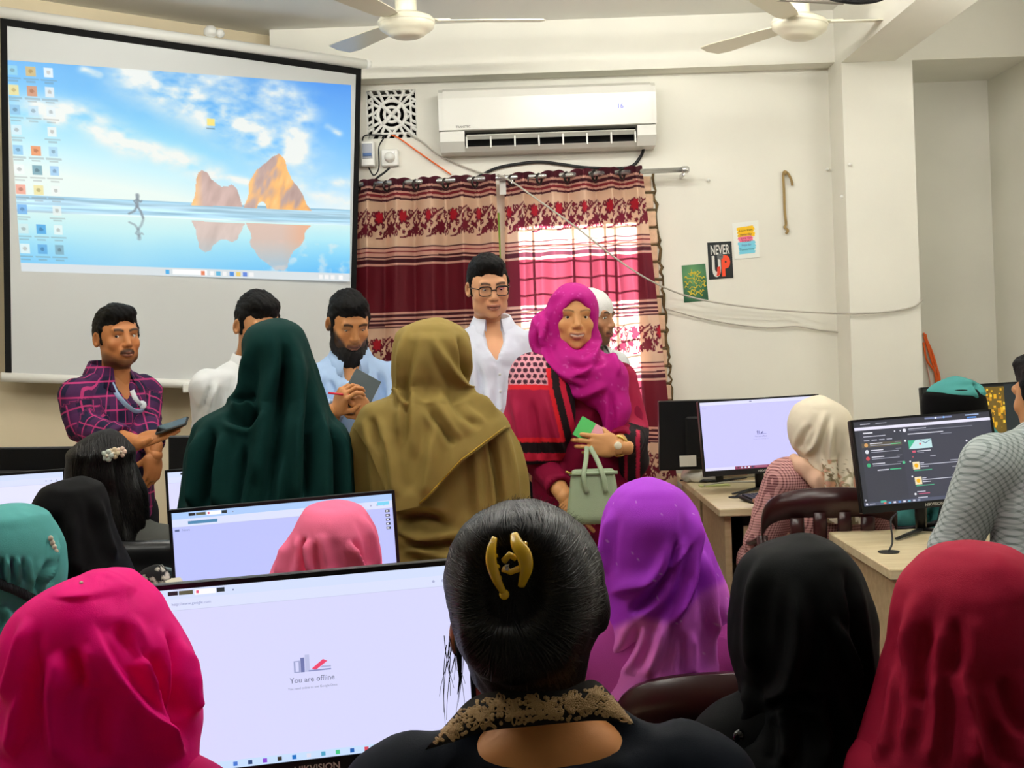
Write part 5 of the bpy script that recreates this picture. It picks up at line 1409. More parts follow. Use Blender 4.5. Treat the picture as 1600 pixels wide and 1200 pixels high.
def standing_man(label, px, py, Y, Htop, byaw, hyaw, hpitch, hroll, o, shirt, pants, arms_px, hands=(), sh=.185, fat=0.0, gaze=None, shx=0.0, open_neck=1.0, sleeve_cut=None):
    """px,py,Y: the middle of the head; arms_px: [(elbow (px,py,Y), wrist (px,py,Y)) left-in-picture first]"""
    hc = at(px, py, Y); s = o.get('size', 1.0)
    H = Htop; W = w_yaw(hc.x + shx, hc.y + .02, byaw); W0 = W
    class WW:
        yaw = byaw
        def __call__(self, a, b, z): return W0(a, b, z)
    W = WW()
    t = thing('person', label, 'person', (hc.x, hc.y, 0))
    R = rotm(hyaw, hpitch, hroll); T = head_T(hc, R, s)
    HV, HQ, HC = face_head(o); HVw = T(HV)
    h = H / 1.7; arms = []
    for i, (e_, w_) in enumerate(arms_px):
        sd = -1 if i == 0 else 1
        arms.append((W(sd * sh, .01, 1.345 * h), np.array(at(*e_)), np.array(at(*w_))))
    allp = [W(-.3, -.22, 0), W(.3, .25, 1.5 * h), W(.3, -.22, 0), W(-.3, .25, 1.5 * h)] + [p for a in arms for p in a]
    lo, hi = bbox_of(allp, .06)
    g = SDF(lo, hi, .011); torso_sdf(g, W, H, 0, sh, fat, arms=arms)
    for s_ in (-1, 1): g.ell(W(s_ * .095, -.05, .045), (.045, .12, .045), .03, R=rotm(byaw))
    nk = W(0, .03, 1.39 * h); g.cone(nk, T(np.array([[0, .03, -.15]]))[0], .058, .054, .03)
    BV, BQ = g.mesh(1)
    parts = [(HVw, HQ), (BV, BQ)]; cols = [HC, np.tile(lin(o['skin']), (len(BV), 1))]
    for hd in hands:
        hv, hq = hand(*hd); parts.append((hv, hq)); cols.append(np.tile(np.array(lin(o['skin'])) * .95, (len(hv), 1)))
    V, Q = join(*parts)
    link_mesh('body', V, Q, M_skin, t, True, np.concatenate(cols))
    if o.get('eyes', 1):
        g_ = gaze if gaze is not None else (0, -1, 0)
        eyes(o, T, t, g_)
    if o.get('hair', 1):
        hv, hq = hair_cap(o); link_mesh('hair', T(hv), hq, o.get('hair_mat', M_hair), t)
    # shirt
    lo2 = lo.copy(); lo2[2] = .74 * h
    g = SDF(lo2, hi, .0085); torso_sdf(g, W, H, .018, sh, fat, arms=arms, legs=False, k=.045)
    g.plane((0, 0, -1), -.80 * h)
    g.ell(W(0, .015, 1.49 * h), (.066, .066, .085), .012, sub=True)
    g.chain([W(0, -.045, 1.44 * h), W(0, -.085, 1.37 * h), W(0, -.118, 1.29 * h)], [.045 * open_neck, .036 * open_neck, .008], .008, sub=True)
    if arms:
        for a in arms:                                      # cuffs end before the wrist
            d = a[2] - a[1]; L = np.linalg.norm(d); d = d / L; cut = .035 if sleeve_cut is None else sleeve_cut
            g.cone(a[2] - d * (cut - .03), a[2] + d * .10, .060, .060, .006, sub=True)
    SV, SQ = g.mesh(1); SV = wrinkle(SV, SQ, .013, 10, int(px) % 17, (1, 1, .75))
    return t, W, T, h, (SV, SQ), arms, pants

def trousers(t, W, h, byaw, material):
    lo, hi = bbox_of([W(-.2, -.2, .05), W(.2, .2, .95 * h), W(.2, -.2, .05), W(-.2, .2, .95 * h)], .04)
    g = SDF(lo, hi, .016)
    g.ell(W(0, .005, .90 * h), (.165 * h, .118, .13 * h), .03, R=rotm(byaw))
    for s in (-1, 1): g.chain([W(s * .085, 0, .86 * h), W(s * .09, -.01, .47 * h), W(s * .095, .01, .075)], [.095, .078, .07], .03)
    V, Q = g.mesh(1); link_mesh('trousers', V, Q, material, t)
    for s in (-1, 1):
        MB().sphere(W(s * .095, -.05, .035), (.05, .135, .04), 14, 8, Matrix.Rotation(byaw, 3, 'Z')).build('shoe', mat('dark_shoe', '#1a1614', .4), t, True)

def seated_body(t, x, y, ztop, skin, dress, yaw=math.pi, sh=.165, dress_inf=.018, arms=True, lean=0.0, dress_col=None, elbow_z=.57, head=True, vox=.013, name='dress', neck_cut=None, fat=0.0, drop=.315, legs_mat=None):
    W = w_yaw(x, y, yaw)
    def make(inf, vx, low):
        lo, hi = bbox_of([W(-.3, -.62, .0), W(.3, .2, ztop), W(.3, -.62, 0), W(-.3, .2, ztop)], .03)
        g = SDF(lo, hi, vx); R = rotm(yaw)
        zs = ztop - drop
        g.ell(W(0, 0, zs - .12), (.15 + inf + .02 * fat, .10 + inf + .02 * fat, .19 + inf), .05, R=R); g.ell(W(0, -.01, zs - .33), (.14 + inf + .03 * fat, .10 + inf + .02 * fat, .18 + inf), .05, R=R); g.ell(W(0, -.01, .53), (.165 + inf, .13 + inf, .10 + inf), .05, R=R)
        g.cone(W(-sh + .03, .005, zs), W(sh - .03, .005, zs), .055 + inf, k=.05); g.cone(W(-.045, .01, zs + .045), W(.045, .01, zs + .045), .045 + inf, k=.04)
        for s in (-1, 1):
            g.chain([W(s * .09, -.05, .52), W(s * .11, -.46, .50), W(s * .11, -.44, .08)], [.085 + inf, .06 + inf, .045 + inf], .03)
            if arms: g.chain([W(s * sh, 0, zs - .01), W(s * (sh + .055), -.10, zs - .27), W(s * .12, -.34, .77)], [.048 + inf * 1.2, .042 + inf, .028 + inf * .7], .03)
        return g, zs
    g, zs = make(0, .016, 0)
    g.cone(W(0, .0, zs + .03), W(0, -.01, ztop - .15), .05, .05, .03)
    if head:
        g.ell(W(0, 0, ztop - .115), (.073, .092, .105), .02, R=rotm(yaw)); g.ell(W(0, -.03, ztop - .16), (.058, .06, .075), .03, R=rotm(yaw)); g.ell(W(0, -.09, ztop - .15), (.012, .018, .02), .012, R=rotm(yaw))
    for s in (-1, 1):
        g.ell(W(s * .11, -.50, .035), (.045, .11, .035), .02, R=rotm(yaw))
        if arms: g.ell(W(s * .11, -.41, .765), (.04, .07, .016), .015, R=rotm(yaw))
    V, Q = g.mesh(1); link_mesh('body', V, Q, M_skin, t, True, np.tile(lin(skin), (len(V), 1)))
    if dress is not None:
        g, zs = make(dress_inf, vox, 0)
        g.ell(W(0, -.005, ztop - .19), (.062, .066, .085), .012, sub=True)
        if neck_cut: g.ell(neck_cut[0], neck_cut[1], .012, sub=True)
        V, Q = g.mesh(1); V = wrinkle(V, Q, .008, 9, int(abs(x * 97)) % 13)
        if legs_mat is not None:                     # the lower half is a garment of its own
            c_ = V[Q].mean(1); fw = (c_[:, 0] - x) * math.sin(yaw) - (c_[:, 1] - y) * math.cos(yaw); lowr = (c_[:, 2] < .56) | ((c_[:, 2] < .66) & (fw > .16))
            link_mesh('trousers', V, Q[lowr], legs_mat, t); Q = Q[~lowr]
        d = link_mesh(name, V, Q, dress, t, True, dress_col(V) if dress_col else None)
        return W, (V, Q), d
    return W, None, None

def standing_body(t, x, y, H, skin, yaw=math.pi, shw=.155):
    Wf = w_yaw(x, y, yaw)
    class WW:
        def __call__(s, a, b, z): return Wf(a, b, z)
    W = WW(); W.yaw = yaw; h = H / 1.7
    lo, hi = bbox_of([W(-.3, -.3, 0), W(.3, .2, H), W(.3, -.3, 0), W(-.3, .2, H)], .03)
    g = SDF(lo, hi, .016)
    torso_sdf(g, W, H, 0, shw, arms=[(W(s * shw, .01, 1.35 * h), W(s * .18, .0, 1.1 * h), W(s * .10, -.18, 1.02 * h)) for s in (-1, 1)])
    g.cone(W(0, .015, 1.42 * h), W(0, 0, H - .15), .05, .05, .03); g.ell(W(0, 0, H - .115), (.073, .092, .105), .02, R=rotm(yaw)); g.ell(W(0, -.03, H - .16), (.058, .06, .075), .03, R=rotm(yaw)); g.ell(W(0, -.09, H - .15), (.012, .018, .02), .012, R=rotm(yaw))
    for s in (-1, 1): g.ell(W(s * .095, -.05, .04), (.045, .12, .04), .03, R=rotm(yaw)); g.ell(W(s * .09, -.22, 1.02 * h), (.04, .06, .018), .02, R=rotm(yaw))
    V, Q = g.mesh(1); link_mesh('body', V, Q, M_skin, t, True, np.tile(lin(skin), (len(V), 1)))
    return W

def veil(nm, t, material, Y, top, rows, hem=None, cols=None, **k):
    V, Q = drape(Y, top, rows, hem=hem, **k)
    o = link_mesh(nm, V, Q, material, t, True, cols(V) if cols else None)
    return o, V, Q
# ------------------------------------------------------------------ women seen from behind
SK = '#a8744c'
def hx(c): return np.array(lin(c))

# dark green abaya, standing
Y = 3.72; t = thing('person', 'woman standing with her back turned in a long dark green abaya', 'person', (at(436, 640, Y).x, Y, 0))
standing_body(t, at(418, 640, Y).x, Y + .03, at(436, 506, Y).z, SK, shw=.12)
M_green = cloth('dark_green_cloth', '#0a2e2b', .85, .08)
F_ = [([(437, 505), (446, 560), (436, 640), (418, 790)], -.022, 9), ([(425, 560), (410, 640), (398, 760)], .016, 12), ([(462, 520), (468, 600), (462, 700), (458, 800)], .018, 14), ([(480, 580), (482, 680), (476, 800)], -.024, 8), ([(500, 620), (505, 700), (506, 800)], .016, 10), ([(392, 530), (384, 575), (378, 610), (352, 640)], .012, 9),
      ([(360, 634), (380, 640), (402, 632)], .022, 8), ([(348, 650), (385, 660), (408, 640)], -.018, 7), ([(332, 660), (326, 720), (318, 800)], -.02, 8), ([(318, 665), (306, 720), (300, 800)], .016, 9), ([(350, 670), (345, 730), (340, 800)], .014, 9), ([(383, 690), (376, 740), (366, 800)], -.018, 8), ([(440, 700), (432, 800), (428, 900)], .02, 12), ([(520, 655), (528, 720), (530, 800)], -.026, 7)]
veil('abaya', t, M_green, Y, (436, 497), [(508, 395, 466, .09, .08), (530, 381, 480, .13, .11), (560, 378, 490, .13, .11), (584, 376, 499, .125, .10), (608, 367, 506, .12, .10), (626, 360, 511, .12, .11), (637, 346, 514, .13, .12), (647, 326, 519, .14, .13), (656, 311, 526, .15, .14), (670, 300, 540, .16, .15), (700, 292, 550, .17, .17), (740, 286, 554, .18, .18), (800, 281, 556, .19, .20), (1000, 270, 562, .22, .24), (1320, 258, 572, .26, .28)], folds=F_, nth=220, nt=230, ripple=(.06, 11, .4), dome=.2)

# olive dress and headscarf, standing
Y = 3.76; cxo = at(676, 640, Y).x
t = thing('person', 'woman standing with her back turned in olive dress and headscarf', 'person', (cxo, Y, 0))
standing_body(t, cxo, Y + .03, at(676, 503, Y).z, SK)
M_olive = cloth('olive_cloth', '#8a763f', .72, .3)
Fd = [([(762, 660), (776, 740), (784, 800)], -.02, 6), ([(780, 650), (800, 730), (806, 800)], .012, 9), ([(562, 660), (566, 720), (575, 800)], -.018, 8), ([(700, 815), (660, 806), (618, 812)], -.03, 9), ([(720, 830), (670, 838), (620, 828)], .022, 8), ([(730, 852), (680, 846), (622, 858)], -.02, 7), ([(610, 840), (680, 872), (720, 866)], .016, 8), ([(740, 690), (745, 760), (748, 810)], .012, 10), ([(625, 880), (650, 868), (700, 880)], -.014, 7)]
veil('dress', t, M_olive, Y + .01, (672, 606), [(620, 614, 738, .07, .08), (632, 574, 762, .085, .10), (645, 562, 778, .10, .12), (668, 549, 797, .112, .13), (704, 546, 816, .12, .15), (770, 550, 828, .13, .16), (820, 575, 828, .14, .17), (850, 585, 815, .145, .17), (1000, 570, 800, .18, .2), (1320, 545, 830, .24, .26)], folds=Fd, nth=190, nt=170, ripple=(.05, 9, 1.0), dome=.12, seed=5)
Fh = [([(640, 500), (632, 560), (628, 630), (625, 704)], .020, 7, 's'), ([(672, 520), (700, 570), (738, 618), (782, 650)], .016, 8), ([(664, 625), (690, 665), (712, 696)], -.018, 7), ([(716, 520), (724, 560), (733, 600)], -.014, 5), ([(650, 540), (645, 620), (648, 720)], .012, 12), ([(676, 660), (672, 720), (662, 780)], .014, 12), ([(696, 600), (720, 640), (752, 670)], -.012, 9), ([(618, 605), (624, 625), (640, 634)], .012, 6), ([(600, 650), (612, 720), (618, 780)], .012, 9), ([(580, 650), (585, 680), (590, 700)], -.012, 7)]
Vh = veil('headscarf', t, M_olive, Y - .02, (682, 495.5), [(506, 640, 712, .07, .06), (518, 620, 729, .10, .09), (532, 615, 735, .125, .105), (556, 612, 738, .13, .11), (585, 611, 735, .12, .10), (604, 612, 732, .11, .095), (618, 606, 742, .125, .11), (632, 572, 766, .145, .125), (648, 560, 788, .16, .14), (669, 553, 800, .168, .15), (705, 550, 812, .185, .16), (770, 556, 822, .20, .17), (820, 566, 824, .205, .18)], folds=Fh, nth=220, nt=200, dome=.22, seed=8,
          hem=[(540, 672), (552, 668), (575, 700), (598, 760), (615, 800), (655, 791), (670, 777), (720, 723), (792, 669), (830, 655)])
# gold thread along the slanting hem
tr = bvh(Vh[1], Vh[2]); m = MB()
pts = [hit(tr, 655 + (790 - 655) * k / 40, np.interp(655 + 135 * k / 40, [655, 670, 720, 792], [787, 773, 719, 665]), .003) for k in range(41)]
pts = [p for p in pts if p is not None]; m.tube(pts, .0028, 5); m.build('gold_trim', mat('gold_thread', '#9a7a22', .4, metal=.4), t, True)

# black headscarf, left
def hijab_person(label, Y, top, rows, material, skin=SK, dress=None, folds=(), ztop_off=.012, cols=None, yaw=math.pi, nm='headscarf', body_px=None, sh=.165, dy=.0, **k):
    p = at(top[0], top[1], Y); bx = at(body_px, top[1] + 60, Y).x if body_px else p.x
    t = thing('person', label, 'person', (bx, Y, 0))
    W, dv, d = seated_body(t, bx, Y + dy, p.z - ztop_off, skin, dress if dress is not None else material, yaw, sh)
    o, V, Q = veil(nm, t, material, Y, top, rows, folds=folds, cols=cols, **k)
    return t, V, Q
M_blk = cloth('black_cloth', '#050506', .8, .02)
hijab_person('seated woman in a plain black headscarf at the left', 2.9, (124, 743.5), [(756, 78, 150, .09, .085), (770, 64, 160, .115, .10), (790, 56, 166, .13, .115), (815, 58, 172, .13, .11), (850, 58, 186, .13, .11), (890, 45, 206, .14, .12), (950, 15, 225, .16, .14), (1060, -10, 245, .18, .17)], M_blk,
             folds=[([(150, 770), (162, 820), (180, 880)], .010, 9), ([(110, 790), (112, 850), (118, 900)], .008, 14), ([(86, 800), (90, 850), (96, 900)], -.010, 9)], nth=130, nt=110, body_px=108)
# teal headscarf, left edge
M_teal = cloth('teal_cloth', '#4a928f', .7, .35)
F_ = [([(x, 868), (x + 1, 890), (x + 2, 912)], a * .65, 4) for x, a in ((-10, .008), (2, -.010), (11, .009), (19, -.010), (27, .009), (36, -.008), (46, .006))]
F_ += [([(92, 830), (84, 870), (66, 915)], .010, 6, 's'), ([(78, 870), (62, 905), (55, 930)], -.010, 5), ([(0, 945), (16, 970), (4, 1010)], .010, 8), ([(30, 945), (42, 960), (30, 990)], -.008, 7), ([(60, 935), (70, 960), (60, 1000)], .010, 8)]
t, V, Q = hijab_person('seated woman in a teal headscarf tied with a dark braided cord, left edge', 2.35, (22, 787), [(798, -38, 64, .085, .08), (818, -60, 81, .11, .10), (848, -72, 95, .125, .115), (880, -77, 100, .125, .11), (908, -76, 101, .115, .10), (930, -72, 94, .108, .10), (955, -84, 100, .12, .11), (1040, -120, 125, .15, .14), (1180, -150, 150, .18, .17)], M_teal, folds=F_, nth=170, nt=140)
tr = bvh(V, Q); m = MB()
pb = [hit(tr, x, y, .004) for x, y in [(x, float(np.interp(x, [-10, 0, 20, 50, 80], [912, 912, 920, 934, 948]))) for x in range(-10, 62, 2)]]
pb = [p for p in pb if p is not None]
for ph in (0, 2.1, 4.2):
    m.tube([p + Vector((0, -.004 * math.sin(i * 1.0 + ph), .006 * math.cos(i * 1.0 + ph))) for i, p in enumerate(pb)], .0042, 6)
m.build('braided_cord', mat('cord_dark', '#10181c', .7), t, True)
h_ = hit(tr, 80, 848, .002)
m = MB()
for k, (dx, dz) in enumerate(((0, .008), (.003, 0), (.006, -.008), (.009, -.016))): m.sphere(h_ + Vector((dx, -.002, dz)), (.005, .004, .006), 8, 6)
m.build('beaded_pin', mat('pearl_pin', '#d8cdb8', .25, spec=.6), t, True)

# hot pink headscarf, front left
M_pink = cloth('hot_pink_cloth', '#ff0a8c', .62, .15, trans=.25)
M_pinkdk = cloth('pink_dress_cloth', '#c20a5e', .7)
F_ = [([(140, 965), (175, 1040), (230, 1110), (290, 1180)], .020, 13, 's'), ([(205, 985), (225, 1040), (252, 1100), (270, 1150)], .014, 9, 's'), ([(180, 970), (205, 1010), (222, 1040)], -.010, 10), ([(108, 1010), (118, 1040), (128, 1080)], -.014, 10), ([(88, 1010), (84, 1090), (92, 1200)], .012, 14), ([(50, 1000), (40, 1080), (22, 1190)], .014, 10, 's'), ([(45, 960), (28, 1030), (10, 1100)], .010, 10), ([(160, 1080), (150, 1140), (155, 1200)], -.012, 16),
      ([(260, 968), (268, 1000), (275, 1060), (285, 1130)], -.016, 7), ([(285, 1000), (303, 1050), (305, 1120)], .012, 7), ([(240, 1010), (255, 1080), (275, 1150)], -.010, 8), ([(120, 905), (165, 900), (215, 925)], .006, 14)]
t, V, Q = hijab_person('seated woman in a bright hot pink headscarf at the front left', 1.75, (165, 892), [(901, 120, 196, .085, .08), (916, 80, 220, .105, .10), (938, 47, 246, .118, .11), (965, 19, 262, .125, .115), (995, 4, 283, .128, .118), (1040, -7, 305, .128, .115), (1093, -13, 311, .128, .11), (1128, -18, 314, .13, .11), (1200, -26, 308, .14, .12), (1330, -60, 330, .17, .15)], M_pink, dress=M_pinkdk, folds=[(f[0], f[1] * .9, f[2] * 1.3) + tuple(f[3:]) for f in F_], nth=230, nt=180, body_px=150, sh=.12)
tr = bvh(V, Q); p = hit(tr, 127, 911, .001); MB().sphere(p, .0028, 8, 6).build('pin_head', mat('pearl_pin', '#d8cdb8', .25), t, True)

# rose pink headscarf in front of the second monitor
M_rose = cloth('rose_cloth', '#f5759a', .8, .3)
F_ = [([(474, 835), (473, 870), (474, 900)], -.016, 5), ([(484, 840), (484, 870), (488, 900)], .010, 7), ([(545, 842), (556, 870), (566, 900)], .016, 6, 's'), ([(562, 800), (580, 840), (590, 890)], .008, 6), ([(500, 830), (508, 870), (512, 905)], .006, 10), ([(450, 845), (440, 880), (436, 905)], .008, 8)]
hijab_person('seated woman in a rose pink headscarf before the second monitor', 2.62, (524, 781), [(790, 484, 558, .075, .07), (803, 472, 574, .105, .095), (822, 462, 585, .122, .11), (842, 449, 592, .125, .11), (871, 432, 596, .125, .11), (899, 421, 598, .13, .12), (960, 405, 612, .15, .14), (1060, 385, 640, .18, .17)], M_rose, folds=F_, nth=150, nt=120)

# purple headscarf
M_purp = mat('purple_cloth', attr=True, rough=.7, sheen=.3, spec=.25, bump=.15, bscale=900)
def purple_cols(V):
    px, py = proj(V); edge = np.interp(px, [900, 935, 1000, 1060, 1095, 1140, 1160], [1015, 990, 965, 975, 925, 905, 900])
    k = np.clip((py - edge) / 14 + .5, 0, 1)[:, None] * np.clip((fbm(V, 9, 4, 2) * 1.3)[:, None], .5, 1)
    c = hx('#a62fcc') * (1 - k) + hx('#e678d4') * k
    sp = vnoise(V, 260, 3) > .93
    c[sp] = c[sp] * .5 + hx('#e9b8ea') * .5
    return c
F_ = [([(1085, 815), (1070, 860), (1030, 905), (952, 928)], .009, 12, 's'), ([(1082, 780), (1086, 850), (1078, 920), (1050, 980)], .014, 9), ([(1060, 830), (1050, 880), (1020, 930), (980, 960)], -.014, 9), ([(1100, 850), (1110, 920), (1118, 1000)], .010, 9), ([(1040, 960), (1030, 1010), (1010, 1060)], .012, 10), ([(1000, 970), (985, 1010), (960, 1045)], -.010, 9), ([(1080, 980), (1082, 1030), (1080, 1060)], .008, 9), ([(955, 790), (945, 860), (948, 900)], .008, 8), ([(1120, 930), (1128, 990), (1130, 1040)], -.008, 8)]
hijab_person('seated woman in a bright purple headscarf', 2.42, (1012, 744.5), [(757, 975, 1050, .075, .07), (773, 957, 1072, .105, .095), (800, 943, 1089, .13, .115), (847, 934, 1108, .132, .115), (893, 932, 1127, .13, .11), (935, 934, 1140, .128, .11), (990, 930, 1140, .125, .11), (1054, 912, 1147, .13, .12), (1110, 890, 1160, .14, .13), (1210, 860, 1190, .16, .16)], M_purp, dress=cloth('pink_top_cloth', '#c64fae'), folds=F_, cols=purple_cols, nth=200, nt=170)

# black headscarf, right
F_ = [([(1200, 860), (1178, 920), (1172, 1000), (1180, 1060)], .008, 14), ([(1320, 880), (1335, 960), (1345, 1040), (1350, 1090)], -.010, 8), ([(1240, 900), (1250, 980), (1235, 1060), (1200, 1110)], .010, 16), ([(1300, 960), (1330, 1030), (1350, 1080)], .010, 9), ([(1190, 1120), (1230, 1090), (1290, 1100)], -.012, 9), ([(1160, 1060), (1175, 1110), (1150, 1160)], .010, 9), ([(1220, 1100), (1230, 1150), (1225, 1200)], .012, 12), ([(1290, 1080), (1310, 1140), (1310, 1200)], -.012, 10)]
M_blk2 = cloth('black_thin_cloth', '#060808', .75, .03)
t, V, Q = hijab_person('seated woman in a plain black headscarf at the right front', 2.0, (1258, 833.5), [(844, 1218, 1296, .06, .055), (860, 1180, 1320, .09, .085), (885, 1156, 1338, .112, .10), (920, 1146, 1353, .125, .115), (960, 1140, 1366, .127, .115), (1000, 1138.5, 1369, .127, .115), (1035, 1143, 1370, .122, .11), (1070, 1153, 1367, .118, .105), (1110, 1150, 1361, .12, .11), (1140, 1128, 1362, .13, .12), (1180, 1100, 1375, .14, .13), (1280, 1060, 1410, .16, .16)], M_blk2, folds=F_, nth=200, nt=170, sh=.125)
tr = bvh(V, Q); p = hit(tr, 1156, 1152, .002)
if p is not None: m = MB(); m.sphere(p, (.012, .008, .012), 10, 8); m.build('pin', mat('black_gloss_pin', '#08090a', .12, spec=.7), t, True)

# maroon headscarf, right edge
F_ = [([(1440, 900), (1425, 980), (1428, 1060), (1410, 1190)], .012, 13), ([(1470, 1020), (1468, 1100), (1455, 1200)], .012, 10, 's'), ([(1500, 1030), (1520, 1100), (1535, 1200)], .016, 12, 's'), ([(1560, 1050), (1580, 1110), (1600, 1150)], -.014, 12), ([(1450, 960), (1440, 1040), (1438, 1110)], -.012, 10), ([(1490, 960), (1496, 1010), (1485, 1060)], -.010, 12), ([(1530, 860), (1580, 900), (1610, 940)], .004, 18), ([(1400, 1020), (1392, 1100), (1375, 1190)], .010, 9), ([(1550, 1120), (1565, 1170), (1570, 1200)], -.012, 12)]
M_mar = cloth('maroon_cloth', '#961733', .75, .35)
hijab_person('seated woman in a dark red headscarf at the right front corner', 1.85, (1521, 846.5), [(853, 1474, 1570, .06, .055), (866, 1448, 1598, .09, .085), (885, 1427, 1618, .11, .10), (911, 1409, 1634, .125, .115), (945, 1398, 1645, .13, .12), (982, 1393, 1650, .132, .12), (1012, 1389, 1653, .13, .12), (1042, 1379, 1660, .13, .12), (1087, 1366, 1672, .133, .12), (1125, 1355, 1685, .14, .13), (1189, 1336, 1705, .15, .14), (1320, 1290, 1750, .18, .17)], M_mar, folds=[(f[0], f[1] * .8, f[2] * 1.35) + tuple(f[3:]) for f in F_], nth=210, nt=170, sh=.13)

# cream flowered headscarf and pink checked dress
def white_cols(V):
    px, py = proj(V); c = np.tile(hx('#e6dcc4'), (len(V), 1)); k = np.clip((py - 725) / 20, 0, 1)
    n1 = fbm(V, 38, 6, 2); n2 = fbm(V, 46, 16, 2); n3 = fbm(V, 60, 26, 2)
    for n_, th_, col in ((n1, .60, '#cf9c78'), (n2, .62, '#a39a78'), (n3, .64, '#857455'), (n2 + n1, 1.24, '#d4a08a')):
        m_ = (n_ > th_) & (py > 718); c[m_] = hx(col)
    return c
M_cream = mat('cream_flower_cloth', attr=True, rough=.75, sheen=.3, bump=.1, bscale=700)
def check_mat(name, c1, c2, sx, sz, w=.5, diag=False):
    """woven two-colour check, in the thing's own coordinates"""
    m = bpy.data.materials.new(name); m.use_nodes = True; nt = m.node_tree; b = nt.nodes['Principled BSDF']; N, L = nt.nodes.new, nt.links.new
    tc = N('ShaderNodeTexCoord'); sp = N('ShaderNodeSeparateXYZ'); L(tc.outputs['Object'], sp.inputs[0])
    a = N('ShaderNodeMath'); a.operation = 'MULTIPLY_ADD'; L(sp.outputs['Y'], a.inputs[0]); a.inputs[1].default_value = .8; L(sp.outputs['X'], a.inputs[2])
    outs = []; A_, B_ = a.outputs[0], sp.outputs['Z']
    if diag:
        p1 = N('ShaderNodeMath'); p1.operation = 'ADD'; L(A_, p1.inputs[0]); L(B_, p1.inputs[1]); p2 = N('ShaderNodeMath'); p2.operation = 'SUBTRACT'; L(A_, p2.inputs[0]); L(B_, p2.inputs[1]); A_, B_ = p1.outputs[0], p2.outputs[0]
    for src, s_ in ((A_, sx), (B_, sz)):
        q = N('ShaderNodeMath'); q.operation = 'MULTIPLY'; q.inputs[1].default_value = s_; L(src, q.inputs[0])
        f = N('ShaderNodeMath'); f.operation = 'FRACT'; L(q.outputs[0], f.inputs[0])
        l = N('ShaderNodeMath'); l.operation = 'LESS_THAN'; l.inputs[1].default_value = w; L(f.outputs[0], l.inputs[0]); outs.append(l.outputs[0])
    mx = N('ShaderNodeMath'); mx.operation = 'ADD'; L(outs[0], mx.inputs[0]); L(outs[1], mx.inputs[1])
    hf = N('ShaderNodeMath'); hf.operation = 'MULTIPLY'; hf.inputs[1].default_value = .5; L(mx.outputs[0], hf.inputs[0])
    cm = N('ShaderNodeMix'); cm.data_type = 'RGBA'; cm.inputs[6].default_value = lin(c1) + (1,); cm.inputs[7].default_value = lin(c2) + (1,); L(hf.outputs[0], cm.inputs[0]); L(cm.outputs[2], b.inputs['Base Color'])
    b.inputs['Roughness'].default_value = .8; b.inputs['Specular IOR Level'].default_value = .2; MATS[name] = m; return m
M_pchk = check_mat('pink_check_cloth', '#dba7a2', '#6d3a40', 95, 95, .38)
F_ = [([(1290, 640), (1275, 690), (1256, 712)], .012, 6), ([(1302, 650), (1296, 700), (1300, 760)], .014, 6), ([(1268, 660), (1252, 690), (1250, 705)], -.010, 5), ([(1312, 700), (1314, 740), (1312, 790)], -.016, 5), ([(1284, 710), (1290, 740), (1296, 780)], .010, 6), ([(1325, 680), (1328, 730), (1326, 780)], .012, 6)]
Y = 5.08; p = at(1281, 617, Y)
t = thing('person', 'seated woman in a cream flowered headscarf and pink checked dress', 'person', (p.x, Y, 0))
W, dv, d = seated_body(t, p.x + .04, Y + .05, p.z - .012, SK, M_pchk, math.pi + .25, .20, .028)
veil('headscarf', t, M_cream, Y, (1281, 617), [(627, 1250, 1304, .075, .07), (640, 1237, 1322, .105, .10), (660, 1231, 1333, .128, .115), (680, 1232, 1338, .128, .115), (698, 1238, 1340, .12, .11), (712, 1248, 1342, .115, .10), (730, 1252, 1346, .125, .11), (752, 1258, 1350, .15, .12), (777, 1264, 1354, .165, .13), (810, 1268, 1358, .17, .14)], folds=F_, cols=white_cols, nth=170, nt=150, seed=3)
g = SDF((p.x - .2, Y - .2, p.z - .40), (p.x + .2, Y + .2, p.z - .15), .011)
c0 = at(1262, 722, Y); g.chain([tuple(at(1240, 716, Y - .02)), tuple(at(1254, 730, Y - .075)), tuple(at(1274, 748, Y - .105)), tuple(at(1288, 775, Y - .115))], [.018, .024, .024, .018], .03); V, Q = g.mesh(1)
link_mesh('under_scarf', wrinkle(V, Q, .012, 14, 3), Q, cloth('peach_cloth', '#e9bfa2'), t)

# teal headscarf and black face veil, far right
Y = 5.42; p = at(1494, 588, Y)
t, V, Q = hijab_person('seated woman in a teal headscarf with a black face veil at the far right', Y, (1494, 587.5), [(594, 1473, 1518, .075, .07), (602, 1458, 1528, .10, .095), (612, 1449, 1534, .13, .115), (625, 1448, 1536, .13, .12), (645, 1452, 1540, .12, .11), (668, 1458, 1552, .12, .11), (688, 1456, 1570, .14, .12), (715, 1445, 1598, .17, .14), (760, 1435, 1610, .2, .17)], M_teal, dress=M_teal, nth=120, nt=110, yaw=math.pi + .6, folds=[([(1520, 596), (1530, 612), (1534, 622)], -.012, 4)])
veil('face_veil', t, M_blk, Y, (1492, 600), [(606, 1462, 1520, .11, .11), (614, 1446, 1533, .128, .125), (622, 1443, 1538, .138, .13), (640, 1442, 1541, .138, .13), (662, 1444, 1544, .134, .13)], nth=110, nt=70, dome=.3, noise=.002)
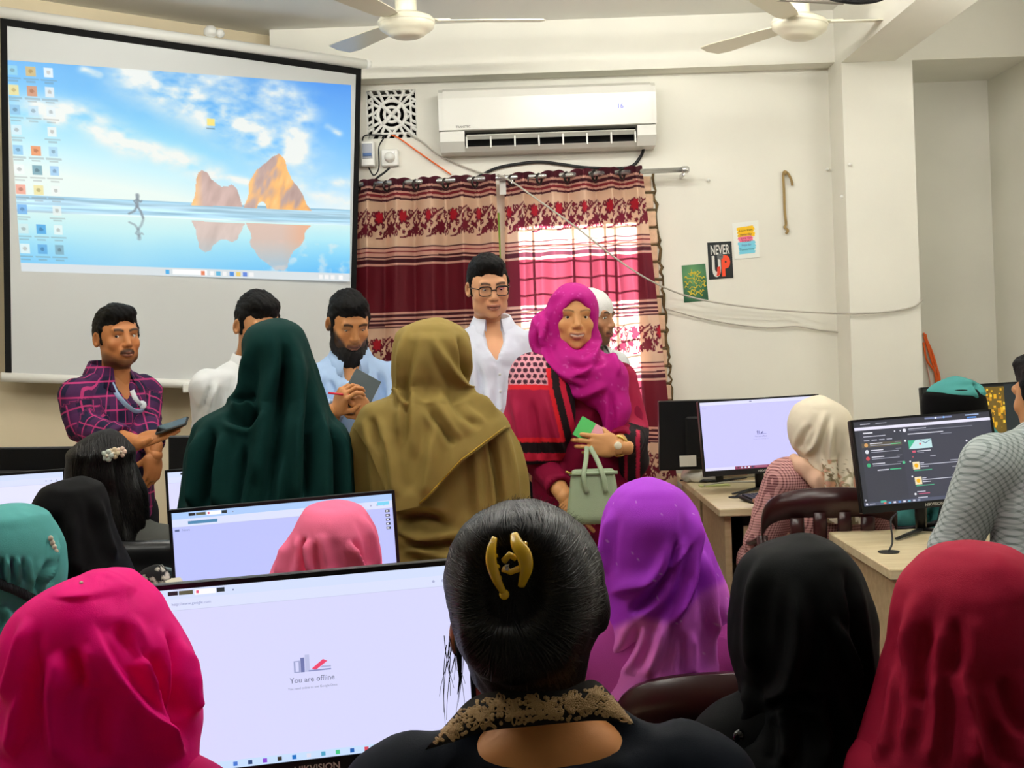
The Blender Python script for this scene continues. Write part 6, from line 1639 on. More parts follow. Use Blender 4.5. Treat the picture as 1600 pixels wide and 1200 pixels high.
# ------------------------------------------------------------------ woman with the claw clip, nearest to the camera
Y = 1.58; c = at(820, 935, Y)
t = thing('person', 'seated woman with dark pinned-up hair and a yellow claw clip, nearest the camera', 'person', (c.x, Y, 0))
M_navy = cloth('navy_cloth', '#070e18', .75, .05)
ztop = at(820, 785, Y).z
neckc = at(862, 1150, Y - .06)
W, dv, d = seated_body(t, at(855, 1100, Y).x, Y + .02, ztop + .005, '#d08c50', M_navy, math.pi, .19, .02, neck_cut=((at(858, 1128, Y).x, Y - .075, at(858, 1128, Y).z), (.150, .10, .044)), vox=.009, drop=.365)
# hair: the combed head, swept up to the clip
g = SDF((c.x - .14, Y - .17, c.z - .16), (c.x + .14, Y + .15, c.z + .15), .006)
def hp(px, py, yy=0.0): q = at(px, py, Y); return (q.x, Y + yy, q.z)
g.ell(hp(818, 905), (.099, .112, .098), .02); g.ell(hp(824, 985, .01), (.082, .092, .085), .03); g.ell(hp(828, 1050, .02), (.066, .072, .055), .03)
g.ell(hp(860, 930, -.07), (.045, .05, .075), .03); g.ell(hp(757, 935, -.06), (.034, .05, .075), .03); g.ell(hp(800, 975, -.085), (.045, .035, .05), .03); g.ell(hp(800, 835, -.06), (.06, .05, .035), .03); g.ell(hp(938, 950, .0), (.012, .03, .03), .01)
g.ell(hp(800, 888, -.125), (.042, .05, .05), .025, sub=True)
V, Q = g.mesh(2); N = vnormals(V, Q); hv = V + N * ((fbm(V * np.array([1, 1, .5]), 60, 3, 3) - .5) * .006)[:, None]
M_hair2 = mat('combed_hair', '#040303', .45, spec=.2, bump=.35, bscale=600)
link_mesh('hair', hv, Q, M_hair2, t)
tr = bvh(hv, Q); rs = random.Random(8); m = MB(); m2 = MB()
def strand(mb, P2, r, lift):
    pts = []
    for i, (a, b) in enumerate(P2):
        q = hit(tr, a, b, lift)
        if q is None:
            if pts: break
            continue
        if pts and (q - pts[-1]).length > .04: break
        pts.append(q)
    if len(pts) > 3:
        n = len(pts); mb.tube(pts, [r * (0.35 + .65 * math.sin(math.pi * (i + .6) / (n + .4))) for i in range(n)], 4, caps=False)
for k in range(1500):
    a = rs.uniform(0, 2 * math.pi); R0 = rs.uniform(.86, 1.04) if k % 4 else rs.uniform(.5, .9)
    sx, sy = 818 + 126 * R0 * math.cos(a), 925 + 150 * R0 * math.sin(a)
    # everything is swept towards the twist around the clip
    ex, ey = 803 + rs.uniform(-26, 26), 890 + rs.uniform(-42, 46)
    tw = (.95 if sx > 800 else -.7) + rs.uniform(-.12, .12)
    if sy > 985: tw *= .5
    mx_, my_ = (sx + ex) / 2 + (ey - sy) * tw * .5, (sy + ey) / 2 - (ex - sx) * tw * .5
    e1 = rs.uniform(.85, 1.0)
    P2 = []
    for i in range(20):
        q = i / 19 * e1; P2.append(((1 - q) ** 2 * sx + 2 * q * (1 - q) * mx_ + q * q * ex, (1 - q) ** 2 * sy + 2 * q * (1 - q) * my_ + q * q * ey))
    strand(m, P2, rs.uniform(.0007, .0016), rs.uniform(-.0002, .0010))
for k in range(160):      # nape, combed up
    sx = rs.uniform(745, 905); sy = rs.uniform(1000, 1085); ex = 800 + (sx - 820) * .35; ey = 985 + rs.uniform(-30, 20)
    P2 = [(sx + (ex - sx) * (i / 12) ** 1.4, sy + (ey - sy) * i / 12) for i in range(13)]; strand(m, P2, rs.uniform(.001, .002), rs.uniform(0, .002))
o = m.build('hair_strands', mat('hair_strand', '#060404', .38, spec=.28), t, True); o['kind'] = 'stuff'
m = MB()
for k in range(220):       # short fuzz standing off the crown
    a = rs.uniform(-2.7, -.4); R0 = 1.0; p0 = at(818 + 122 * math.cos(a), 925 + 143 * math.sin(a), Y); d_ = Vector((math.cos(a) + rs.uniform(-.4, .4), rs.uniform(-.3, .3), -math.sin(a) + rs.uniform(-.2, .4))).normalized()
    m.tube([p0, p0 + d_ * .003, p0 + d_ * rs.uniform(.004, .010) + Vector((.003, 0, 0))], [.00028, .0002, .0001], 3, caps=False)
for k in range(16):       # loose wisps by the ear
    x0 = rs.uniform(697, 722); y0 = rs.uniform(960, 1010); L = rs.uniform(60, 140); dx = rs.uniform(-12, 12)
    m.tube([at(x0 + dx * q + 5 * math.sin(3 * q + k), y0 + L * q, Y + .01) for q in (0, .2, .4, .6, .8, 1)], [.0007, .0006, .0006, .0005, .0004, .0003], 3, caps=False)
m.tube([at(x, y, Y) for x, y in ((714, 1000), (717, 1030), (719, 1060), (715, 1085))], [.004, .0035, .002, .0005], 5)
o = m.build('loose_hairs', MATS['hair_strand'], t, True); o['kind'] = 'stuff'
# ear edge
g = SDF(np.array(hp(706, 1000)) - .03, np.array(hp(716, 990)) + .03, .004); g.ell(hp(713, 1000, .02), (.010, .018, .026), .006); V, Q = g.mesh(1); link_mesh('ear', V, Q, M_skin, t, True, np.tile(lin('#8a5030'), (len(V), 1)))
# claw clip: two toothed jaws, hinge and spring
clip = thing('hair_clip', 'yellow plastic claw clip in the dark pinned-up hair', 'hair clip', at(800, 885, Y - .12))
M_yel = mat('yellow_plastic', '#cfa616', .25, spec=.5, coat=.3)
yc = Y - .125
def jaw(pts, wid):
    P = spline([(at(x, y, yc + dy)) for x, y, dy in pts], 6); n = len(P)
    m = MB(); m.tube(P, [wid * (.55 + .6 * math.sin(math.pi * (i + .5) / n)) for i in range(n)], 8, flat=.5, up=(0, 1, 0)); return m
jl = jaw([(773, 840, .0), (768, 858, -.010), (768, 880, -.014), (776, 905, -.012), (788, 928, .0)], .0055).build('jaw', M_yel, clip, True)
jr = jaw([(803, 834, -.004), (808, 850, -.016), (819, 868, -.020), (822, 890, -.016), (815, 916, -.004)], .0075).build('jaw', M_yel, clip, True)
MB().sphere(at(788, 929, yc + .002), .006, 10, 8).build('jaw_tip', M_yel, jl, True)
for k in range(4):
    y0 = 850 + k * 17
    MB().tube([at(768 + k * 3, y0, yc - .008), at(776 + k * 3, y0 + 3, yc + .03)], [.0035, .0015], 6).build('tooth', M_yel, jl, True)
    MB().tube([at(822 - abs(k - 1) * 2, y0, yc - .01), at(812, y0 + 3, yc + .03)], [.0035, .0015], 6).build('tooth', M_yel, jr, True)
MB().tube([at(788, 876, yc - .006), at(796, 867, yc - .012), at(806, 872, yc - .010)], .0042, 8).build('finger_loop', M_yel, clip, True)
MB().tube([at(786, 889, yc - .004), at(798, 894, yc - .008), at(812, 888, yc - .006)], .0038, 8).build('finger_loop', M_yel, clip, True)
MB().tube([at(792 + 3 * math.cos(k * .7), 882 + k * .25, yc - .008 + .003 * math.sin(k * .7)) for k in range(40)], .0008, 4).build('spring', M_steel, clip, True)
# embroidered collar
col = MB(); V, Fq = [], []; n = 60
inner = [(x, y) for x, y in ((700, 1128), (735, 1092), (775, 1080), (828, 1080), (880, 1078), (925, 1062), (955, 1085), (990, 1130))]
outer = [(664, 1172), (712, 1158), (762, 1142), (820, 1136), (880, 1130), (930, 1126), (970, 1128), (992, 1133)]
I = spline([(a, b, 0) for a, b in inner], 9); O = spline([(a, b, 0) for a, b in outer], 9)
for i in range(len(I)):
    u = i / (len(I) - 1); dep = .030 + .060 * math.sin(math.pi * u)
    for q, lift in ((0, .0), (.35, .014), (.7, .014), (1, .006), (1, -.004), (.5, -.006), (0, -.012)):
        x, y = I[i][0] * (1 - q) + O[i][0] * q, I[i][1] * (1 - q) + O[i][1] * q
        V.append(tuple(at(x, y, Y - dep - lift - .018 * q)))
for i in range(len(I) - 1):
    for k in range(6): Fq.append([i * 7 + k, (i + 1) * 7 + k, (i + 1) * 7 + k + 1, i * 7 + k + 1])
V = np.array(V); Fq = np.array(Fq)
co = link_mesh('collar', V, Fq, mat('collar_cloth', '#17120f', .85), t)
trc = bvh(V, Fq); m = MB(); rs = random.Random(2); gold = mat('gold_embroidery', '#a98a5c', .6, spec=.4, bump=.4, bscale=900)
def petal(mb, cx_, cy_, a, L, w):
    P = []
    for k in range(9):
        q = 2 * math.pi * k / 8; lx, ly = L * (.5 + .5 * math.cos(q)), w * math.sin(q)
        h_ = hit(trc, cx_ + lx * math.cos(a) - ly * math.sin(a), cy_ + lx * math.sin(a) + ly * math.cos(a), .0008)
        if h_ is None: return
        P.append(h_)
    mb.tube(P, .0012, 5)
fl = []
for i in range(14):
    u = (i + .5) / 14; k = u * (len(I) - 1); a = I[int(k)]; b = O[int(k)]; q = .6 if i % 2 else .36
    fl.append((a[0] * (1 - q) + b[0] * q, a[1] * (1 - q) + b[1] * q))
for (x, y) in fl:
    for k in range(8): petal(m, x, y, k * math.pi / 4 + rs.random(), rs.uniform(14, 21), 3.8)
    for k in range(6): petal(m, x, y, k * math.pi / 3, 7, 2.2)
for k in range(380):
    i = rs.randrange(len(I)); q = rs.uniform(.15, .9); x = I[i][0] * (1 - q) + O[i][0] * q; y = I[i][1] * (1 - q) + O[i][1] * q
    petal(m, x, y, rs.uniform(0, 6.28), rs.uniform(4, 8), 1.6)
o = m.build('gold_embroidery', gold, co, True); o['kind'] = 'stuff'
# ------------------------------------------------------------------ standing men
def finish(t, W, h, byaw, shirt, smat, pmat, nm='shirt', cols=None, collar=True, zc=1.432, **ck):
    V, Q = shirt
    o = link_mesh(nm, V, Q, smat, t, True, cols(V) if cols else None)
    if collar: shirt_collar(W, zc * h, o, smat, **ck)
    trousers(t, W, h, byaw, pmat)
    return o
def unv(a): a = np.array(a, float); return a / np.linalg.norm(a)
M_trd = cloth('dark_trouser_cloth', '#1f2229', .8)
M_btn = mat('shirt_button', '#d9d9d4', .3)
def buttons(t, sv, pts, par):
    tr_ = bvh(*sv)
    for x, y in pts:
        p = hit(tr_, x, y, .001)
        if p is not None: MB().sphere(p, (.0055, .003, .0055), 8, 5).build('button', M_btn, par, True)

# man in a purple checked shirt with a phone
Y = 5.0
def plaid_mat():
    m = bpy.data.materials.new('purple_plaid'); m.use_nodes = True; nt = m.node_tree; b = nt.nodes['Principled BSDF']; N, L = nt.nodes.new, nt.links.new
    at_ = N('ShaderNodeAttribute'); at_.attribute_name = 'Col'; sp = N('ShaderNodeSeparateColor'); L(at_.outputs['Color'], sp.inputs[0])
    def line(src, s_, w, off=0.0):
        q = N('ShaderNodeMath'); q.operation = 'MULTIPLY_ADD'; q.inputs[1].default_value = s_; q.inputs[2].default_value = off; L(src, q.inputs[0])
        f = N('ShaderNodeMath'); f.operation = 'FRACT'; L(q.outputs[0], f.inputs[0]); l = N('ShaderNodeMath'); l.operation = 'LESS_THAN'; l.inputs[1].default_value = w; L(f.outputs[0], l.inputs[0]); return l.outputs[0]
    def mixc_(fac, a, c, k):
        x = N('ShaderNodeMix'); x.data_type = 'RGBA'; mm = N('ShaderNodeMath'); mm.operation = 'MULTIPLY'; mm.inputs[1].default_value = k; L(fac, mm.inputs[0]); L(mm.outputs[0], x.inputs[0]); L(a, x.inputs[6]); x.inputs[7].default_value = lin(c) + (1,); return x.outputs[2]
    base = N('ShaderNodeRGB'); base.outputs[0].default_value = lin('#1d1a36') + (1,)
    c = base.outputs[0]
    c = mixc_(line(sp.outputs[0], 9, .42, .3), c, '#4a1f4c', .7); c = mixc_(line(sp.outputs[1], 9, .42, .3), c, '#4a1f4c', .6)
    c = mixc_(line(sp.outputs[0], 18, .12), c, '#b5366f', .8); c = mixc_(line(sp.outputs[1], 18, .12), c, '#b5366f', .8)
    L(c, b.inputs['Base Color']); b.inputs['Roughness'].default_value = .8; b.inputs['Specular IOR Level'].default_value = .2; return m
o1 = dict(skin='#b87848', squint=.0015, stache=.85, stubble=.7, beard_z=-.072, beard_up=.7, top=.010, seed=3, lip='#7a4438', size=1.0, brow_w=.0048)
hc = at(183, 527, Y)
ew = [((130, 668, 4.86), (214, 692, 4.70)), ((226, 655, 5.10), (242, 712, 4.90))]
wr1, wr2 = np.array(at(214, 692, 4.70)), np.array(at(242, 712, 4.90))
f1 = unv(np.array(at(262, 676, 4.70)) - wr1)
hands = [(wr1, f1, (.15, .5, -.85), -1, [.08, .10, .12, .15], .1), (wr2, unv(np.array(at(237, 745, 4.88)) - wr2), (.8, -.5, .1), 1, [.65, .75, .8, .85], .7)]
t, W, T, h, sv, arms, _ = standing_man('man in a purple checked shirt holding a phone by the projection screen', 183, 527, Y, at(180, 476, Y).z, 1.0, .70, .02, -.02, o1, None, None, ew, hands, sh=.17, gaze=(-.45, -.9, .0), shx=-.03, sleeve_cut=.07)
def plaid_cols(V):
    c, s_ = math.cos(-1.0), math.sin(-1.0); X = V[:, 0] - hc.x; Yv = V[:, 1] - hc.y
    a = X * c - Yv * s_; b_ = X * s_ + Yv * c; u = np.arctan2(a, -b_ + .02) * .16; v = V[:, 2].copy()
    for s0, e0, w0 in arms:                     # sleeves: along and around the arm
        for p0, p1 in ((s0, e0), (e0, w0)):
            d = p1 - p0; L_ = np.linalg.norm(d); d = d / L_; q = (V - p0) @ d; r = np.linalg.norm(V - p0 - q[:, None] * d, axis=1)
            k = (q > .03) & (q < L_ + .03) & (r < .085)
            rad = V - p0 - q[:, None] * d; sd = unv(np.cross(d, [0, 1, .1])); an = np.arctan2(rad @ np.cross(d, sd), rad @ sd)
            u = np.where(k, an * .06, u); v = np.where(k, q + p0[2], v)
    return np.stack([u + 2, v + 2, np.zeros(len(V))], 1)
M_plaid = plaid_mat()
sh1 = finish(t, W, h, 1.0, sv, M_plaid, M_trd, cols=plaid_cols, collar=False)
V_ = []
cc = shirt_collar(W, 1.432 * h, sh1, M_plaid, r=.066, gap=.45)
vv_ = np.array([tuple(v.co) for v in cc.data.vertices]) + np.array(origin_of(t)); ca = cc.data.color_attributes.new('Col', 'FLOAT_COLOR', 'POINT'); c4 = np.ones((len(vv_), 4), np.float32); c4[:, :3] = plaid_cols(vv_); ca.data.foreach_set('color', c4.ravel())
ph = thing('phone', 'dark smartphone held by the man in the checked shirt', 'phone', at(268, 670, 4.69))
pc_ = at(267, 666, 4.68); Mp = Matrix.Translation(pc_) @ Matrix.Rotation(-.28, 4, 'Y') @ Matrix.Rotation(.35, 4, 'X')
MB().xf(Mp).box((-.055, -.035, -.004), (.065, .035, .005), .003).build('case', mat('phone_case', '#171512', .4), ph)
MB().xf(Mp).box((-.050, -.031, .0051), (.060, .031, .0056)).build('glass', mat('phone_glass', '#08090b', .08, spec=.6), ph)
# lanyard with a badge
trs = bvh(*sv); ly = thing('lanyard', 'blue and white lanyard round the neck of the checked-shirt man', 'lanyard', at(225, 640, 4.85))
def strapp(pts, nm, mt_, w=.010):
    P = [hit(trs, x, y, .006) for x, y in pts]; P = [p for p in P if p is not None]
    if len(P) > 2: MB().tube(P, w, 8, flat=.18, up=(0, -1, 0)).build(nm, mt_, ly, True)
M_lan = mat('lanyard_ribbon', '#9fb9da', .5); M_lan2 = mat('lanyard_white', '#dfe5ea', .5)
sp_ = spline([(174, 599, 0), (184, 618, 0), (198, 634, 0), (212, 643, 0), (224, 642, 0)], 5); strapp([(p[0], p[1]) for p in sp_], 'strap', M_lan)
sp_ = spline([(206, 610, 0), (211, 622, 0), (218, 632, 0), (225, 636, 0)], 5); strapp([(p[0], p[1]) for p in sp_], 'strap', M_lan2)
p = hit(trs, 222, 633, .012)
if p is not None: MB().lathe([(0, -.006), (.016, -.005), (.018, 0), (.016, .004)], 16, p, Matrix.Rotation(math.pi / 2, 3, 'X')).build('badge', M_lan2, ly, True)

# man in white shirt half hidden by the green abaya
Y = 4.95
o2 = dict(skin='#c08a5e', top=.016, seed=5, brow_w=.004, fore=-.004)
t, W, T, h, sv, arms, _ = standing_man('man in a white shirt half hidden behind the dark green abaya', 402, 510, Y, at(402, 457, Y).z, .5, .62, .30, .05, o2, None, None, [((326, 668, 4.95), (350, 760, 4.75)), ((470, 690, 4.9), (440, 740, 4.72))], [], sh=.185, fat=.4, shx=-.02)
M_shw = cloth('white_shirt_cloth', '#d9dcdc', .75, .15)
sv = (apply_folds(sv[0], sv[1], [([(345, 590), (330, 620), (322, 660)], .010, 6), ([(360, 600), (350, 635), (335, 660)], -.005, 5), ([(372, 580), (366, 620), (350, 650)], .010, 5), ([(335, 600), (325, 615), (318, 640)], -.008, 4)]), sv[1])
finish(t, W, h, .5, sv, M_shw, M_trd)

# bearded man writing
Y = 5.1
o3 = dict(skin='#bd8250', squint=.0055, top=.012, seed=7, brow_w=.0046, fore=.0, stache=.5, stubble=.9, lip='#7c4a40')
wl, wr = np.array(at(526, 640, 4.86)), np.array(at(574, 650, 4.88))
hands = [(wl, unv(np.array(at(536, 618, 4.82)) - wl), (-.55, -.75, .3), 1, [.75, .8, .85, .9], .8), (wr, unv(np.array(at(556, 622, 4.84)) - wr), (.6, -.75, .2), -1, [.6, .7, .8, .85], .6)]
t, W, T, h, sv, arms, _ = standing_man('bearded man in a light blue shirt writing in a notebook', 545, 505, Y, at(545, 452, Y).z, .2, .42, .42, .0, o3, None, None, [((498, 655, 5.05), (526, 640, 4.86)), ((612, 672, 5.05), (574, 650, 4.88))], hands, sh=.185, gaze=(0, -.93, -.36), sleeve_cut=.05)
M_shb = cloth('light_blue_shirt', '#a9c4e6', .75, .15)
sv = (apply_folds(sv[0], sv[1], [([(512, 590), (522, 610), (520, 640)], -.010, 4), ([(545, 575), (555, 600), (570, 615)], .010, 5), ([(590, 570), (598, 610), (600, 650)], -.012, 5), ([(505, 575), (498, 610), (500, 640)], .010, 5)]), sv[1])
sb = finish(t, W, h, .2, sv, M_shb, M_trd)
g = SDF((-.09, -.13, -.24), (.09, .04, -.02), .005)
g.ell((0, -.045, -.10), (.062, .058, .045), .02); g.ell((0, -.068, -.135), (.044, .038, .052), .03)
for s_ in (-1, 1): g.cone((s_ * .066, -.005, -.02), (s_ * .058, -.03, -.085), .010, .020, .02)
g.ell((0, -.10, -.058), (.034, .03, .021), .008, sub=True); g.ell((0, -.085, -.02), (.056, .05, .045), .01, sub=True)
V, Q = g.mesh(1); N = vnormals(V, Q); V = V + N * ((fbm(V * np.array([1.6, 1, .4]), 90, 2, 2) - .45) * .012)[:, None]
link_mesh('beard', T(V), Q, mat('beard_hair', '#120e0c', .6, bump=.5, bscale=400), t)
nb_ = thing('notebook', 'black notebook with pale pages held by the bearded man', 'notebook', at(562, 620, 4.87))
Mn = Matrix.Translation(at(563, 612, 4.90)) @ Matrix.Rotation(.2, 4, 'Z') @ Matrix.Rotation(.55, 4, 'Y') @ Matrix.Rotation(-.5, 4, 'X')
MB().xf(Mn).box((-.055, -.006, -.08), (.055, .0, .08), .002).build('cover', mat('notebook_cover', '#3c4648', .5), nb_)
MB().xf(Mn).box((-.052, .0, -.077), (.056, .010, .078), .001).build('pages', mat('page_edges', '#d9d3c2', .8), nb_)
MB().xf(Mn).box((-.055, .0105, -.08), (.055, .015, .08), .002).build('cover', MATS['notebook_cover'], nb_)
pen = thing('pen', 'red pen in the hand of the bearded man', 'pen', at(530, 616, 4.80))
MB().tube([at(513, 614, 4.80), at(550, 618, 4.80)], .0042, 8).build('barrel', mat('red_pen', '#c8203a', .3), pen, True)
MB().tube([at(550, 618, 4.80), at(554, 618.5, 4.80)], [.0035, .001], 8).build('tip', M_steel, pen, True)

# man with glasses in white shirt
Y = 5.1
o4 = dict(skin='#d69f76', squint=.003, top=.012, seed=9, fat=.45, brow_w=.004, fore=.004, lip='#9c6052', brow='#2b211c')
t, W, T, h, sv, arms, _ = standing_man('man in black-rimmed glasses and a white shirt before the curtains', 763, 449, Y, at(760, 394, Y).z, .08, .24, .20, -.03, o4, None, None, [((700, 640, 5.1), (712, 745, 4.98)), ((846, 640, 5.1), (838, 745, 4.98))], [], sh=.195, fat=1.0, gaze=(.1, -.9, -.25), shx=.012)
M_shp = cloth('pale_striped_shirt', '#d5dae8', .75, .15)
sv = (apply_folds(sv[0], sv[1], [([(742, 560), (752, 600), (748, 660)], -.012, 5), ([(800, 610), (806, 660), (800, 720)], .012, 6), ([(826, 560), (815, 600), (820, 650)], -.012, 5), ([(765, 600), (762, 650), (766, 700)], .010, 6), ([(782, 560), (783, 620), (785, 700)], .005, 3)]), sv[1])
so = finish(t, W, h, .08, sv, M_shp, M_trd, gap=.42)
buttons(t, sv, ((781, 585), (782, 612), (783, 640)), so)
tr_ = bvh(*sv); pk = [hit(tr_, x, y, .002) for x, y in ((802, 566), (830, 563), (832, 592), (818, 600), (804, 594))]
if all(q is not None for q in pk): m = MB(); m.add(pk + [q + Vector((0, .004, 0)) for q in pk], [[4, 3, 2, 1, 0]] + [[i, (i + 1) % 5, (i + 1) % 5 + 5, i + 5] for i in range(5)]); m.build('pocket', M_shp, so)
gl = thing('glasses', 'black-rimmed glasses on the man in white shirt', 'glasses', tuple(T(np.array([[0, -.1, .0]]))[0]))
M_rim = mat('black_rim', '#0a0a0b', .25, spec=.5)
for s_ in (-1, 1):
    pts = [(s_ * .034 + .025 * (abs(math.cos(q)) ** .6) * (1 if math.cos(q) > 0 else -1), -.101 + .004 * abs(math.cos(q)), .000 + .0185 * (abs(math.sin(q)) ** .6) * (1 if math.sin(q) > 0 else -1)) for q in np.linspace(0, 2 * math.pi, 33)]
    MB().tube([tuple(p) for p in T(np.array(pts))], .0021, 6).build('rim', M_rim, gl, True)
    top = [p for p in pts if p[2] > .012]
    MB().tube([tuple(p) for p in T(np.array(sorted(top)))], .0030, 6).build('brow_bar', M_rim, gl, True)
    MB().tube([tuple(p) for p in T(np.array([(s_ * .060, -.096, .009), (s_ * .076, -.05, .008), (s_ * .079, .005, .004)]))], .002, 6).build('temple', M_rim, gl, True)
    lp = T(np.array([(s_ * .034 + .021 * math.cos(q), -.100, .0155 * math.sin(q)) for q in np.linspace(0, 2 * math.pi, 20, endpoint=False)]))
    MB().add([tuple(p) for p in lp] , [list(range(20))]).build('lens', MATS['lens'] if 'lens' in MATS else MATS.setdefault('lens', mg), gl)
MB().tube([tuple(p) for p in T(np.array([(-.010, -.104, .004), (0, -.107, .006), (.010, -.104, .004)]))], .002, 6).build('bridge', M_rim, gl, True)

# man with a white cap behind the magenta headscarf
Y = 5.6
o6 = dict(skin='#ac7a56', hair=0, seed=2, stubble=.6, stache=.6, vox=.005)
t, W, T, h, sv, arms, _ = standing_man('man in a white prayer cap behind the magenta headscarf', 925, 497, Y, at(925, 446, Y).z, .9, 1.0, .1, 0, o6, None, None, [((880, 690, 5.65), (900, 760, 5.5)), ((985, 690, 5.6), (970, 760, 5.5))], [], sh=.18, gaze=(0, -1, 0))
finish(t, W, h, .9, sv, M_shw, M_trd)
g = SDF((-.11, -.12, -.02), (.11, .14, .16), .006); g.ell((0, .012, .034), (.086, .106, .098), .02); g.plane((0, .25, -1), -.018); V, Q = g.mesh(1)
link_mesh('cap', T(wrinkle(V, Q, .003, 30, 2)), Q, cloth('white_cap_cloth', '#e0e0dc', .8, bump=.4, bscale=300), t)

# man in a grey patterned shirt at the right edge, seated
Y = 3.78; p = at(1636, 556, Y)
t = thing('person', 'seated man in a grey diamond-patterned shirt at the right edge', 'person', (p.x, Y, 0))
M_gchk = check_mat('grey_diamond_cloth', '#b6c0bf', '#76827f', 46, 46, .34, diag=True)
W, dv, d = seated_body(t, p.x, Y, p.z, '#c08a5e', M_gchk, math.pi + .25, .215, .024, name='shirt', drop=.30, fat=1.0, vox=.010, head=False, legs_mat=M_trd)
class _W: pass
hcx = at(1636, 618, Y); R = rotm(math.pi + .45, .1, 0); T = head_T(hcx, R, 1.0)
bo = [c_ for c_ in t.children if c_.name.startswith('body')][0]
HV, HQ, HC = face_head(dict(skin='#c08a5e', vox=.0045)); bm_v = np.array([tuple(v.co) for v in bo.data.vertices]) + np.array(origin_of(t)); bm_q = np.array([list(pl.vertices) for pl in bo.data.polygons])
V, Q = join((bm_v, bm_q), (T(HV), HQ)); bpy.data.objects.remove(bo)
link_mesh('body', V, Q, M_skin, t, True, np.concatenate([np.tile(lin('#c08a5e'), (len(bm_v), 1)), HC]))
hv, hq = hair_cap(dict(top=.014, seed=4)); link_mesh('hair', T(hv), hq, M_hair, t)

# ------------------------------------------------------------------ girl with long loose hair
Y = 3.42; p = at(165, 669, Y)
t = thing('person', 'seated girl with long loose black hair and a flower clip', 'person', (p.x, Y, 0))
M_gtop = cloth('dark_grey_top', '#4b4c48', .85)
seated_body(t, p.x - .0, Y + .01, p.z - .02, '#a8744c', M_gtop, math.pi - .2, .17, .02)
rows = [(700, 113, 206, .115, .105), (722, 107, 209, .12, .11), (745, 104, 219, .12, .105), (766, 103, 229, .115, .09), (790, 106, 232, .125, .06), (822, 112, 234, .14, .03), (850, 118, 240, .145, .02), (880, 130, 240, .14, .01)]
V, Q = drape(Y, (170, 669), rows, folds=[([(150, 690), (140, 740), (150, 830)], .006, 8), ([(180, 700), (190, 760), (200, 840)], -.008, 7), ([(205, 720), (215, 770), (222, 840)], .008, 6)], nth=130, nt=110, noise=.004)
link_mesh('hair', V, Q, M_hair, t)
tr = bvh(V, Q); rs = random.Random(12); m = MB()
for k in range(420):
    u = rs.uniform(0, 1); x0 = 118 + 85 * u + rs.uniform(-6, 6); y0 = 672 + 26 * abs(u - .55) * 1.6 + rs.uniform(0, 60)
    x1 = 112 + 122 * u + rs.uniform(-8, 8); y1 = rs.uniform(790, 868); P = []
    for i in range(16):
        q = i / 15; a = hit(tr, x0 + (x1 - x0) * q ** 1.3 + 2 * math.sin(5 * q + k), y0 + (y1 - y0) * q, rs.uniform(.0005, .002))
        if a is None or (P and (a - P[-1]).length > .05): break
        P.append(a)
    if len(P) > 4: m.tube(P, [.0018 * (.4 + .6 * math.sin(math.pi * (i + .5) / len(P))) for i in range(len(P))], 4, caps=False)
o = m.build('hair_strands', MATS['hair_strand'], t, True); o['kind'] = 'stuff'
fc = thing('hair_clip', 'small pale flower clip in the long loose black hair', 'hair clip', hit(tr, 178, 708, .004))
for x, y, r_, c_ in ((168, 712, .016, '#b9c4b8'), (178, 708, .015, '#d9c7a4'), (190, 706, .014, '#e6cdb8')):
    q = hit(tr, x, y, .004)
    if q is None: continue
    for k in range(5):
        a = k * 2 * math.pi / 5; MB().sphere(q + Vector((math.cos(a) * r_ * .6, -.002, math.sin(a) * r_ * .6)), (r_ * .5, .004, r_ * .5), 8, 5).build('petal', mat('petal_' + c_[1:], c_, .4), fc, True)
    MB().sphere(q + Vector((0, -.005, 0)), r_ * .3, 8, 5).build('bead', mat('pearl_pin', '#d8cdb8', .25), fc, True)
# ------------------------------------------------------------------ woman in magenta headscarf and patterned shawl
Y = 4.75
o5 = dict(skin='#cf9660', squint=.002, fem=1, smile=.7, teeth=1, hair=0, brow_w=.0028, brow_k=.65, lip='#9c5a4c', neck=.046)
we, ww = (986, 676, 4.74), (964, 698, 4.52)
wv = np.array(at(*ww)); wl = np.array(at(884, 778, 4.52))
hands = [(wv, unv(np.array(at(925, 694, 4.50)) - wv), (.1, -1, .1), 1, [.45, .5, .55, .6], .3), (wl, unv(np.array(at(905, 800, 4.48)) - wl), (-.3, -.8, .4), 1, [.5, .6, .7, .8], .5)]
t, W, T, h, sv, arms, _ = standing_man('woman in a magenta headscarf and red shawl holding a notebook and bag', 896, 498, Y, at(896, 449, Y).z, .12, .10, .0, .03, o5, None, None, [((836, 708, 4.74), (884, 778, 4.52)), (we, ww)], hands, sh=.165, gaze=(-.05, -1, .05), open_neck=.5, sleeve_cut=.05)
M_dr = cloth('dark_red_dress', '#7d0f32', .75)
dress_o = link_mesh('dress', sv[0], sv[1], M_dr, t)
veil('skirt', t, M_dr, Y + .02, (905, 690), [(715, 838, 985, .12, .11), (800, 832, 1000, .16, .15), (1000, 820, 1020, .21, .2), (1260, 805, 1040, .25, .25)], nth=90, nt=60, ripple=(.06, 9, 0))
R = rotm(.10, .0, .03)
lo, hi = bbox_of([at(800, 430, 4.55), at(1000, 720, 5.0)], .05)
g = SDF(lo, hi, .0065)
def tp(*p): return tuple(T(np.array([p]))[0])
g.ell(tp(0, .015, .030), (.094, .118, .102), .02, R=R); g.ell(tp(0, .035, -.05), (.092, .105, .09), .04, R=R); g.ell(tp(0, .01, -.14), (.092, .10, .085), .05, R=R)
g.ell(tuple(at(845, 524, 4.74)), (.042, .065, .080), .06); g.ell(tuple(at(905, 583, 4.70)), (.155, .095, .085), .05); g.ell(tuple(at(935, 600, 4.68)), (.085, .085, .09), .05); g.ell(tuple(at(868, 575, 4.72)), (.075, .085, .07), .05)
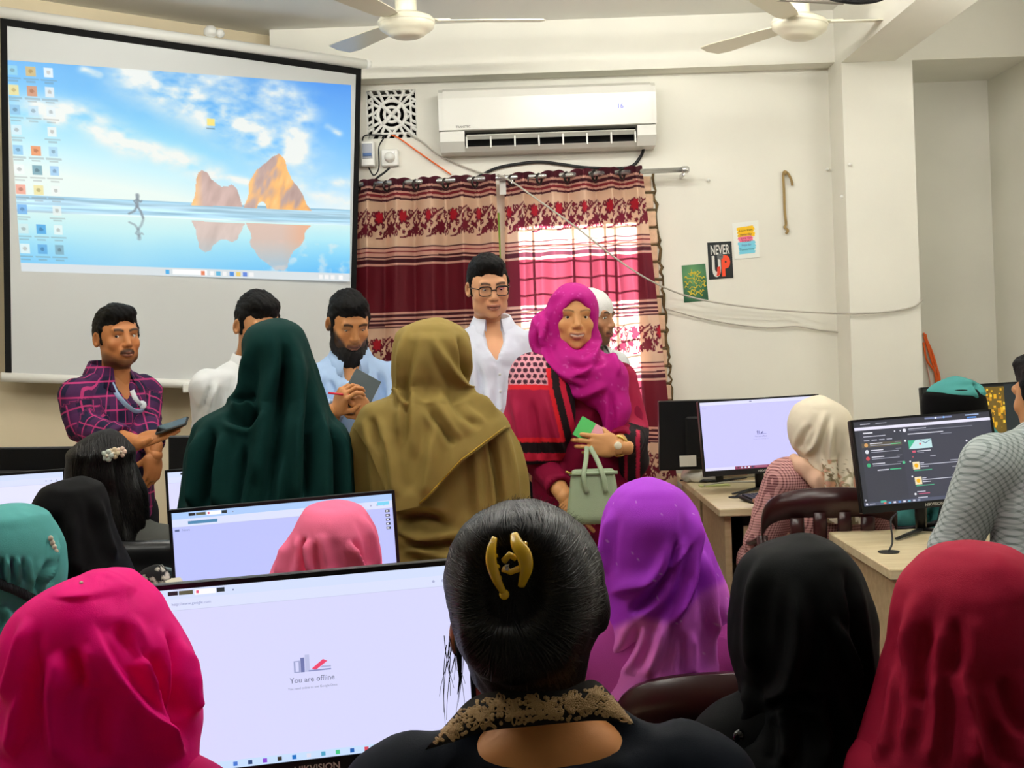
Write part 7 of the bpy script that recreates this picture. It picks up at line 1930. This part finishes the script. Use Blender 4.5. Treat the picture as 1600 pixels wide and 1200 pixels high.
g.chain([tuple(at(955, 590, 4.67)), tuple(at(962, 640, 4.65)), tuple(at(954, 690, 4.63))], [.055, .045, .022], .04)
g.ell(tp(0, -.105, -.026), (.058, .09, .094), .014, sub=True, R=R)
V, Q = g.mesh(2)
V = wrinkle(V, Q, .008, 11, 4)
F_ = [([(860, 480), (846, 530), (865, 575), (915, 605)], .012, 7), ([(930, 500), (935, 545), (920, 580), (885, 590)], .012, 7, 's'), ([(880, 560), (910, 575), (945, 560)], -.010, 6), ([(865, 590), (905, 618), (950, 600)], .010, 7), ([(940, 520), (960, 560), (968, 590)], .010, 6), ([(955, 610), (958, 650), (955, 685)], -.012, 5), ([(840, 515), (838, 535), (848, 550)], -.012, 5), ([(880, 452), (862, 470), (856, 500)], .006, 5)]
V = apply_folds(V, Q, F_)
def hs_cols(V):
    c = np.tile(hx('#b0127c'), (len(V), 1)); sp_ = vnoise(V, 170, 3) > .86; c[sp_] = c[sp_] * .6 + hx('#d86ab4') * .4; return c
link_mesh('headscarf', V, Q, mat('magenta_cloth', attr=True, rough=.7, sheen=.3, spec=.2, bump=.12, bscale=600), t, True, hs_cols(V))
# dark hair edge under the scarf
g = SDF((-.09, -.12, .03), (.09, .05, .14), .005); g.ell((0, .012, .034), (.080, .099, .091), .02); g.ell((0, -.115, -.018), (.072, .085, .092), .01, sub=True); V, Q = g.mesh(1); link_mesh('hair', T(V), Q, M_hair, t)
# shawl
lo, hi = bbox_of([at(780, 545, 4.5), at(905, 735, 5.0)], .05); g = SDF(lo, hi, .0042)
sL = arms[0][0]; eL = arms[0][1]
g.cone(sL, eL, .085, .115, .03); g.ell(tuple(at(845, 640, 4.66)), (.125, .10, .20), .05); g.ell(tuple(at(822, 690, 4.70)), (.10, .11, .12), .05); g.ell(tuple(at(832, 580, 4.75)), (.07, .10, .07), .04)
g.plane((0, 0, -1), -(at(840, 722, 4.66).z)); V, Q = g.mesh(1); V = wrinkle(V, Q, .007, 8, 9)
V = apply_folds(V, Q, [([(800, 615), (810, 660), (812, 720)], .010, 8), ([(850, 610), (862, 660), (880, 715)], .010, 7), ([(830, 620), (838, 670), (845, 720)], -.012, 7)])
def shawl_cols(V):
    px, py = proj(V); n = len(V); c = np.tile(hx('#15060c'), (n, 1))
    red, crim, dk = hx('#d81a28'), hx('#a00f3e'), hx('#15060c')
    vx = np.interp(py, [560, 604, 690, 720], [853, 857, 878, 884])     # inner edge of the panel
    panel = (px < vx); c[panel & (py >= 606) & (py < 686)] = crim
    top = panel & (py < 606)
    hxx = (px - 796) / 10.0; hyy = (py - 556) / 9.0; row = np.floor(hyy); fx = np.mod(hxx + .5 * np.mod(row, 2), 1) - .5; fy = np.mod(hyy, 1) - .5
    cell = np.maximum(np.abs(fx) * 1.1, np.abs(fx) * .5 + np.abs(fy) * .95)
    c[top] = np.where((cell[top] < .40)[:, None], hx('#3c0f26'), hx('#e09aa6'))
    c[(px < vx + 6) & (px >= vx - 1) & (py < 690) & (py > 575)] = red
    c[(px < vx + 4) & (((py >= 601) & (py < 609)) | ((py >= 684) & (py < 691)))] = red
    c[(py >= 708) & (py < 720) ] = hx('#c01838')
    c[(px > vx + 18) & (px < vx + 27) & (py < 700)] = hx('#c01838')
    return c
so_ = link_mesh('shawl', V, Q, mat('shawl_cloth', attr=True, rough=.8, sheen=.25), t, True, shawl_cols(V))
lo, hi = bbox_of([at(955, 610, 4.5), at(1020, 770, 4.95)], .06); g = SDF(lo, hi, .005); sR, eR, wR = arms[1]
g.cone(sR, eR, .068, .066, .03); g.cone(eR, np.array(at(985, 690, 4.6)), .060, .046, .03); g.chain([tuple(at(990, 685, 4.70)), tuple(at(993, 720, 4.70)), tuple(at(986, 752, 4.70))], [.05, .042, .025], .03); g.chain([tuple(at(982, 700, 4.66)), tuple(at(978, 735, 4.68))], [.036, .026], .03)
V, Q = g.mesh(1); V = wrinkle(V, Q, .009, 9, 2)
def sh2(V):
    px, py = proj(V); c = np.tile(hx('#9c0f3c'), (len(V), 1)); d = (py - np.interp(px, [950, 985, 1010], [668, 660, 668])); c[d > 0] = hx('#14070c'); k = (px > 994) & (px < 1000) & (d > 8); c[k] = hx('#b01a40'); k = (px > 976) & (px < 981) & (d > 40); c[k] = hx('#b01a40'); return c
link_mesh('shawl', V, Q, MATS['shawl_cloth'], t, True, sh2(V))
# gold watch
wt = thing('wrist_watch', 'gold bracelet watch on the wrist of the magenta woman', 'watch', at(967, 697, 4.52))
d_ = Vector(unv(wv - arms[1][1])); a_ = d_.orthogonal().normalized(); b_ = d_.cross(a_); cw = Vector(wv) - d_ * .012
MB().tube([cw + a_ * (.035 * math.cos(q * .35)) + b_ * (.035 * math.sin(q * .35)) for q in range(19)], .006, 6).build('bracelet', mat('gold_metal', '#d9bd6a', .25, metal=.8), wt, True)
MB().sphere(cw + Vector((-.002, -.036, .004)), (.014, .006, .014), 12, 8).build('dial', mat('watch_dial', '#e9e2c8', .2), wt, True)
# notebook in the hand
nb2 = thing('notebook', 'green and pink covered notebook in the hand of the magenta woman', 'notebook', at(922, 676, 4.5))
Mn = Matrix.Translation(at(922, 678, 4.535)) @ Matrix.Rotation(.55, 4, 'Y') @ Matrix.Rotation(-.25, 4, 'X')
MB().xf(Mn).box((-.055, 0, -.035), (.06, .004, .04), .001).build('back_cover', mat('nb_dark', '#1b1b1c', .5), nb2)
MB().xf(Mn).box((-.053, -.012, -.034), (.058, 0, .038), .001).build('pages', MATS['page_edges'], nb2)
MB().xf(Mn).box((-.055, -.014, -.035), (.0, -.012, .04), .0005).build('front_cover', mat('nb_green', '#56c267', .5), nb2)
MB().xf(Mn).box((.0, -.014, -.035), (.06, -.012, .04), .0005).build('front_cover', mat('nb_pink', '#e8a9b8', .5), nb2)
# handbag
hb = thing('handbag', 'sage green leather handbag hanging from the hand of the magenta woman', 'handbag', at(925, 812, 4.46))
M_bag = mat('sage_leather', '#9fb091', .45, spec=.4, bump=.15, bscale=350)
HY = 4.44; q0 = [at(889, 741, HY), at(965, 738, HY), at(962, 806, HY), at(889, 809, HY)]
m = MB(); th_ = .05
vs = []
for yy, k in ((0, 1.0), (th_, 1.0)):
    for i, q in enumerate(q0): vs.append(Vector((q.x, HY + (yy if i < 2 else yy * 2.0 - th_ * .5), q.z)))
g = SDF(np.array(q0[3]) - np.array([.02, .06, .02]), np.array(q0[1]) + np.array([.02, .12, .02]), .005)
xl, xr, zt_, zb_ = q0[0].x, q0[1].x, q0[0].z, q0[3].z
for i in range(9):
    u = i / 8; zq = zb_ + (zt_ - zb_) * u; g.cone((xl + .018 + .004 * u, HY + .03, zq), (xr - .018 - .004 * u, HY + .03, zq), .030 - .016 * u, k=.008)
V, Q = g.mesh(2); body_b = link_mesh('bag_body', V, Q, M_bag, hb)
trb = bvh(V, Q)
for xa, xb in ((912, 917), (943, 922)):
    for dy in (0.0, .03):
        MB().tube(spline([tuple(at(xa + (6 if xa < 930 else 4), 770, HY + dy)), tuple(at(xa, 745, HY - .004 + dy)), tuple(at((xa + xb) / 2 + 1, 720, HY + .02 + dy)), tuple(at(xb, 698, HY + .05 + dy))], 5), .0085, 8, flat=.45, up=(0, -1, 0)).build('handle', M_bag, hb, True)
MB().tube([at(884, 737, HY), at(893, 740, HY + .01)], .004, 6).build('zip_pull', mat('gold_metal', '#d9bd6a', .25, metal=.8), hb, True)
MB().tube([at(889, 741, HY + .012), at(965, 738, HY + .012)], .006, 8).build('piping', M_bag, hb, True)
